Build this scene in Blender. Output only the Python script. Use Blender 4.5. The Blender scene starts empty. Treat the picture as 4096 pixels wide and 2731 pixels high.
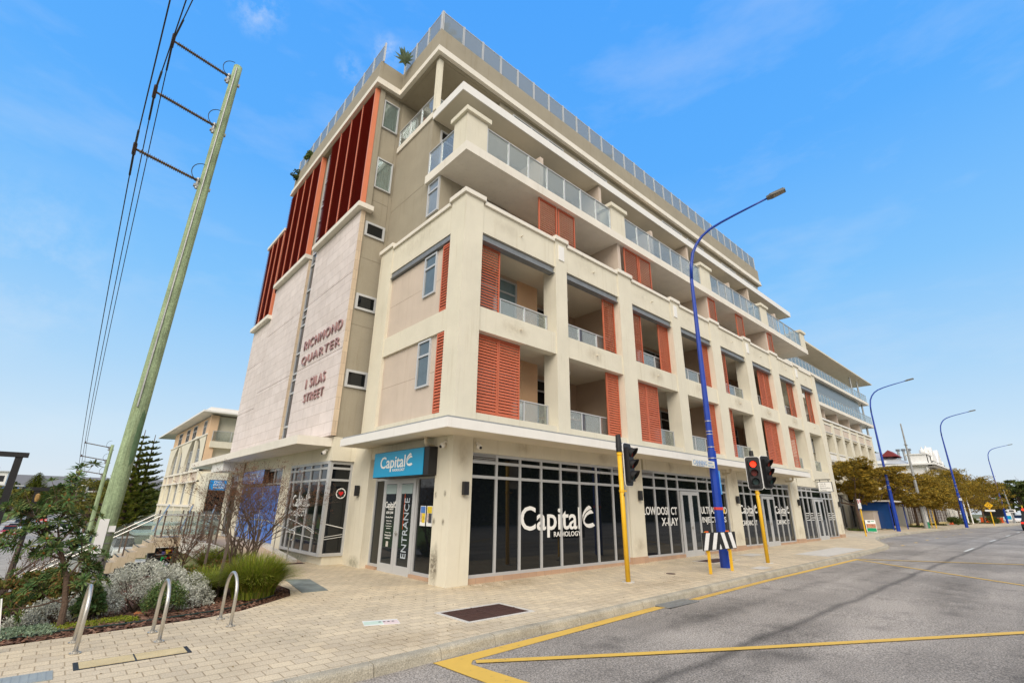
import bpy, bmesh, math, random
from mathutils import Vector, Matrix, Quaternion
R = math.radians
rnd = random.Random(7)
# ------------------------------------------------------------------ camera, world, sun
sc = bpy.context.scene
COL = sc.collection
cd = bpy.data.cameras.new('camera'); cam = bpy.data.objects.new('camera', cd); COL.objects.link(cam)
CAM = Vector((-7.2465, -10.0959, 1.8))
yaw, pitch, roll = R(48.1927), R(19.0437), R(0.84315)
f = Vector((math.cos(pitch)*math.cos(yaw), math.cos(pitch)*math.sin(yaw), math.sin(pitch)))
r = Vector((math.sin(yaw), -math.cos(yaw), 0)); u = r.cross(f)
c_, s_ = math.cos(roll), math.sin(roll)
r2 = c_*r + s_*u; u2 = -s_*r + c_*u
cam.matrix_world = Matrix(((r2.x, u2.x, -f.x, CAM.x), (r2.y, u2.y, -f.y, CAM.y), (r2.z, u2.z, -f.z, CAM.z), (0, 0, 0, 1)))
cd.sensor_width = 36; cd.lens = 36*1907.66/4096; cd.clip_start = .05; cd.clip_end = 20000
sc.camera = cam
SUN_EL, SUN_AZ = R(38), R(48.2+180-4)
w = bpy.data.worlds.new('World'); sc.world = w; w.use_nodes = True
nt = w.node_tree; N = nt.nodes; LK = nt.links; N.clear()
out = N.new('ShaderNodeOutputWorld'); bg = N.new('ShaderNodeBackground')
tc = N.new('ShaderNodeTexCoord'); sep = N.new('ShaderNodeSeparateXYZ'); LK.new(tc.outputs['Generated'], sep.inputs[0])
rp = N.new('ShaderNodeValToRGB'); LK.new(sep.outputs['Z'], rp.inputs[0])
stops = [(0.0, (.70, .76, .80)), (.03, (.72, .80, .87)), (.10, (.62, .79, .93)), (.22, (.42, .68, .95)), (.38, (.23, .56, .98)), (.60, (.11, .43, .99)), (.9, (.07, .36, .98))]
el = rp.color_ramp.elements
el[0].position = 0; el[0].color = stops[0][1]+(1,); el[1].position = .9; el[1].color = stops[-1][1]+(1,)
for p, c in stops[1:-1]:
    e = el.new(p); e.color = c+(1,)
# faint high cloud
mp = N.new('ShaderNodeMapping'); mp.inputs['Scale'].default_value = (1.6, 1.6, 5); LK.new(tc.outputs['Generated'], mp.inputs[0])
no = N.new('ShaderNodeTexNoise'); no.inputs['Scale'].default_value = 2.3; no.inputs['Detail'].default_value = 7; no.inputs['Roughness'].default_value = .58; LK.new(mp.outputs[0], no.inputs[0])
cr = N.new('ShaderNodeMapRange'); cr.inputs[1].default_value = .52; cr.inputs[2].default_value = .85; cr.inputs[4].default_value = .22; LK.new(no.outputs[0], cr.inputs[0])
mx = N.new('ShaderNodeMixRGB'); mx.inputs[2].default_value = (.82, .87, .93, 1); LK.new(cr.outputs[0], mx.inputs[0]); LK.new(rp.outputs[0], mx.inputs[1])
# small wisps near the upper left of the photo
def wisp(prev, d, size, amt, sc_=22):
    d = Vector(d).normalized()
    dot = N.new('ShaderNodeVectorMath'); dot.operation = 'DISTANCE'; dot.inputs[1].default_value = d; nm = N.new('ShaderNodeVectorMath'); nm.operation = 'NORMALIZE'
    LK.new(tc.outputs['Generated'], nm.inputs[0]); LK.new(nm.outputs[0], dot.inputs[0])
    m1 = N.new('ShaderNodeMapRange'); m1.inputs[1].default_value = size; m1.inputs[2].default_value = size*.15; LK.new(dot.outputs['Value'], m1.inputs[0])
    n2 = N.new('ShaderNodeTexNoise'); n2.inputs['Scale'].default_value = sc_; n2.inputs['Detail'].default_value = 8; n2.inputs['Roughness'].default_value = .65; LK.new(tc.outputs['Generated'], n2.inputs[0])
    m2 = N.new('ShaderNodeMapRange'); m2.inputs[1].default_value = .42; m2.inputs[2].default_value = .72; LK.new(n2.outputs[0], m2.inputs[0])
    mm = N.new('ShaderNodeMath'); mm.operation = 'MULTIPLY'; LK.new(m1.outputs[0], mm.inputs[0]); LK.new(m2.outputs[0], mm.inputs[1])
    m3 = N.new('ShaderNodeMath'); m3.operation = 'MULTIPLY'; m3.inputs[1].default_value = amt; LK.new(mm.outputs[0], m3.inputs[0])
    x = N.new('ShaderNodeMixRGB'); x.inputs[2].default_value = (.9, .93, .97, 1); LK.new(m3.outputs[0], x.inputs[0]); LK.new(prev, x.inputs[1])
    return x.outputs[0]
def pixdir(px, py):
    v = r2*(px-2048)/1907.66 - u2*(py-1365.5)/1907.66 + f
    return v.normalized()
# whiter sky added behind the viewer, as neutral fill and for grey reflections
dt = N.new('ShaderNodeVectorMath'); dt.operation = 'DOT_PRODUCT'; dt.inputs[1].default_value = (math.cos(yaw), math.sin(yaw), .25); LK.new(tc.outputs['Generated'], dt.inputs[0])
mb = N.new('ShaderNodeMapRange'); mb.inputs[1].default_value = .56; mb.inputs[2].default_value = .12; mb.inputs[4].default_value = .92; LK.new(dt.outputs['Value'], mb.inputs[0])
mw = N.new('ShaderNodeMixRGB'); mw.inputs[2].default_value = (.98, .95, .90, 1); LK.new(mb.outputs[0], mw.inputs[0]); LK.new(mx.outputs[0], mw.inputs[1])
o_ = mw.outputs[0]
o_ = wisp(o_, pixdir(1030, 35), .05, .5); o_ = wisp(o_, pixdir(1545, 205), .035, .5, 30); o_ = wisp(o_, pixdir(1400, 275), .03, .3, 30)
o_ = wisp(o_, pixdir(100, 1040), .16, .35, 9)
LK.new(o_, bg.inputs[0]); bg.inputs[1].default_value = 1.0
LK.new(bg.outputs[0], out.inputs[0])
sl = bpy.data.lights.new('sun', 'SUN'); sun = bpy.data.objects.new('sun', sl); COL.objects.link(sun)
sl.energy = 2.8; sl.color = (1, .91, .79); sl.angle = R(45)
sd = Vector((math.cos(SUN_EL)*math.cos(SUN_AZ), math.cos(SUN_EL)*math.sin(SUN_AZ), math.sin(SUN_EL)))
sun.rotation_euler = (-sd).to_track_quat('-Z', 'Y').to_euler()
sc.view_settings.view_transform = 'Standard'; sc.view_settings.look = 'None'; sc.view_settings.gamma = 1; sc.view_settings.exposure = 0.0
sc.cycles.max_bounces = 10; sc.cycles.transparent_max_bounces = 24; sc.cycles.diffuse_bounces = 5
# ------------------------------------------------------------------ materials
def mat(name, col, rough=.7, vary=.12, vs=3.0, bump=0.0, bs=60.0, metal=0, stain=0.0, island=0.0, spec=.5, coord='Object', emis=None, fine=0.0, fs=400, hues=None, trans=0, streak=0):
    m = bpy.data.materials.new(name); m.use_nodes = True; t = m.node_tree; n = t.nodes; L = t.links
    b = n['Principled BSDF']; b.inputs['Roughness'].default_value = rough; b.inputs['Metallic'].default_value = metal; b.inputs['Specular IOR Level'].default_value = spec
    tcn = n.new('ShaderNodeTexCoord'); cs = tcn.outputs[coord]
    rgb = n.new('ShaderNodeRGB'); rgb.outputs[0].default_value = tuple(col)+(1,); cur = rgb.outputs[0]
    def shade(fac_out, lo, hi, cur):
        mr = n.new('ShaderNodeMapRange'); mr.inputs[3].default_value = lo; mr.inputs[4].default_value = hi; L.new(fac_out, mr.inputs[0])
        hs = n.new('ShaderNodeHueSaturation'); L.new(mr.outputs[0], hs.inputs['Value']); L.new(cur, hs.inputs['Color']); return hs.outputs[0]
    if island:
        g = n.new('ShaderNodeNewGeometry'); 
        if hues:
            cr_ = n.new('ShaderNodeValToRGB'); e = cr_.color_ramp.elements; e[0].color = tuple(hues[0])+(1,); e[1].color = tuple(hues[-1])+(1,)
            for i, h in enumerate(hues[1:-1]): q = e.new((i+1)/(len(hues)-1)); q.color = tuple(h)+(1,)
            L.new(g.outputs['Random Per Island'], cr_.inputs[0]); cur = cr_.outputs[0]
        mlt = n.new('ShaderNodeMath'); mlt.operation = 'MULTIPLY'; mlt.inputs[1].default_value = 7.31; L.new(g.outputs['Random Per Island'], mlt.inputs[0])
        fr = n.new('ShaderNodeMath'); fr.operation = 'FRACT'; L.new(mlt.outputs[0], fr.inputs[0])
        cur = shade(fr.outputs[0], 1-island, 1+island, cur)
    if vary:
        a = n.new('ShaderNodeTexNoise'); a.inputs['Scale'].default_value = vs; a.inputs['Detail'].default_value = 6; a.inputs['Roughness'].default_value = .6; L.new(cs, a.inputs[0])
        mr = n.new('ShaderNodeMapRange'); mr.inputs[1].default_value = .3; mr.inputs[2].default_value = .7; L.new(a.outputs[0], mr.inputs[0])
        cur = shade(mr.outputs[0], 1-vary, 1+vary, cur)
    if fine:
        a = n.new('ShaderNodeTexNoise'); a.inputs['Scale'].default_value = fs; a.inputs['Detail'].default_value = 2; L.new(cs, a.inputs[0])
        mr = n.new('ShaderNodeMapRange'); mr.inputs[1].default_value = .35; mr.inputs[2].default_value = .65; L.new(a.outputs[0], mr.inputs[0])
        cur = shade(mr.outputs[0], 1-fine, 1+fine, cur)
    if streak:
        mq = n.new('ShaderNodeMapping'); mq.inputs['Scale'].default_value = (14, 14, .55); L.new(cs, mq.inputs[0])
        a = n.new('ShaderNodeTexNoise'); a.inputs['Scale'].default_value = 2.2; a.inputs['Detail'].default_value = 8; a.inputs['Roughness'].default_value = .7; L.new(mq.outputs[0], a.inputs[0])
        mr = n.new('ShaderNodeMapRange'); mr.inputs[1].default_value = .35; mr.inputs[2].default_value = .65; L.new(a.outputs[0], mr.inputs[0]); cur = shade(mr.outputs[0], 1-streak, 1+streak*.6, cur)
    if stain:
        mpp = n.new('ShaderNodeMapping'); mpp.inputs['Scale'].default_value = (7, 7, .35); L.new(cs, mpp.inputs[0])
        a = n.new('ShaderNodeTexNoise'); a.inputs['Scale'].default_value = 1.2; a.inputs['Detail'].default_value = 7; a.inputs['Roughness'].default_value = .65; L.new(mpp.outputs[0], a.inputs[0])
        mr = n.new('ShaderNodeMapRange'); mr.inputs[1].default_value = .55; mr.inputs[2].default_value = .8; mr.inputs[4].default_value = stain; L.new(a.outputs[0], mr.inputs[0])
        x = n.new('ShaderNodeMixRGB'); x.blend_type = 'MULTIPLY'; x.inputs[2].default_value = (.62, .55, .42, 1); L.new(mr.outputs[0], x.inputs[0]); L.new(cur, x.inputs[1]); cur = x.outputs[0]
    L.new(cur, b.inputs['Base Color'])
    if bump:
        a = n.new('ShaderNodeTexNoise'); a.inputs['Scale'].default_value = bs; a.inputs['Detail'].default_value = 3; L.new(cs, a.inputs[0])
        bp = n.new('ShaderNodeBump'); bp.inputs['Strength'].default_value = bump; bp.inputs['Distance'].default_value = .02; L.new(a.outputs[0], bp.inputs['Height']); L.new(bp.outputs[0], b.inputs['Normal'])
    if emis:
        b.inputs['Emission Color'].default_value = tuple(emis[0])+(1,); b.inputs['Emission Strength'].default_value = emis[1]
    if trans:
        td = n.new('ShaderNodeBsdfTranslucent'); L.new(cur, td.inputs[0]); ms = n.new('ShaderNodeMixShader'); ms.inputs[0].default_value = trans
        L.new(b.outputs[0], ms.inputs[1]); L.new(td.outputs[0], ms.inputs[2]); L.new(ms.outputs[0], n['Material Output'].inputs[0])
    return m
def brickmat(name, c1, c2, mortar, bw, rh, ms, rough=.8, axes='XY', bump=.3, vary=.08, fine=.12, fs=120, smooth=.1, bias=0.0, stain=0, vs=1.1):
    m = bpy.data.materials.new(name); m.use_nodes = True; t = m.node_tree; n = t.nodes; L = t.links
    b = n['Principled BSDF']; b.inputs['Roughness'].default_value = rough
    tcn = n.new('ShaderNodeTexCoord'); sp = n.new('ShaderNodeSeparateXYZ'); L.new(tcn.outputs['Object'], sp.inputs[0]); cb = n.new('ShaderNodeCombineXYZ')
    L.new(sp.outputs[axes[0]], cb.inputs[0]); L.new(sp.outputs[axes[1]], cb.inputs[1])
    bt = n.new('ShaderNodeTexBrick'); bt.inputs['Color1'].default_value = tuple(c1)+(1,); bt.inputs['Color2'].default_value = tuple(c2)+(1,); bt.inputs['Mortar'].default_value = tuple(mortar)+(1,)
    bt.inputs['Scale'].default_value = 1; bt.inputs['Brick Width'].default_value = bw; bt.inputs['Row Height'].default_value = rh; bt.inputs['Mortar Size'].default_value = ms; bt.inputs['Mortar Smooth'].default_value = smooth; bt.inputs['Bias'].default_value = bias
    L.new(cb.outputs[0], bt.inputs[0]); cur = bt.outputs[0]
    for s, a_ in ((vs, vary), (fs, fine), (.25, vary*.8)):
        a = n.new('ShaderNodeTexNoise'); a.inputs['Scale'].default_value = s; a.inputs['Detail'].default_value = 5; L.new(tcn.outputs['Object'], a.inputs[0])
        mr = n.new('ShaderNodeMapRange'); mr.inputs[1].default_value = .3; mr.inputs[2].default_value = .7; mr.inputs[3].default_value = 1-a_; mr.inputs[4].default_value = 1+a_; L.new(a.outputs[0], mr.inputs[0])
        hs = n.new('ShaderNodeHueSaturation'); L.new(mr.outputs[0], hs.inputs['Value']); L.new(cur, hs.inputs['Color']); cur = hs.outputs[0]
    if stain:
        a = n.new('ShaderNodeTexNoise'); a.inputs['Scale'].default_value = .8; a.inputs['Detail'].default_value = 8; a.inputs['Roughness'].default_value = .7; L.new(tcn.outputs['Object'], a.inputs[0])
        mr = n.new('ShaderNodeMapRange'); mr.inputs[1].default_value = .52; mr.inputs[2].default_value = .8; mr.inputs[4].default_value = stain; L.new(a.outputs[0], mr.inputs[0])
        x = n.new('ShaderNodeMixRGB'); x.blend_type = 'MULTIPLY'; x.inputs[2].default_value = (.6, .48, .36, 1); L.new(mr.outputs[0], x.inputs[0]); L.new(cur, x.inputs[1]); cur = x.outputs[0]
    L.new(cur, b.inputs['Base Color'])
    mh = n.new('ShaderNodeMath'); mh.operation = 'SUBTRACT'; mh.inputs[0].default_value = 1; L.new(bt.outputs['Fac'], mh.inputs[1])
    a = n.new('ShaderNodeTexNoise'); a.inputs['Scale'].default_value = 90; L.new(tcn.outputs['Object'], a.inputs[0])
    ma = n.new('ShaderNodeMath'); ma.operation = 'MULTIPLY_ADD'; ma.inputs[1].default_value = .25; L.new(a.outputs[0], ma.inputs[0]); L.new(mh.outputs[0], ma.inputs[2])
    bp = n.new('ShaderNodeBump'); bp.inputs['Strength'].default_value = bump; bp.inputs['Distance'].default_value = .01; L.new(ma.outputs[0], bp.inputs['Height']); L.new(bp.outputs[0], b.inputs['Normal'])
    return m
def glassmat(name, tint, diff, dfac, gfac=.12, rough=.02):
    m = bpy.data.materials.new(name); m.use_nodes = True; t = m.node_tree; n = t.nodes; L = t.links
    n.remove(n['Principled BSDF']); o = n['Material Output']
    tr = n.new('ShaderNodeBsdfTransparent'); tr.inputs[0].default_value = tint+(1,)
    df = n.new('ShaderNodeBsdfDiffuse'); df.inputs[0].default_value = diff+(1,)
    gl = n.new('ShaderNodeBsdfGlossy'); gl.inputs[0].default_value = (.9, .93, .95, 1); gl.inputs['Roughness'].default_value = rough
    m1 = n.new('ShaderNodeMixShader'); m1.inputs[0].default_value = dfac; L.new(tr.outputs[0], m1.inputs[1]); L.new(df.outputs[0], m1.inputs[2])
    fr = n.new('ShaderNodeFresnel'); fr.inputs[0].default_value = 1.5
    ad = n.new('ShaderNodeMath'); ad.operation = 'MULTIPLY'; ad.inputs[1].default_value = gfac*8; L.new(fr.outputs[0], ad.inputs[0]); ad.use_clamp = True
    m2 = n.new('ShaderNodeMixShader'); L.new(ad.outputs[0], m2.inputs[0]); L.new(m1.outputs[0], m2.inputs[1]); L.new(gl.outputs[0], m2.inputs[2]); L.new(m2.outputs[0], o.inputs[0])
    return m
CREAM = mat('cream_render', (.72, .675, .55), .85, .06, .9, .25, 180, stain=.45, fine=.04, fs=90)
CREAM2 = mat('cream_soffit', (.68, .62, .50), .85, .05, 1.0)
BEIGE = mat('beige_render', (.60, .505, .42), .85, .06, 1.2, .25, 180, stain=.35)
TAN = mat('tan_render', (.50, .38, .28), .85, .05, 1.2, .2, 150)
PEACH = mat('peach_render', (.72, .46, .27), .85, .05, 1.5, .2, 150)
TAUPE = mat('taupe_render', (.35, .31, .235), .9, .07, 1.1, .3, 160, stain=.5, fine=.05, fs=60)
WHITE = mat('white_paint', (.82, .80, .76), .5, .03, 2, stain=.15)
OFFW = mat('off_white_concrete', (.78, .735, .65), .8, .06, 1.5, .2, 90, stain=.35)
STONE = brickmat('stone_cladding', (.71, .635, .61), (.65, .575, .545), (.40, .32, .27), 1.15, .40, .006, axes='YZ', bump=.25, vary=.07, fine=.04, vs=2.5)
STONE_S = brickmat('stone_side', (.62, .50, .36), (.56, .44, .32), (.40, .32, .24), .4, .40, .006, axes='XZ', bump=.25)
ALU = mat('aluminium', (.52, .53, .54), .45, .03, 4, metal=.25)
ALUL = mat('light_aluminium', (.56, .57, .58), .4, .02, 4, metal=.2)
DGLASS = mat('dark_glass', (.006, .008, .010), .03, 0, spec=.5)
CGLASS = mat('door_glass', (.012, .018, .022), .03, 0, spec=.6)
BLUEGL = mat('blue_film', (.09, .23, .72), .12, .12, 4, spec=.4)
LOUV = mat('louvre_orange', (.56, .148, .076), .55, .06, 3, spec=.35)
LOUVD = mat('louvre_dark_red', (.34, .035, .022), .6, .05, 3, spec=.3)
LOUVF = mat('louvre_frame_pink', (.72, .27, .17), .55, .03, 3)
BGLASS = glassmat('balustrade_glass', (.86, .89, .88), (.50, .54, .54), .12, .07)
FGLASS = glassmat('frosted_fence_glass', (.55, .62, .66), (.40, .46, .50), .45, .04)
CURTAIN = mat('curtain', (.42, .56, .50), .9, .15, 6, streak=.35)
STEEL = mat('stainless', (.60, .58, .54), .42, .05, 20, metal=.9)
BLACK = mat('black_plastic', (.012, .012, .014), .5, .1, 5)
SIGNAL_W = mat('signal_white', (.85, .85, .85), .5, 0)
YEL = mat('yellow_pole', (.80, .47, .02), .45, .08, 5, stain=.1)
BLUE = mat('blue_pole', (.005, .045, .36), .35, .12, 3, fine=.06, fs=30)
SKYB = mat('sign_blue', (.0, .33, .62), .4, .02, 2)
TXTW = mat('sign_white', (.86, .86, .84), .6, 0)
LETT = mat('bronze_letter', (.36, .21, .20), .5, .05, 5)
PAVE = brickmat('pavers', (.66, .55, .385), (.56, .47, .34), (.36, .28, .18), .255, .195, .007, bump=.5, vary=.10, fine=.22, fs=55, stain=.35)
COBBLE = brickmat('cobble_strip', (.55, .42, .27), (.68, .56, .40), (.78, .72, .60), .13, .13, .014, bump=.5, fine=.2)
CONC = mat('kerb_concrete', (.40, .36, .28), .9, .28, 2.2, .6, 50, fine=.22, fs=70)
PATCH = mat('concrete_patch', (.58, .55, .50), .9, .10, 4, .3, 50, fine=.1, fs=60)
BARK = mat('bark', (.13, .085, .06), .9, .25, 14, .8, 40)
TWIG = mat('twig', (.105, .072, .05), .9, .2, 10)
WOODG = mat('stake_wood', (.13, .095, .075), .9, .3, 10, .5, 40)
MULCH = mat('mulch', (.115, .052, .030), .95, .45, 18, 1.0, 60, fine=.5, fs=35)
CARW = mat('car_white', (.75, .76, .78), .2, 0, spec=.6)
CARG = mat('car_teal', (.10, .22, .22), .2, 0, spec=.6)
CARK = mat('car_black', (.012, .012, .014), .15, 0, spec=.6)
CARR = mat('car_red', (.5, .03, .02), .2, 0, spec=.6)
CARS = mat('car_silver', (.42, .44, .46), .25, 0, metal=.4)
TYRE = mat('tyre', (.02, .02, .02), .8, 0)
REDL = mat('tail_lamp', (.6, .02, .01), .3, 0, emis=((1, .04, .02), .6))
LAMPR = mat('signal_red_lit', (.8, .03, .01), .3, 0, emis=((1, .035, .01), 2.2))
LAMPD = mat('signal_red_dim', (.16, .012, .006), .35, 0)
LAMPG = mat('signal_green_off', (.015, .045, .045), .3, 0)
GREENS = mat('sign_green', (.0, .30, .13), .5, 0)
ORANGE = mat('barrier_orange', (.85, .13, .02), .5, .05)
TERRW = mat('town_white', (.80, .79, .76), .85, .05, 1.0, stain=.25)
ROOFR = mat('roof_red', (.22, .03, .03), .7, .1)
ROOFG = mat('roof_grey', (.46, .48, .50), .6, .08, .6)
IRON = mat('rust_iron', (.075, .035, .028), .7, .3, 12)
GALV = mat('galvanised', (.34, .35, .35), .45, .15, 8, metal=.4)

def asphalt():
    m = bpy.data.materials.new('asphalt'); m.use_nodes = True; t = m.node_tree; n = t.nodes; L = t.links; b = n['Principled BSDF']; b.inputs['Roughness'].default_value = .85
    tcn = n.new('ShaderNodeTexCoord'); o = tcn.outputs['Object']
    rgb = n.new('ShaderNodeRGB'); rgb.outputs[0].default_value = (.315, .282, .248, 1); cur = rgb.outputs[0]
    def ns(scale, detail, lo, hi, a0, a1, vec=o, dist=0):
        a = n.new('ShaderNodeTexNoise'); a.inputs['Scale'].default_value = scale; a.inputs['Detail'].default_value = detail; a.inputs['Distortion'].default_value = dist; L.new(vec, a.inputs[0])
        mr = n.new('ShaderNodeMapRange'); mr.inputs[1].default_value = lo; mr.inputs[2].default_value = hi; mr.inputs[3].default_value = a0; mr.inputs[4].default_value = a1; L.new(a.outputs[0], mr.inputs[0]); return mr.outputs[0]
    def ap(fac, cur):
        hs = n.new('ShaderNodeHueSaturation'); L.new(fac, hs.inputs['Value']); L.new(cur, hs.inputs['Color']); return hs.outputs[0]
    cur = ap(ns(48, 2, .36, .64, .55, 1.5), cur)
    cur = ap(ns(110, 1, .4, .6, .75, 1.25), cur)
    mp_ = n.new('ShaderNodeMapping'); mp_.inputs['Scale'].default_value = (.16, .9, 1); mp_.inputs['Rotation'].default_value = (0, 0, R(4)); L.new(o, mp_.inputs[0])
    cur = ap(ns(1.0, 6, .38, .66, 1.06, .82, mp_.outputs[0], .4), cur)
    cur = ap(ns(.35, 5, .35, .65, .84, 1.16), cur)
    cur = ap(ns(1.7, 8, .56, .72, 1.0, .70), cur)
    # wheel-worn dark bands running along the road
    sp = n.new('ShaderNodeSeparateXYZ'); L.new(o, sp.inputs[0])
    nz = n.new('ShaderNodeTexNoise'); nz.inputs['Scale'].default_value = .5; nz.inputs['Detail'].default_value = 6; L.new(o, nz.inputs[0])
    for yc, wd, am in ((-6.35, .14, .55), (-9.4, .5, .30), (-5.0, .25, .18)):
        s1 = n.new('ShaderNodeMath'); s1.operation = 'ADD'; s1.inputs[1].default_value = -yc; L.new(sp.outputs['Y'], s1.inputs[0])
        s1b = n.new('ShaderNodeMath'); s1b.operation = 'MULTIPLY_ADD'; s1b.inputs[1].default_value = .35; s1b.inputs[2].default_value = -.175; L.new(nz.outputs[0], s1b.inputs[0])
        s1c = n.new('ShaderNodeMath'); s1c.operation = 'ADD'; L.new(s1.outputs[0], s1c.inputs[0]); L.new(s1b.outputs[0], s1c.inputs[1])
        s2 = n.new('ShaderNodeMath'); s2.operation = 'ABSOLUTE'; L.new(s1c.outputs[0], s2.inputs[0])
        mr = n.new('ShaderNodeMapRange'); mr.inputs[1].default_value = wd; mr.inputs[2].default_value = 0; mr.inputs[3].default_value = 1; mr.inputs[4].default_value = 1-am; L.new(s2.outputs[0], mr.inputs[0])
        cur = ap(mr.outputs[0], cur)
    L.new(cur, b.inputs['Base Color'])
    a = n.new('ShaderNodeTexNoise'); a.inputs['Scale'].default_value = 60; a.inputs['Detail'].default_value = 3; L.new(o, a.inputs[0])
    bp = n.new('ShaderNodeBump'); bp.inputs['Strength'].default_value = .7; bp.inputs['Distance'].default_value = .012; L.new(a.outputs[0], bp.inputs['Height']); L.new(bp.outputs[0], b.inputs['Normal'])
    return m
ASPH = asphalt()
def paint(name, col):
    m = bpy.data.materials.new(name); m.use_nodes = True; t = m.node_tree; n = t.nodes; L = t.links; b = n['Principled BSDF']; b.inputs['Roughness'].default_value = .7
    tcn = n.new('ShaderNodeTexCoord'); a = n.new('ShaderNodeTexNoise'); a.inputs['Scale'].default_value = 6; a.inputs['Detail'].default_value = 9; a.inputs['Roughness'].default_value = .75; L.new(tcn.outputs['Object'], a.inputs[0])
    cr_ = n.new('ShaderNodeValToRGB'); e = cr_.color_ramp.elements; e[0].position = .34; e[0].color = (.25, .2, .12, 1); e[1].position = .40; e[1].color = tuple(c*.93 for c in col)+(1,)
    q = e.new(.7); q.color = tuple(col)+(1,); L.new(a.outputs[0], cr_.inputs[0]); L.new(cr_.outputs[0], b.inputs['Base Color'])
    return m
YPAINT = paint('yellow_line_paint', (.74, .47, .085)); WPAINT = paint('white_line_paint', (.72, .72, .68))
# ------------------------------------------------------------------ mesh helper
class MB:
    def __init__(s): s.v = []; s.f = []
    def quad(s, a, b, c, d): i = len(s.v); s.v += [tuple(a), tuple(b), tuple(c), tuple(d)]; s.f.append((i, i+1, i+2, i+3)); return s
    def tri(s, a, b, c): i = len(s.v); s.v += [tuple(a), tuple(b), tuple(c)]; s.f.append((i, i+1, i+2)); return s
    def box(s, x0, x1, y0, y1, z0, z1):
        if x0 > x1: x0, x1 = x1, x0
        if y0 > y1: y0, y1 = y1, y0
        if z0 > z1: z0, z1 = z1, z0
        i = len(s.v); s.v += [(x0, y0, z0), (x1, y0, z0), (x1, y1, z0), (x0, y1, z0), (x0, y0, z1), (x1, y0, z1), (x1, y1, z1), (x0, y1, z1)]
        s.f += [(i, i+3, i+2, i+1), (i+4, i+5, i+6, i+7), (i, i+1, i+5, i+4), (i+1, i+2, i+6, i+5), (i+2, i+3, i+7, i+6), (i+3, i, i+4, i+7)]; return s
    def fb(s, face, u0, u1, d0, d1, z0, z1):      # facade box: 'C' along x with depth y, 'S' along y with depth x
        return s.box(u0, u1, d0, d1, z0, z1) if face == 'C' else s.box(d0, d1, u0, u1, z0, z1)
    def prism(s, poly, z0, z1):
        n = len(poly); i = len(s.v); s.v += [(p[0], p[1], z0) for p in poly]+[(p[0], p[1], z1) for p in poly]
        s.f.append(tuple(i+k for k in reversed(range(n)))); s.f.append(tuple(i+n+k for k in range(n)))
        for k in range(n): k2 = (k+1) % n; s.f.append((i+k, i+k2, i+n+k2, i+n+k))
        return s
    def tube(s, pts, rad, n=10, cap=True):
        pts = [Vector(p) for p in pts]; rad = rad if isinstance(rad, (list, tuple)) else [rad]*len(pts); rings = []
        nrm = None
        for k, p in enumerate(pts):
            t = (pts[min(k+1, len(pts)-1)]-pts[max(k-1, 0)]).normalized()
            if nrm is None: nrm = t.orthogonal().normalized()
            nrm = (nrm-t*nrm.dot(t)); nrm = nrm.normalized() if nrm.length > 1e-6 else t.orthogonal().normalized()
            b = t.cross(nrm); i = len(s.v)
            s.v += [tuple(p+(nrm*math.cos(2*math.pi*j/n)+b*math.sin(2*math.pi*j/n))*rad[k]) for j in range(n)]; rings.append(i)
        for a, b in zip(rings, rings[1:]):
            for j in range(n): j2 = (j+1) % n; s.f.append((a+j, a+j2, b+j2, b+j))
        if cap: s.f.append(tuple(rings[0]+j for j in reversed(range(n)))); s.f.append(tuple(rings[-1]+j for j in range(n)))
        return s
    def xf(s, M): s.v = [tuple(M @ Vector(p)) for p in s.v]; return s
    def build(s, name, m, parent=None, loc=None, smooth=False):
        me = bpy.data.meshes.new(name); me.from_pydata(s.v, [], s.f); me.update()
        if m: me.materials.append(m)
        if smooth:
            for p in me.polygons: p.use_smooth = True
        o = bpy.data.objects.new(name, me); COL.objects.link(o)
        if loc: o.location = loc
        if parent: o.parent = parent; o.matrix_parent_inverse = Matrix.Identity(4)
        return o
def tag(o, label=None, cat=None, group=None, kind=None):
    if label: o['label'] = label
    if cat: o['category'] = cat
    if group: o['group'] = group
    if kind: o['kind'] = kind
    return o
def thing(name, label, cat, loc=(0, 0, 0), rz=0, group=None):
    o = bpy.data.objects.new(name, None); COL.objects.link(o); o.location = loc; o.rotation_euler = (0, 0, rz); o.empty_display_size = .2
    return tag(o, label, cat, group)
def parts(name, m, parent, boxes):
    for q in boxes: MB().box(*q).build(name, m, parent)
def kids(o): return [c for c in bpy.data.objects if c.parent == o]
def dup(root, loc, rz=None, label=None, scale=None):
    def rec(o, par):
        c = o.copy(); COL.objects.link(c)
        if par: c.parent = par
        for k in kids(o): rec(k, c)
        return c
    c = rec(root, None); c.location = loc
    if rz is not None: c.rotation_euler = (0, 0, rz)
    if scale: c.scale = scale
    if label: c['label'] = label
    return c
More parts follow.
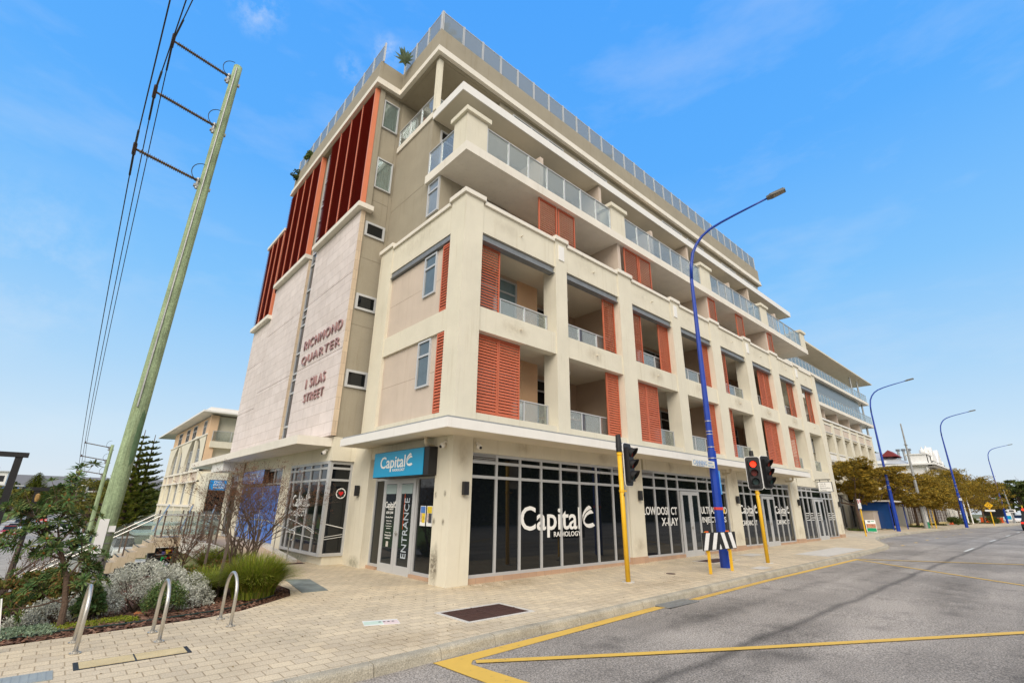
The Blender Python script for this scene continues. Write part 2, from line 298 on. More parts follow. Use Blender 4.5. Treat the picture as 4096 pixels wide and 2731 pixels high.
def text_obj(s, face, u0, u1, z0, z1, d, m, parent, name='lettering', ext=.003, bold=0.0, vertical=False, space=1.0):
    cu = bpy.data.curves.new('txt', 'FONT'); cu.body = s; cu.extrude = ext; cu.offset = bold; cu.resolution_u = 3; cu.space_character = space
    to = bpy.data.objects.new('txt', cu); COL.objects.link(to); bpy.context.view_layer.update()
    me = bpy.data.meshes.new_from_object(to.evaluated_get(bpy.context.evaluated_depsgraph_get())); bpy.data.objects.remove(to); me.name = name
    xs = [v.co.x for v in me.vertices]; ys = [v.co.y for v in me.vertices]; x0, x1, y0, y1 = min(xs), max(xs), min(ys), max(ys)
    y0 = 0 if False else y0
    for v in me.vertices:
        a = (v.co.x-x0)/(x1-x0); b = (v.co.y-y0)/(y1-y0)
        if vertical: a, b = 1-b, a
        uu = u0+(u1-u0)*a; zz = z0+(z1-z0)*b; dd = d-v.co.z
        v.co = (uu, dd, zz) if face == 'C' else (dd, uu, zz)
    me.materials.clear(); me.materials.append(m)
    o = bpy.data.objects.new(name, me); COL.objects.link(o)
    if parent: o.parent = parent
    return o
BL1 = [(1830, 440), (1850, 380), (1880, 320), (1920, 265), (1955, 240), (1978, 252), (2008, 290), (1998, 305), (1955, 322), (1900, 365), (1862, 420), (1842, 480), (1834, 560)]
BL2 = [(1845, 565), (1850, 505), (1872, 440), (1912, 382), (1962, 338), (2000, 328), (2040, 385), (2030, 400), (1972, 408), (1920, 438), (1882, 490), (1862, 550), (1882, 595), (1922, 610), (1972, 605), (2022, 587), (2060, 640), (2050, 655), (2000, 683), (1950, 689), (1900, 670), (1866, 632), (1849, 595)]
def logo(face, ul, ur, zb, zt, d, m, parent, radiology=True):
    # ul..ur spans the word and its swoosh, zb the baseline and zt the top of the tall letters
    U = lambda x: ul+(ur-ul)*(x-800)/(2060-800); Z = lambda y: zb+(zt-zb)*(675-y)/(675-280)
    text_obj('Capital', face, U(800), U(1792), Z(842), Z(272), d, m, parent, bold=.012)
    if radiology: text_obj('RADIOLOGY', face, U(1322), U(1790), Z(835), Z(742), d, m, parent, bold=.01)
    b = MB()
    for P in (BL1, BL2):
        i = len(b.v); pts = [(U(x), Z(y)) for x, y in P]
        for dd in (d-.003, d+.003): b.v += [((p[0], dd, p[1]) if face == 'C' else (dd, p[0], p[1])) for p in pts]
        n = len(P); b.f += [tuple(range(i, i+n)), tuple(reversed(range(i+n, i+2*n)))]+[(i+k, i+(k+1) % n, i+n+(k+1) % n, i+n+k) for k in range(n)]
    return b.build('emblem', m, parent)
# ------------------------------------------------------------------ ground
def zp(x): return .0075*max(0, min(35, x))          # pavement height
def zr(x): return zp(x)-.13                          # road height
KERB = [(-40, -6.6), (-12, -4.9), (-8, -4.45), (-5, -4.12), (-3.6, -4.08), (-2.56, -3.98), (-1.6, -3.93), (0, -3.90), (1.86, -3.84), (4.86, -3.77), (7.5, -3.70), (12.2, -3.70), (17.2, -3.66), (22.0, -3.60), (24.6, -3.45), (26.2, -3.05), (28.0, -2.45), (30.0, -1.85), (32.5, -1.35), (37, -1.10), (44, -.95), (53.5, -.90), (62, -1.0), (72, -1.6), (80, -2.5), (90, -3.7), (110, -4.0), (220, -4.0)]
def kerb_y(x):
    for (a, b), (c, d) in zip(KERB, KERB[1:]):
        if a <= x <= c: return b+(d-b)*(x-a)/(c-a)
    return KERB[-1][1]
EDGE = [(-300, -6.0), (-40, -2.4), (-12, -.9), (-7.3, -.40), (-6.0, -.28), (-5, -.14), (-4.4, .12), (-3.7, .69), (-3.25, 1.1), (-3.0, 1.9), (-2.85, 3.2), (-2.7, 6), (-2.7, 17.3), (-2.5, 19.5), (8, 19.6), (200, 19.6)]
def edge_dist(x, y):
    best = 1e9; inside = False
    for (ax, ay), (bx, by) in zip(EDGE, EDGE[1:]):
        dx, dy = bx-ax, by-ay; t = max(0, min(1, ((x-ax)*dx+(y-ay)*dy)/(dx*dx+dy*dy))); q = math.hypot(x-ax-t*dx, y-ay-t*dy)
        if q < best:
            best = q; inside = (dx*(y-ay)-dy*(x-ax)) > 0
    return best if inside else -best
def sm(a, b, t): t = max(0, min(1, (t-a)/(b-a))); return t*t*(3-2*t)
def valley(x, y):
    d = edge_dist(x, y)
    if d <= 0: return None
    d += (1.3*max(0, y-7.5)+max(0, -x-9)*.25)*sm(0, .6, d)
    return -.06-.32*sm(0, 4.5, d)-2.95*sm(3.5, 12, d)
def terr(x, y):
    v = valley(x, y)
    base = v if v is not None else (zr(x)-.10 if y < 60 else zr(x)-.10)
    return base
G1 = [-3000, -800, -300, -120, -60, -40, -30, -24, -20]+[-17+.5*i for i in range(34)]+[0, 2, 5, 10, 20, 35, 60, 100, 160, 300, 800, 3000]
G2 = [-3000, -800, -200, -60, -20, -10, -6, -4]+[-3+.5*i for i in range(50)]+[22.5, 23.5, 25, 28, 32, 40, 60, 100, 200, 500, 1500, 6000]
b = MB()
for y in G2:
    for x in G1: b.v.append((x, y, terr(x, y)))
nx = len(G1)
for j in range(len(G2)-1):
    for i in range(nx-1): k = j*nx+i; b.f.append((k, k+1, k+nx+1, k+nx))
GRND = mat('valley_ground', (.13, .13, .05), .95, .4, .6, .5, 20, fine=.3, fs=12)
tag(b.build('ground', GRND), kind='structure')
XS = [-40, -30, -20, -12, -8, -5, -3.6, -2.56, -1.6, 0, 1.86, 4.86, 7.5, 12.2, 17.2, 22.0, 24.6, 26.2, 28, 30, 32.5, 35, 37, 44, 53.5, 62, 72, 80, 90, 110, 160, 220]
b = MB()
for xa, xb in zip([-200]+XS, XS+[600]):
    b.quad((xa, -26, zr(xa)), (xb, -26, zr(xb)), (xb, kerb_y(xb)+.05, zr(xb)), (xa, kerb_y(xa)+.05, zr(xa)))
tag(b.build('canning_road', ASPH), kind='structure')
# pavement sheet following the kerb and the garden edge
def edge_y(x):
    for (a, b_), (c, d) in zip(EDGE, EDGE[1:]):
        if a <= x <= c and x < -3.0: return b_+(d-b_)*(x-a)/(c-a)
    return None
PX = sorted(set([-40, -20, -12, -8, -7.3, -6, -5, -4.4, -3.7, -3.25, -3.0]+[x for x in XS if x > -3]+[34, 40]))
b = MB()
for xa, xb in zip(PX, PX[1:]):
    ya, yb = edge_y(xa), edge_y(xb)
    if xa >= -3.0: ya = yb = (7.0 if xa < 30 else 9.0)
    elif xb >= -3.0: yb = 1.9
    ka, kb = kerb_y(xa)+.14, kerb_y(xb)+.14
    b.quad((xa, ka, zp(xa)), (xb, kb, zp(xb)), (xb, yb, zp(xb)), (xa, ya, zp(xa)))
tag(b.build('pavement', PAVE), kind='structure')
# kerb stones: a real step with rounded nose and joints
def kerb_run():
    b = MB(); x = -38.0
    while x < 215:
        L = 1.0 if x < 30 else (2.4 if x < 60 else 8)
        x1 = x+L-.012
        ya, yb = kerb_y(x), kerb_y(x1); za, zb = zp(x), zp(x1); j = rnd.uniform(-.004, .004)
        prof = [(.15, -.3), (.15, .004), (.05, .004+j), (.018, -.008+j), (.0, -.035), (-.03, -.16), (-.03, -.3)]
        i = len(b.v)
        for (xx, yy, zz) in ((x, ya, za), (x1, yb, zb)): b.v += [(xx, yy+p[0]+j, zz+p[1]) for p in prof]
        n = len(prof)
        for k in range(n): k2 = (k+1) % n; b.f.append((i+k, i+k2, i+n+k2, i+n+k))
        b.f.append(tuple(i+k for k in range(n))); b.f.append(tuple(i+n+k for k in reversed(range(n))))
        x += L
    return b
tag(kerb_run().build('kerb', CONC), kind='structure')
# painted lines
def strip(b, p, q, w0, w1=None, side=0, dz=.005):
    w1 = w0 if w1 is None else w1; p = Vector((p[0], p[1], 0)); q = Vector((q[0], q[1], 0)); t = (q-p).normalized(); n = Vector((-t.y, t.x, 0)); k = max(1, int((q-p).length/2))
    for i in range(k):
        a = p.lerp(q, i/k); c = p.lerp(q, (i+1)/k)
        lo, hi = (-.5, .5) if side == 0 else ((0, 1) if side > 0 else (-1, 0))
        pts = [a+n*w0*lo, c+n*w1*lo, c+n*w1*hi, a+n*w0*hi]
        b.quad(*[(P.x, P.y, zr(P.x)+dz) for P in pts])
b = MB()
b.f = []; T0 = (-3.12, -4.20)
def polyflat(b, pts, dz=.005): i = len(b.v); b.v += [(x, y, zr(x)+dz) for x, y in pts]; b.f.append(tuple(range(i, i+len(pts))))
polyflat(b, [(-3.18, -4.10), (-2.70, -4.33), (-.8, -4.21), (2.45, -4.07), (2.36, -3.87), (-.57, -3.99)])
polyflat(b, [(3.66, -3.92), (3.80, -4.08), (8, -3.98), (8, -3.82)][::-1])
for i in range(8, 17): polyflat(b, [(i, -3.98), (i+1, -3.98), (i+1, -3.82), (i, -3.82)])
tag(b.build('kerbside_yellow_line', YPAINT), kind='structure')
b = MB()
polyflat(b, [(-3.18, -4.101), (-3.08, -5.6), (-2.9, -8), (-2.5, -8), (-2.70, -5.6), (-2.83, -4.46), (-2.70, -4.331)], .009)
tag(b.build('box_end_yellow_line', YPAINT), kind='structure')
b = MB(); strip(b, (-2.72, -4.42), (13.6, -13.9), .135, dz=.013); tag(b.build('near_diagonal_yellow_line', YPAINT), kind='structure')
b = MB(); strip(b, (16.7, -3.93), (10.4, -11.5), .13, dz=.009); tag(b.build('far_diagonal_yellow_line', YPAINT), kind='structure')
b = MB(); strip(b, (16.9, -3.93), (21.8, -11.6), .14, dz=.013); tag(b.build('far_end_yellow_line', YPAINT), kind='structure')
x = 25.4; k = 0
while x < 160:
    b = MB(); strip(b, (x, -6.2), (x+3.0, -6.23), .11, dz=.009); tag(b.build('lane_dash', WPAINT), kind='structure'); x += 11.2; k += 1
for i in range(9):
    x = 27.2+3.5*i; b = MB(); strip(b, (x, -3.45), (x+.6, -3.46), .12, dz=.005); tag(b.build('bay_dash', YPAINT), kind='structure')
b = MB(); strip(b, (92, -9.5), (98, -4.6), 3, dz=.006)
# ------------------------------------------------------------------ main building
B = thing('apartment_building', 'cream and taupe apartment block with orange louvred shutters on the street corner', 'building')
PIL = [(-.17, .52), (3.78, 4.35), (7.46, 8.34), (11.42, 12.15), (15.12, 16.06), (19.05, 19.88), (22.68, 23.78), (26.52, 27.40), (29.90, 30.65)]
GP = [(-.17, .48), (7.29, 8.16), (14.92, 15.94), (22.45, 23.55), (29.85, 30.65)]      # pilasters that reach the pavement
# podium wall
b = MB()
b.box(-.17, .52, 0, .72, 3.505, 10.80)
for a, c in PIL[1:]: b.box(a, c, 0, .60, 3.505, 10.80)
for (a, c), (e, g) in zip(PIL, PIL[1:]):
    b.box(c, e, .035, .34, 3.13, 4.17); b.box(c, e, .035, .34, 6.54, 7.27); b.box(c, e, .035, .34, 9.73, 10.70)
for k_ in (1, 3, 5, 7): b.box(PIL[k_][0], PIL[k_][1], .035, .34, 3.13, 3.505)
b.box(-.14, .22, .72, 4.47, 3.13, 4.17); b.box(-.14, .22, .72, 4.47, 6.54, 7.20); b.box(-.14, .22, .72, 4.47, 9.72, 10.70)
b.box(-.17, .9, 4.47, 5.39, 3.505, 10.80)
b.box(.22, .9, 5.20, 5.39, 3.505, 10.6)
b.box(30.05, 30.65, 2.2, 2.8, 0, 10.8); b.box(30.1, 30.6, .6, 5.5, 6.54, 7.27); b.box(30.1, 30.6, .6, 5.5, 9.73, 10.7); b.box(30.1, 30.6, .6, 5.5, 3.13, 4.17)
b.box(30.05, 30.65, 5.0, 5.6, 0, 10.8)
b.box(30.1, 30.6, .6, 5.0, 0.1, 3.13)
tag(b.build('podium_wall', CREAM, B))
parts('pilaster', CREAM, B, [(-.17, .48, 0, .72, -.1, 3.50), (-.17, .30, 4.47, 5.39, -.1, 3.50)]+[(a, c, .0, .55, zp(a)+.20, 3.50) for a, c in GP[1:]])
TILE = brickmat('plinth_tile', (.50, .33, .22), (.44, .29, .20), (.30, .22, .16), .3, .3, .004, axes='XZ', bump=.1)
parts('plinth', TILE, B, [(a-.02, c+.02, -.02, .57, zp(a)-.1, zp(a)+.20) for a, c in GP[1:]]+[(c, e, .05, .25, -.1, zp((c+e)/2)+.10) for (a, c), (e, g) in zip(GP, GP[1:])]+[(.02, .22, .72, 2.0, -.1, .08), (.02, .22, 3.9, 4.47, -.1, .08)])
# coping of the podium parapet with raised pilaster heads
b = MB()
for (a, c), (e, g) in zip(PIL, PIL[1:]): b.box(c+.05, e-.05, -.035, .40, 10.70, 10.83)
for a, c in PIL[1:]: b.box(a-.05, c+.05, -.075, .66, 10.80, 10.95)
b.box(-.245, .57, -.075, .78, 10.80, 10.95); b.box(-.21, .28, .78, 4.42, 10.70, 10.83); b.box(-.245, .96, 4.42, 5.44, 10.80, 10.95)
b.build('parapet_coping', OFFW, B)
parts('plaque', WHITE, B, [((PIL[k][0]+PIL[k][1])/2-.14, (PIL[k][0]+PIL[k][1])/2+.14, -.03, .001, 10.05, 10.62) for k in (1, 3, 5, 7)])
# balcony floors, ceilings and inner walls behind the podium openings
b = MB()
for z0, z1 in ((3.62, 3.98), (6.62, 6.98), (9.62, 9.95)):
    b.box(.23, 30.08, .345, 5.15, z0, z1)
b.build('balcony_floor', CREAM2, B)
b = MB()
for z0, z1 in ((3.98, 6.62), (6.98, 9.62)):
    b.box(.35, 4.40, 1.62, 1.80, z0, z1); b.box(4.28, 4.40, 1.801, 2.60, z0, z1); b.box(4.28, 7.75, 2.601, 2.8, z0, z1); b.box(7.95, 23.6, 2.601, 2.8, z0, z1)
    for x in (7.75, 15.5, 23.6): b.box(x, x+.2, .62, 2.85, z0, z1)
b.box(.1, .22, .9, 5.1, 3.98, 6.62); b.box(.1, .22, .9, 5.1, 6.98, 9.62)
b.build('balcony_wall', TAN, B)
for z0, z1 in ((3.98, 6.62), (6.98, 9.62)): parts('balcony_pier', PEACH, B, [(3.42, 4.44, 1.58, 1.615, z0, z1), (8.0, 8.9, 2.55, 2.60, z0, z1), (15.75, 16.7, 2.55, 2.60, z0, z1)])
b = MB()
for z0, z1 in ((4.17, 6.54), (7.20, 9.45)):
    b.box(-.06, .09, .72, 4.47, z0, z1)
b.build('side_infill_wall', BEIGE, B)
TRK = mat('track_steel', (.22, .235, .25), .5, .15, 6, metal=.3)
for (a, c), (e, g) in zip(PIL, PIL[1:]):      # steel channels over the openings that carry the shutters
    b = MB(); b.box(c+.02, e-.02, .12, .32, 9.69, 9.728); b.box(c+.02, e-.02, .10, .125, 9.50, 9.69); b.box(c+.02, e-.02, .04, .30, 9.475, 9.50); b.build('shutter_track', TRK, B)
b = MB(); b.box(-.10, .08, .74, 4.45, 9.68, 9.715); b.box(-.12, -.10, .74, 4.45, 9.50, 9.68); b.box(-.17, .04, .74, 4.45, 9.475, 9.50); b.build('shutter_track', TRK, B)
# helper parts
def window(face, us, zs, d, parent, fm=ALU, pm=DGLASS, bw=.055, dep=.07, curtain=False, name='window', flip=1, outer=.06):
    b = MB(); u0, u1, z0, z1 = us[0], us[-1], zs[0], zs[-1]; dd = dep*flip
    for uu in us:
        h = outer if uu in (u0, u1) else bw/2
        a, c = (uu, uu+outer) if uu == u0 else ((uu-outer, uu) if uu == u1 else (uu-h, uu+h))
        b.fb(face, a, c, d-.02*flip, d+dd, z0, z1)
    for zz in zs:
        a, c = (zz, zz+outer) if zz == z0 else ((zz-outer, zz) if zz == z1 else (zz-bw/2, zz+bw/2))
        for ua, ub in zip(us, us[1:]):
            ea = outer if ua == u0 else bw/2; eb = outer if ub == u1 else bw/2
            b.fb(face, ua+ea, ub-eb, d-.018*flip, d+dd*.97, a, c)
    o = b.build(name, fm, parent)
    g = MB(); g.fb(face, u0+.02, u1-.02, d+.02*flip, d+.032*flip, z0+.02, z1-.02); g.build('pane', pm, o)
    if curtain:
        c = MB(); n = int((u1-u0)/.02); pr = None
        for i in range(n+1):
            uu = u0+.05+(u1-u0-.1)*i/n; q = d+.046*flip+.010*flip*math.sin(i*1.1)*(1+.5*math.sin(i*.23+1))
            p = ((uu, q) if face == 'C' else (q, uu))
            if pr: c.quad((pr[0], pr[1], z0+.06), (p[0], p[1], z0+.06), (p[0], p[1], z1-.06), (pr[0], pr[1], z1-.06))
            pr = p
        c.build('curtain', CURTAIN, o)
    return o
def shutter(face, u0, u1, d, z0, z1, opened, parent, panels=1, lm=LOUV, name='shutter', pitch=.088):
    b = MB(); w_ = (u1-u0)/panels
    for k in range(panels):
        a, c = u0+k*w_, u0+(k+1)*w_-.012
        for q0, q1 in ((a, a+.045), (c-.045, c)): b.fb(face, q0, q1, d-.025, d+.025, z0, z1)
        b.fb(face, a+.045, c-.045, d-.024, d+.024, z0, z0+.06); b.fb(face, a+.045, c-.045, d-.024, d+.024, z1-.06, z1)
    o = b.build(name, lm, parent); s = MB(); n = int((z1-z0-.12)/pitch); pt = (z1-z0-.12)/n
    for k in range(panels):
        a, c = u0+k*w_+.045, u0+(k+1)*w_-.057
        for i in range(n):
            z = z0+.06+pt*i
            if opened: pr = [(d-.026, z+.006), (d+.018, z+.066), (d+.010, z+.072), (d-.034, z+.012)]
            else: pr = [(d-.030, z+.002), (d+.012, z+pt*.98), (d+.004, z+pt*1.0), (d-.038, z+.006)]
            i0 = len(s.v)
            for uu in (a, c): s.v += [((uu, p[0], p[1]) if face == 'C' else (p[0], uu, p[1])) for p in pr]
            s.f += [(i0+j, i0+(j+1) % 4, i0+4+(j+1) % 4, i0+4+j) for j in range(4)]
    s.build('slats', lm, o); return o
def balustrade(face, u0, u1, d, z0, z1, parent, posts=None, name='balustrade', gm=None, step=1.0):
    b = MB(); b.fb(face, u0, u1, d-.03, d+.03, z1-.03, z1)
    if posts is None: n = max(1, round((u1-u0)/step)); posts = [u0+.025+(u1-u0-.05)*i/n for i in range(n+1)]
    for p in posts: b.fb(face, p-.022, p+.022, d-.022, d+.022, z0, z1-.031)
    o = b.build(name, ALUL, parent); g = MB()
    for p, q in zip(posts, posts[1:]): g.fb(face, p+.03, q-.03, d-.006, d+.006, z0+.03, z1-.035)
    g.build('glass_panel', gm or BGLASS, o); return o
# shutters: (row, u0, u1, open, panels)
L1z, L2z = (4.19, 6.53), (7.29, 9.50)
for u0, u1, op, pn, zz in [(.62, 1.47, 1, 1, L2z), (6.70, 7.44, 1, 1, L2z), (8.45, 9.30, 1, 1, L2z), (10.62, 11.42, 0, 1, L2z), (14.4, 15.12, 0, 1, L2z), (16.2, 17.05, 1, 1, L2z), (21.15, 22.66, 0, 2, L2z), (25.65, 26.5, 1, 1, L2z), (29.05, 29.88, 1, 1, L2z),
                            (.60, 2.36, 0, 2, L1z), (6.70, 7.44, 0, 1, L1z), (8.45, 10.15, 0, 2, L1z), (14.4, 15.12, 0, 1, L1z), (16.2, 17.0, 1, 1, L1z), (21.0, 22.66, 0, 2, L1z), (24.6, 25.5, 1, 1, L1z)]:
    shutter('C', u0, u1, .28, zz[0], zz[1], op, B, pn)
shutter('S', .73, 1.16, -.10, 4.19, 6.53, 0, B); shutter('S', .73, 1.16, -.10, 7.22, 9.44, 0, B)
for k, ((a, c), (e, g)) in enumerate(zip(PIL, PIL[1:])):
    for z in (4.17, 7.27): balustrade('C', c+.03, e-.03, .42, z-.02, z+.70, B, step=1.1)
# balcony doors
for z0, z1 in ((3.99, 6.45), (6.99, 9.45)):
    window('C', [1.4, 2.4, 3.38], [z0, z1-.5, z1], 1.58, B, pm=mat('blind_glass%d' % int(z0), (.16, .23, .25), .15, .1, 5), flip=1)
    for a in (4.9, 9.6, 13.0, 17.4, 20.6): window('C', [a, a+1.1, a+2.2], [z0, z1-.45, z1], 2.57, B)
# side windows on the Silas Street face of the podium and the wall above
for z0, z1, zt in ((5.05, 6.50, 6.02), (8.0, 9.42, 8.98)): window('S', [1.5, 2.2], [z0, zt, z1], -.105, B, fm=ALUL, bw=.06, outer=.055, pm=mat('window_glass%d' % int(z0), (.10, .14, .17), .06, .1, 5))
# L3 recessed level
b = MB()
b.box(.1, 3.2, 1.95, 5.64, 9.95, 12.69); b.box(.1, 3.2, 2.82, 5.64, 12.69, 15.835)
b.box(3.21, 30.4, 2.62, 14, 9.96, 18.64)
b.box(-.03, 3.2, 5.66, 14, 3.95, 18.64)
b.box(-.92, -.04, 5.66, 14, 3.90, 18.64); b.box(-.92, 3.2, 14.01, 16.2, 3.9, 18.64); b.box(-.92, 8, 16.21, 18.9, 3.9, 16.4)
b.box(-.97, -.76, 5.575, 5.655, 12.79, 18.64)
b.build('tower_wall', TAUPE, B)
parts('balcony_divider', BEIGE, B, [(x-.1, x+.1, .5, 1.99, 9.96, 12.69) for x in (8.39, 16.34, 24.2)]+[(x-.09, x+.09, .98 if x in (7.9, 15.7, 23.6) else .85, 2.6, 13.06, 15.70 if x in (7.9, 15.7, 23.6) else 15.0) for x in (3.99, 7.9, 11.85, 15.7, 20.4, 23.6, 27.6)])
b = MB()
b.box(3.21, 30.0, 2.0, 2.60, 9.97, 12.69)
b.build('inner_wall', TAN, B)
window('C', [2.0, 2.8, 3.19], [9.97, 12.2, 12.6], 1.92, B)
for a in (5.9, 9.0, 13.0, 17.0, 21.0, 25.4): window('C', [a, a+1.1, a+2.2], [9.97, 12.2, 12.6], 1.97, B)
for a in (4.4, 8.4, 12.4, 16.4, 21.0, 24.4, 28.0): window('C', [a, a+1.1, a+2.2], [13.07, 15.2, 15.6], 2.57, B)
window('S', [1.97, 2.68], [11.3, 12.25, 12.66], .055, B, fm=ALUL, bw=.06, outer=.055, pm=mat('grey_glass', (.22, .26, .30), .08, .1, 3))
window('C', [.45, 1.25, 2.1], [13.08, 15.0, 15.45], 2.78, B, fm=ALUL)
for u0, u1, op, pn in [(3.45, 4.42, 1, 1), (4.50, 5.46, 1, 1), (8.75, 9.8, 1, 1), (9.88, 10.84, 1, 1), (16.4, 17.22, 1, 1), (19.8, 20.75, 1, 1), (24.35, 25.1, 1, 1)]: shutter('C', u0, u1, .50, 10.3, 12.68, op, B)
# slabs
def ell(x0, x1, y0, y1, z0, z1, xs, ys, b): b.prism([(x0, y0), (x1, y0), (x1, y1), (xs, y1), (xs, ys), (x0, ys)], z0, z1)
b = MB(); b.box(-.05, 31.5, .30, 2.80, 12.70, 13.05); b.build('terrace_slab', OFFW, B)
b = MB(); b.box(.10, 31.0, .90, 2.80, 15.75, 16.03); b.build('canopy_slab', CREAM2, B)
b = MB(); b.box(.06, 31.04, .86, .895, 15.72, 16.08); b.box(.06, .095, .895, 2.80, 15.72, 16.08); b.box(31.005, 31.04, .895, 2.8, 15.72, 16.08); b.build('canopy_fascia', WHITE, B)
b = MB(); b.box(.04, 3.2, 2.81, 5.56, 15.84, 16.10); b.build('corner_balcony_slab', OFFW, B)
COLS = [(-.04, .82), (7.78, 8.75), (15.65, 16.72), (23.5, 24.5), (30.6, 31.45)]
for a, e in COLS: q = MB().box(a, e, .34, 1.10 if a < 0 else .95, 13.055, 14.25).build('terrace_pier', CREAM, B); MB().box(a-.10, e+.10, .24, 1.20 if a < 0 else 1.05, 14.25, 14.42).build('pier_cap', CREAM, q)
for (a, c), (e, g) in zip(COLS, COLS[1:]): balustrade('C', c+.02, e-.02, .40, 13.05, 14.14, B, step=.97)
balustrade('S', 1.12, 2.76, .04, 13.05, 14.10, B, step=.82)
balustrade('S', 2.82, 5.5, .08, 16.10, 16.93, B, step=.9)
balustrade('C', .25, 3.2, 2.84, 16.10, 16.93, B, step=.9)
b = MB(); b.box(.02, .22, 2.60, 2.80, 16.08, 18.64); b.build('corner_post', CREAM, B)
b = MB(); b.box(.10, 3.19, 5.60, 5.64, 16.11, 18.6); b.build('corner_balcony_wall', TAUPE, B)
# top floor windows, vents, loggia recesses
for us in ([3.95, 5.1, 6.2, 7.3], [8.4, 9.6, 10.75], [16.2, 17.3, 18.55], [19.2, 21.4], [24.0, 25.2, 26.3], [27.6, 29.2, 30.2]): window('C', us, [16.3, 18.42], 2.58, B, bw=.08)
b = MB(); b.box(11.4, 15.5, 2.58, 2.612, 16.2, 18.3); b.build('loggia_shade', TAN, B)
b = MB()
for x in (10.95, 18.8):
    for i in range(5): b.box(x, x+.33, 2.55, 2.61, 17.85+i*.09, 17.90+i*.09)
b.box(.9, 1.4, 1.90, 1.945, 12.2, 12.5)
b.build('vent_grille', IRON, B)
# roof: soffit, cornice band, parapet, fence
RP = [(-.20, 2.35), (30.60, 2.35), (30.60, 16.2), (-1.27, 16.2), (-1.27, 5.37), (-.20, 5.37)]
def inset(p, k): return [(p[0][0]+k, p[0][1]+k), (p[1][0]-k, p[1][1]+k), (p[2][0]-k, p[2][1]-k), (p[3][0]+k, p[3][1]-k), (p[4][0]+k, p[4][1]+k), (p[5][0]+k, p[5][1]+k)]
b = MB(); b.prism(inset(RP, .16), 18.655, 18.70); b.prism(inset(RP, .30), 18.64, 18.655); b.build('roof_soffit', TAUPE, B)
b = MB(); b.prism(RP, 18.70, 18.80); b.prism(inset(RP, .03), 18.80, 19.03); b.build('cornice', OFFW, B)
b = MB(); b.prism(inset(RP, .10), 19.03, 20.02); b.build('roof_parapet', TAUPE, B)
b = MB(); b.prism([(-1.2, 16.21), (8, 16.21), (8, 19.4), (-1.2, 19.4)], 16.45, 16.62); b.build('lower_roof', OFFW, B)
def fence(face, u0, u1, d, z0, z1, n, parent):
    b = MB(); g = MB(); s = (u1-u0)/n
    for i in range(n+1):
        p = u0+s*i
        b.fb(face, p-.045, p-.012, d-.03, d+.03, z0, z1+.03); b.fb(face, p+.012, p+.045, d-.03, d+.03, z0, z1+.03)
        if i < n: g.fb(face, p+.05, p+s-.05, d-.006, d+.006, z0+.02, z1-.03); b.fb(face, p+.05, p+s-.05, d-.012, d+.012, z1-.028, z1)
    o = b.build('roof_fence', ALUL, parent); g.build('glass_panel', FGLASS, o)
fence('C', -.02, 30.1, 2.50, 20.02, 21.06, 29, B); fence('S', 2.56, 5.5, -.04, 20.02, 21.06, 3, B); fence('S', 5.45, 16.0, -1.08, 20.02, 21.06, 10, B); fence('S', 2.6, 16.0, 30.05, 20.02, 21.06, 13, B)
# ---- Silas Street wing
b = MB()
def stones(b, y0, y1, z0, z1, zj): 
    zs = [z0]+zj+[z1]
    for p, q in zip(zs, zs[1:]): b.box(-1.10, -.925, y0, y1, p+.012, q-.012)
stones(b, 5.635, 10.15, 3.92, 12.55, [6.96, 9.92]); stones(b, 11.08, 15.86, 3.92, 12.55, [6.96, 9.92]); stones(b, 15.88, 18.9, 3.92, 10.9, [6.2, 8.69])
b.build('stone_wall', STONE, B)
parts('stone_return', STONE_S, B, [(-1.101, -.926, 5.61, 5.634, 3.93, 12.54), (-1.101, -.926, 11.055, 11.079, 3.93, 12.54)])
parts('sill_band', OFFW, B, [(-1.32, -.9 if y0 > 6 else -.70, y0, y1, z, z+.20) for y0, y1, z in ((5.42, 10.20, 12.58), (11.02, 15.72, 12.58), (15.76, 18.95, 10.92))])
def louvre_group(y0, y1, n, z0, z1):
    s = (y1-y0)/n
    for i in range(n):
        a, c = y0+s*i, y0+s*(i+1)
        fr = MB(); fr.box(-1.165, -1.06, a, a+.026, z0, z1)
        o = fr.build('louvre_screen', LOUVF, B)
        sl_ = MB(); k = int((z1-z0)/.115)
        for j in range(k):
            z = z0+.02+j*(z1-z0-.02)/k; i0 = len(sl_.v)
            pr = [(-1.15, z), (-1.07, z+.085), (-1.062, z+.080), (-1.142, z-.006)]
            for yy in (a+.027, c-.002): sl_.v += [(p[0], yy, p[1]) for p in pr]
            sl_.f += [(i0+q, i0+(q+1) % 4, i0+4+(q+1) % 4, i0+4+q) for q in range(4)]
        sl_.box(-1.055, -1.05, a+.027, c-.002, z0, z1)
        sl_.build('slats', LOUVD, o)
louvre_group(5.72, 10.40, 4, 12.79, 18.64); louvre_group(11.6, 16.25, 4, 12.79, 18.64); louvre_group(16.3, 19.3, 3, 11.13, 16.44)
SALM = mat('salmon_metal', (.70, .22, .11), .5, .04, 3); parts('louvre_post', SALM, B, [(-1.17, -.98, 5.64, 5.715, 12.79, 18.64), (-1.17, -.95, 11.50, 11.595, 12.79, 18.64), (-1.15, -.95, 16.2, 16.29, 11.1, 12.56)])
# slit window between the stone panels
window('S', [10.17, 11.05], [3.95, 4.75, 6.15, 6.72, 7.0, 7.9, 9.2, 9.6, 9.95, 10.9, 12.2, 12.8, 13.6, 14.6, 15.4, 15.8, 16.8, 18.5], -.975, B, bw=.08, outer=.05, pm=mat('slit_glass', (.03, .045, .07), .04, 0))
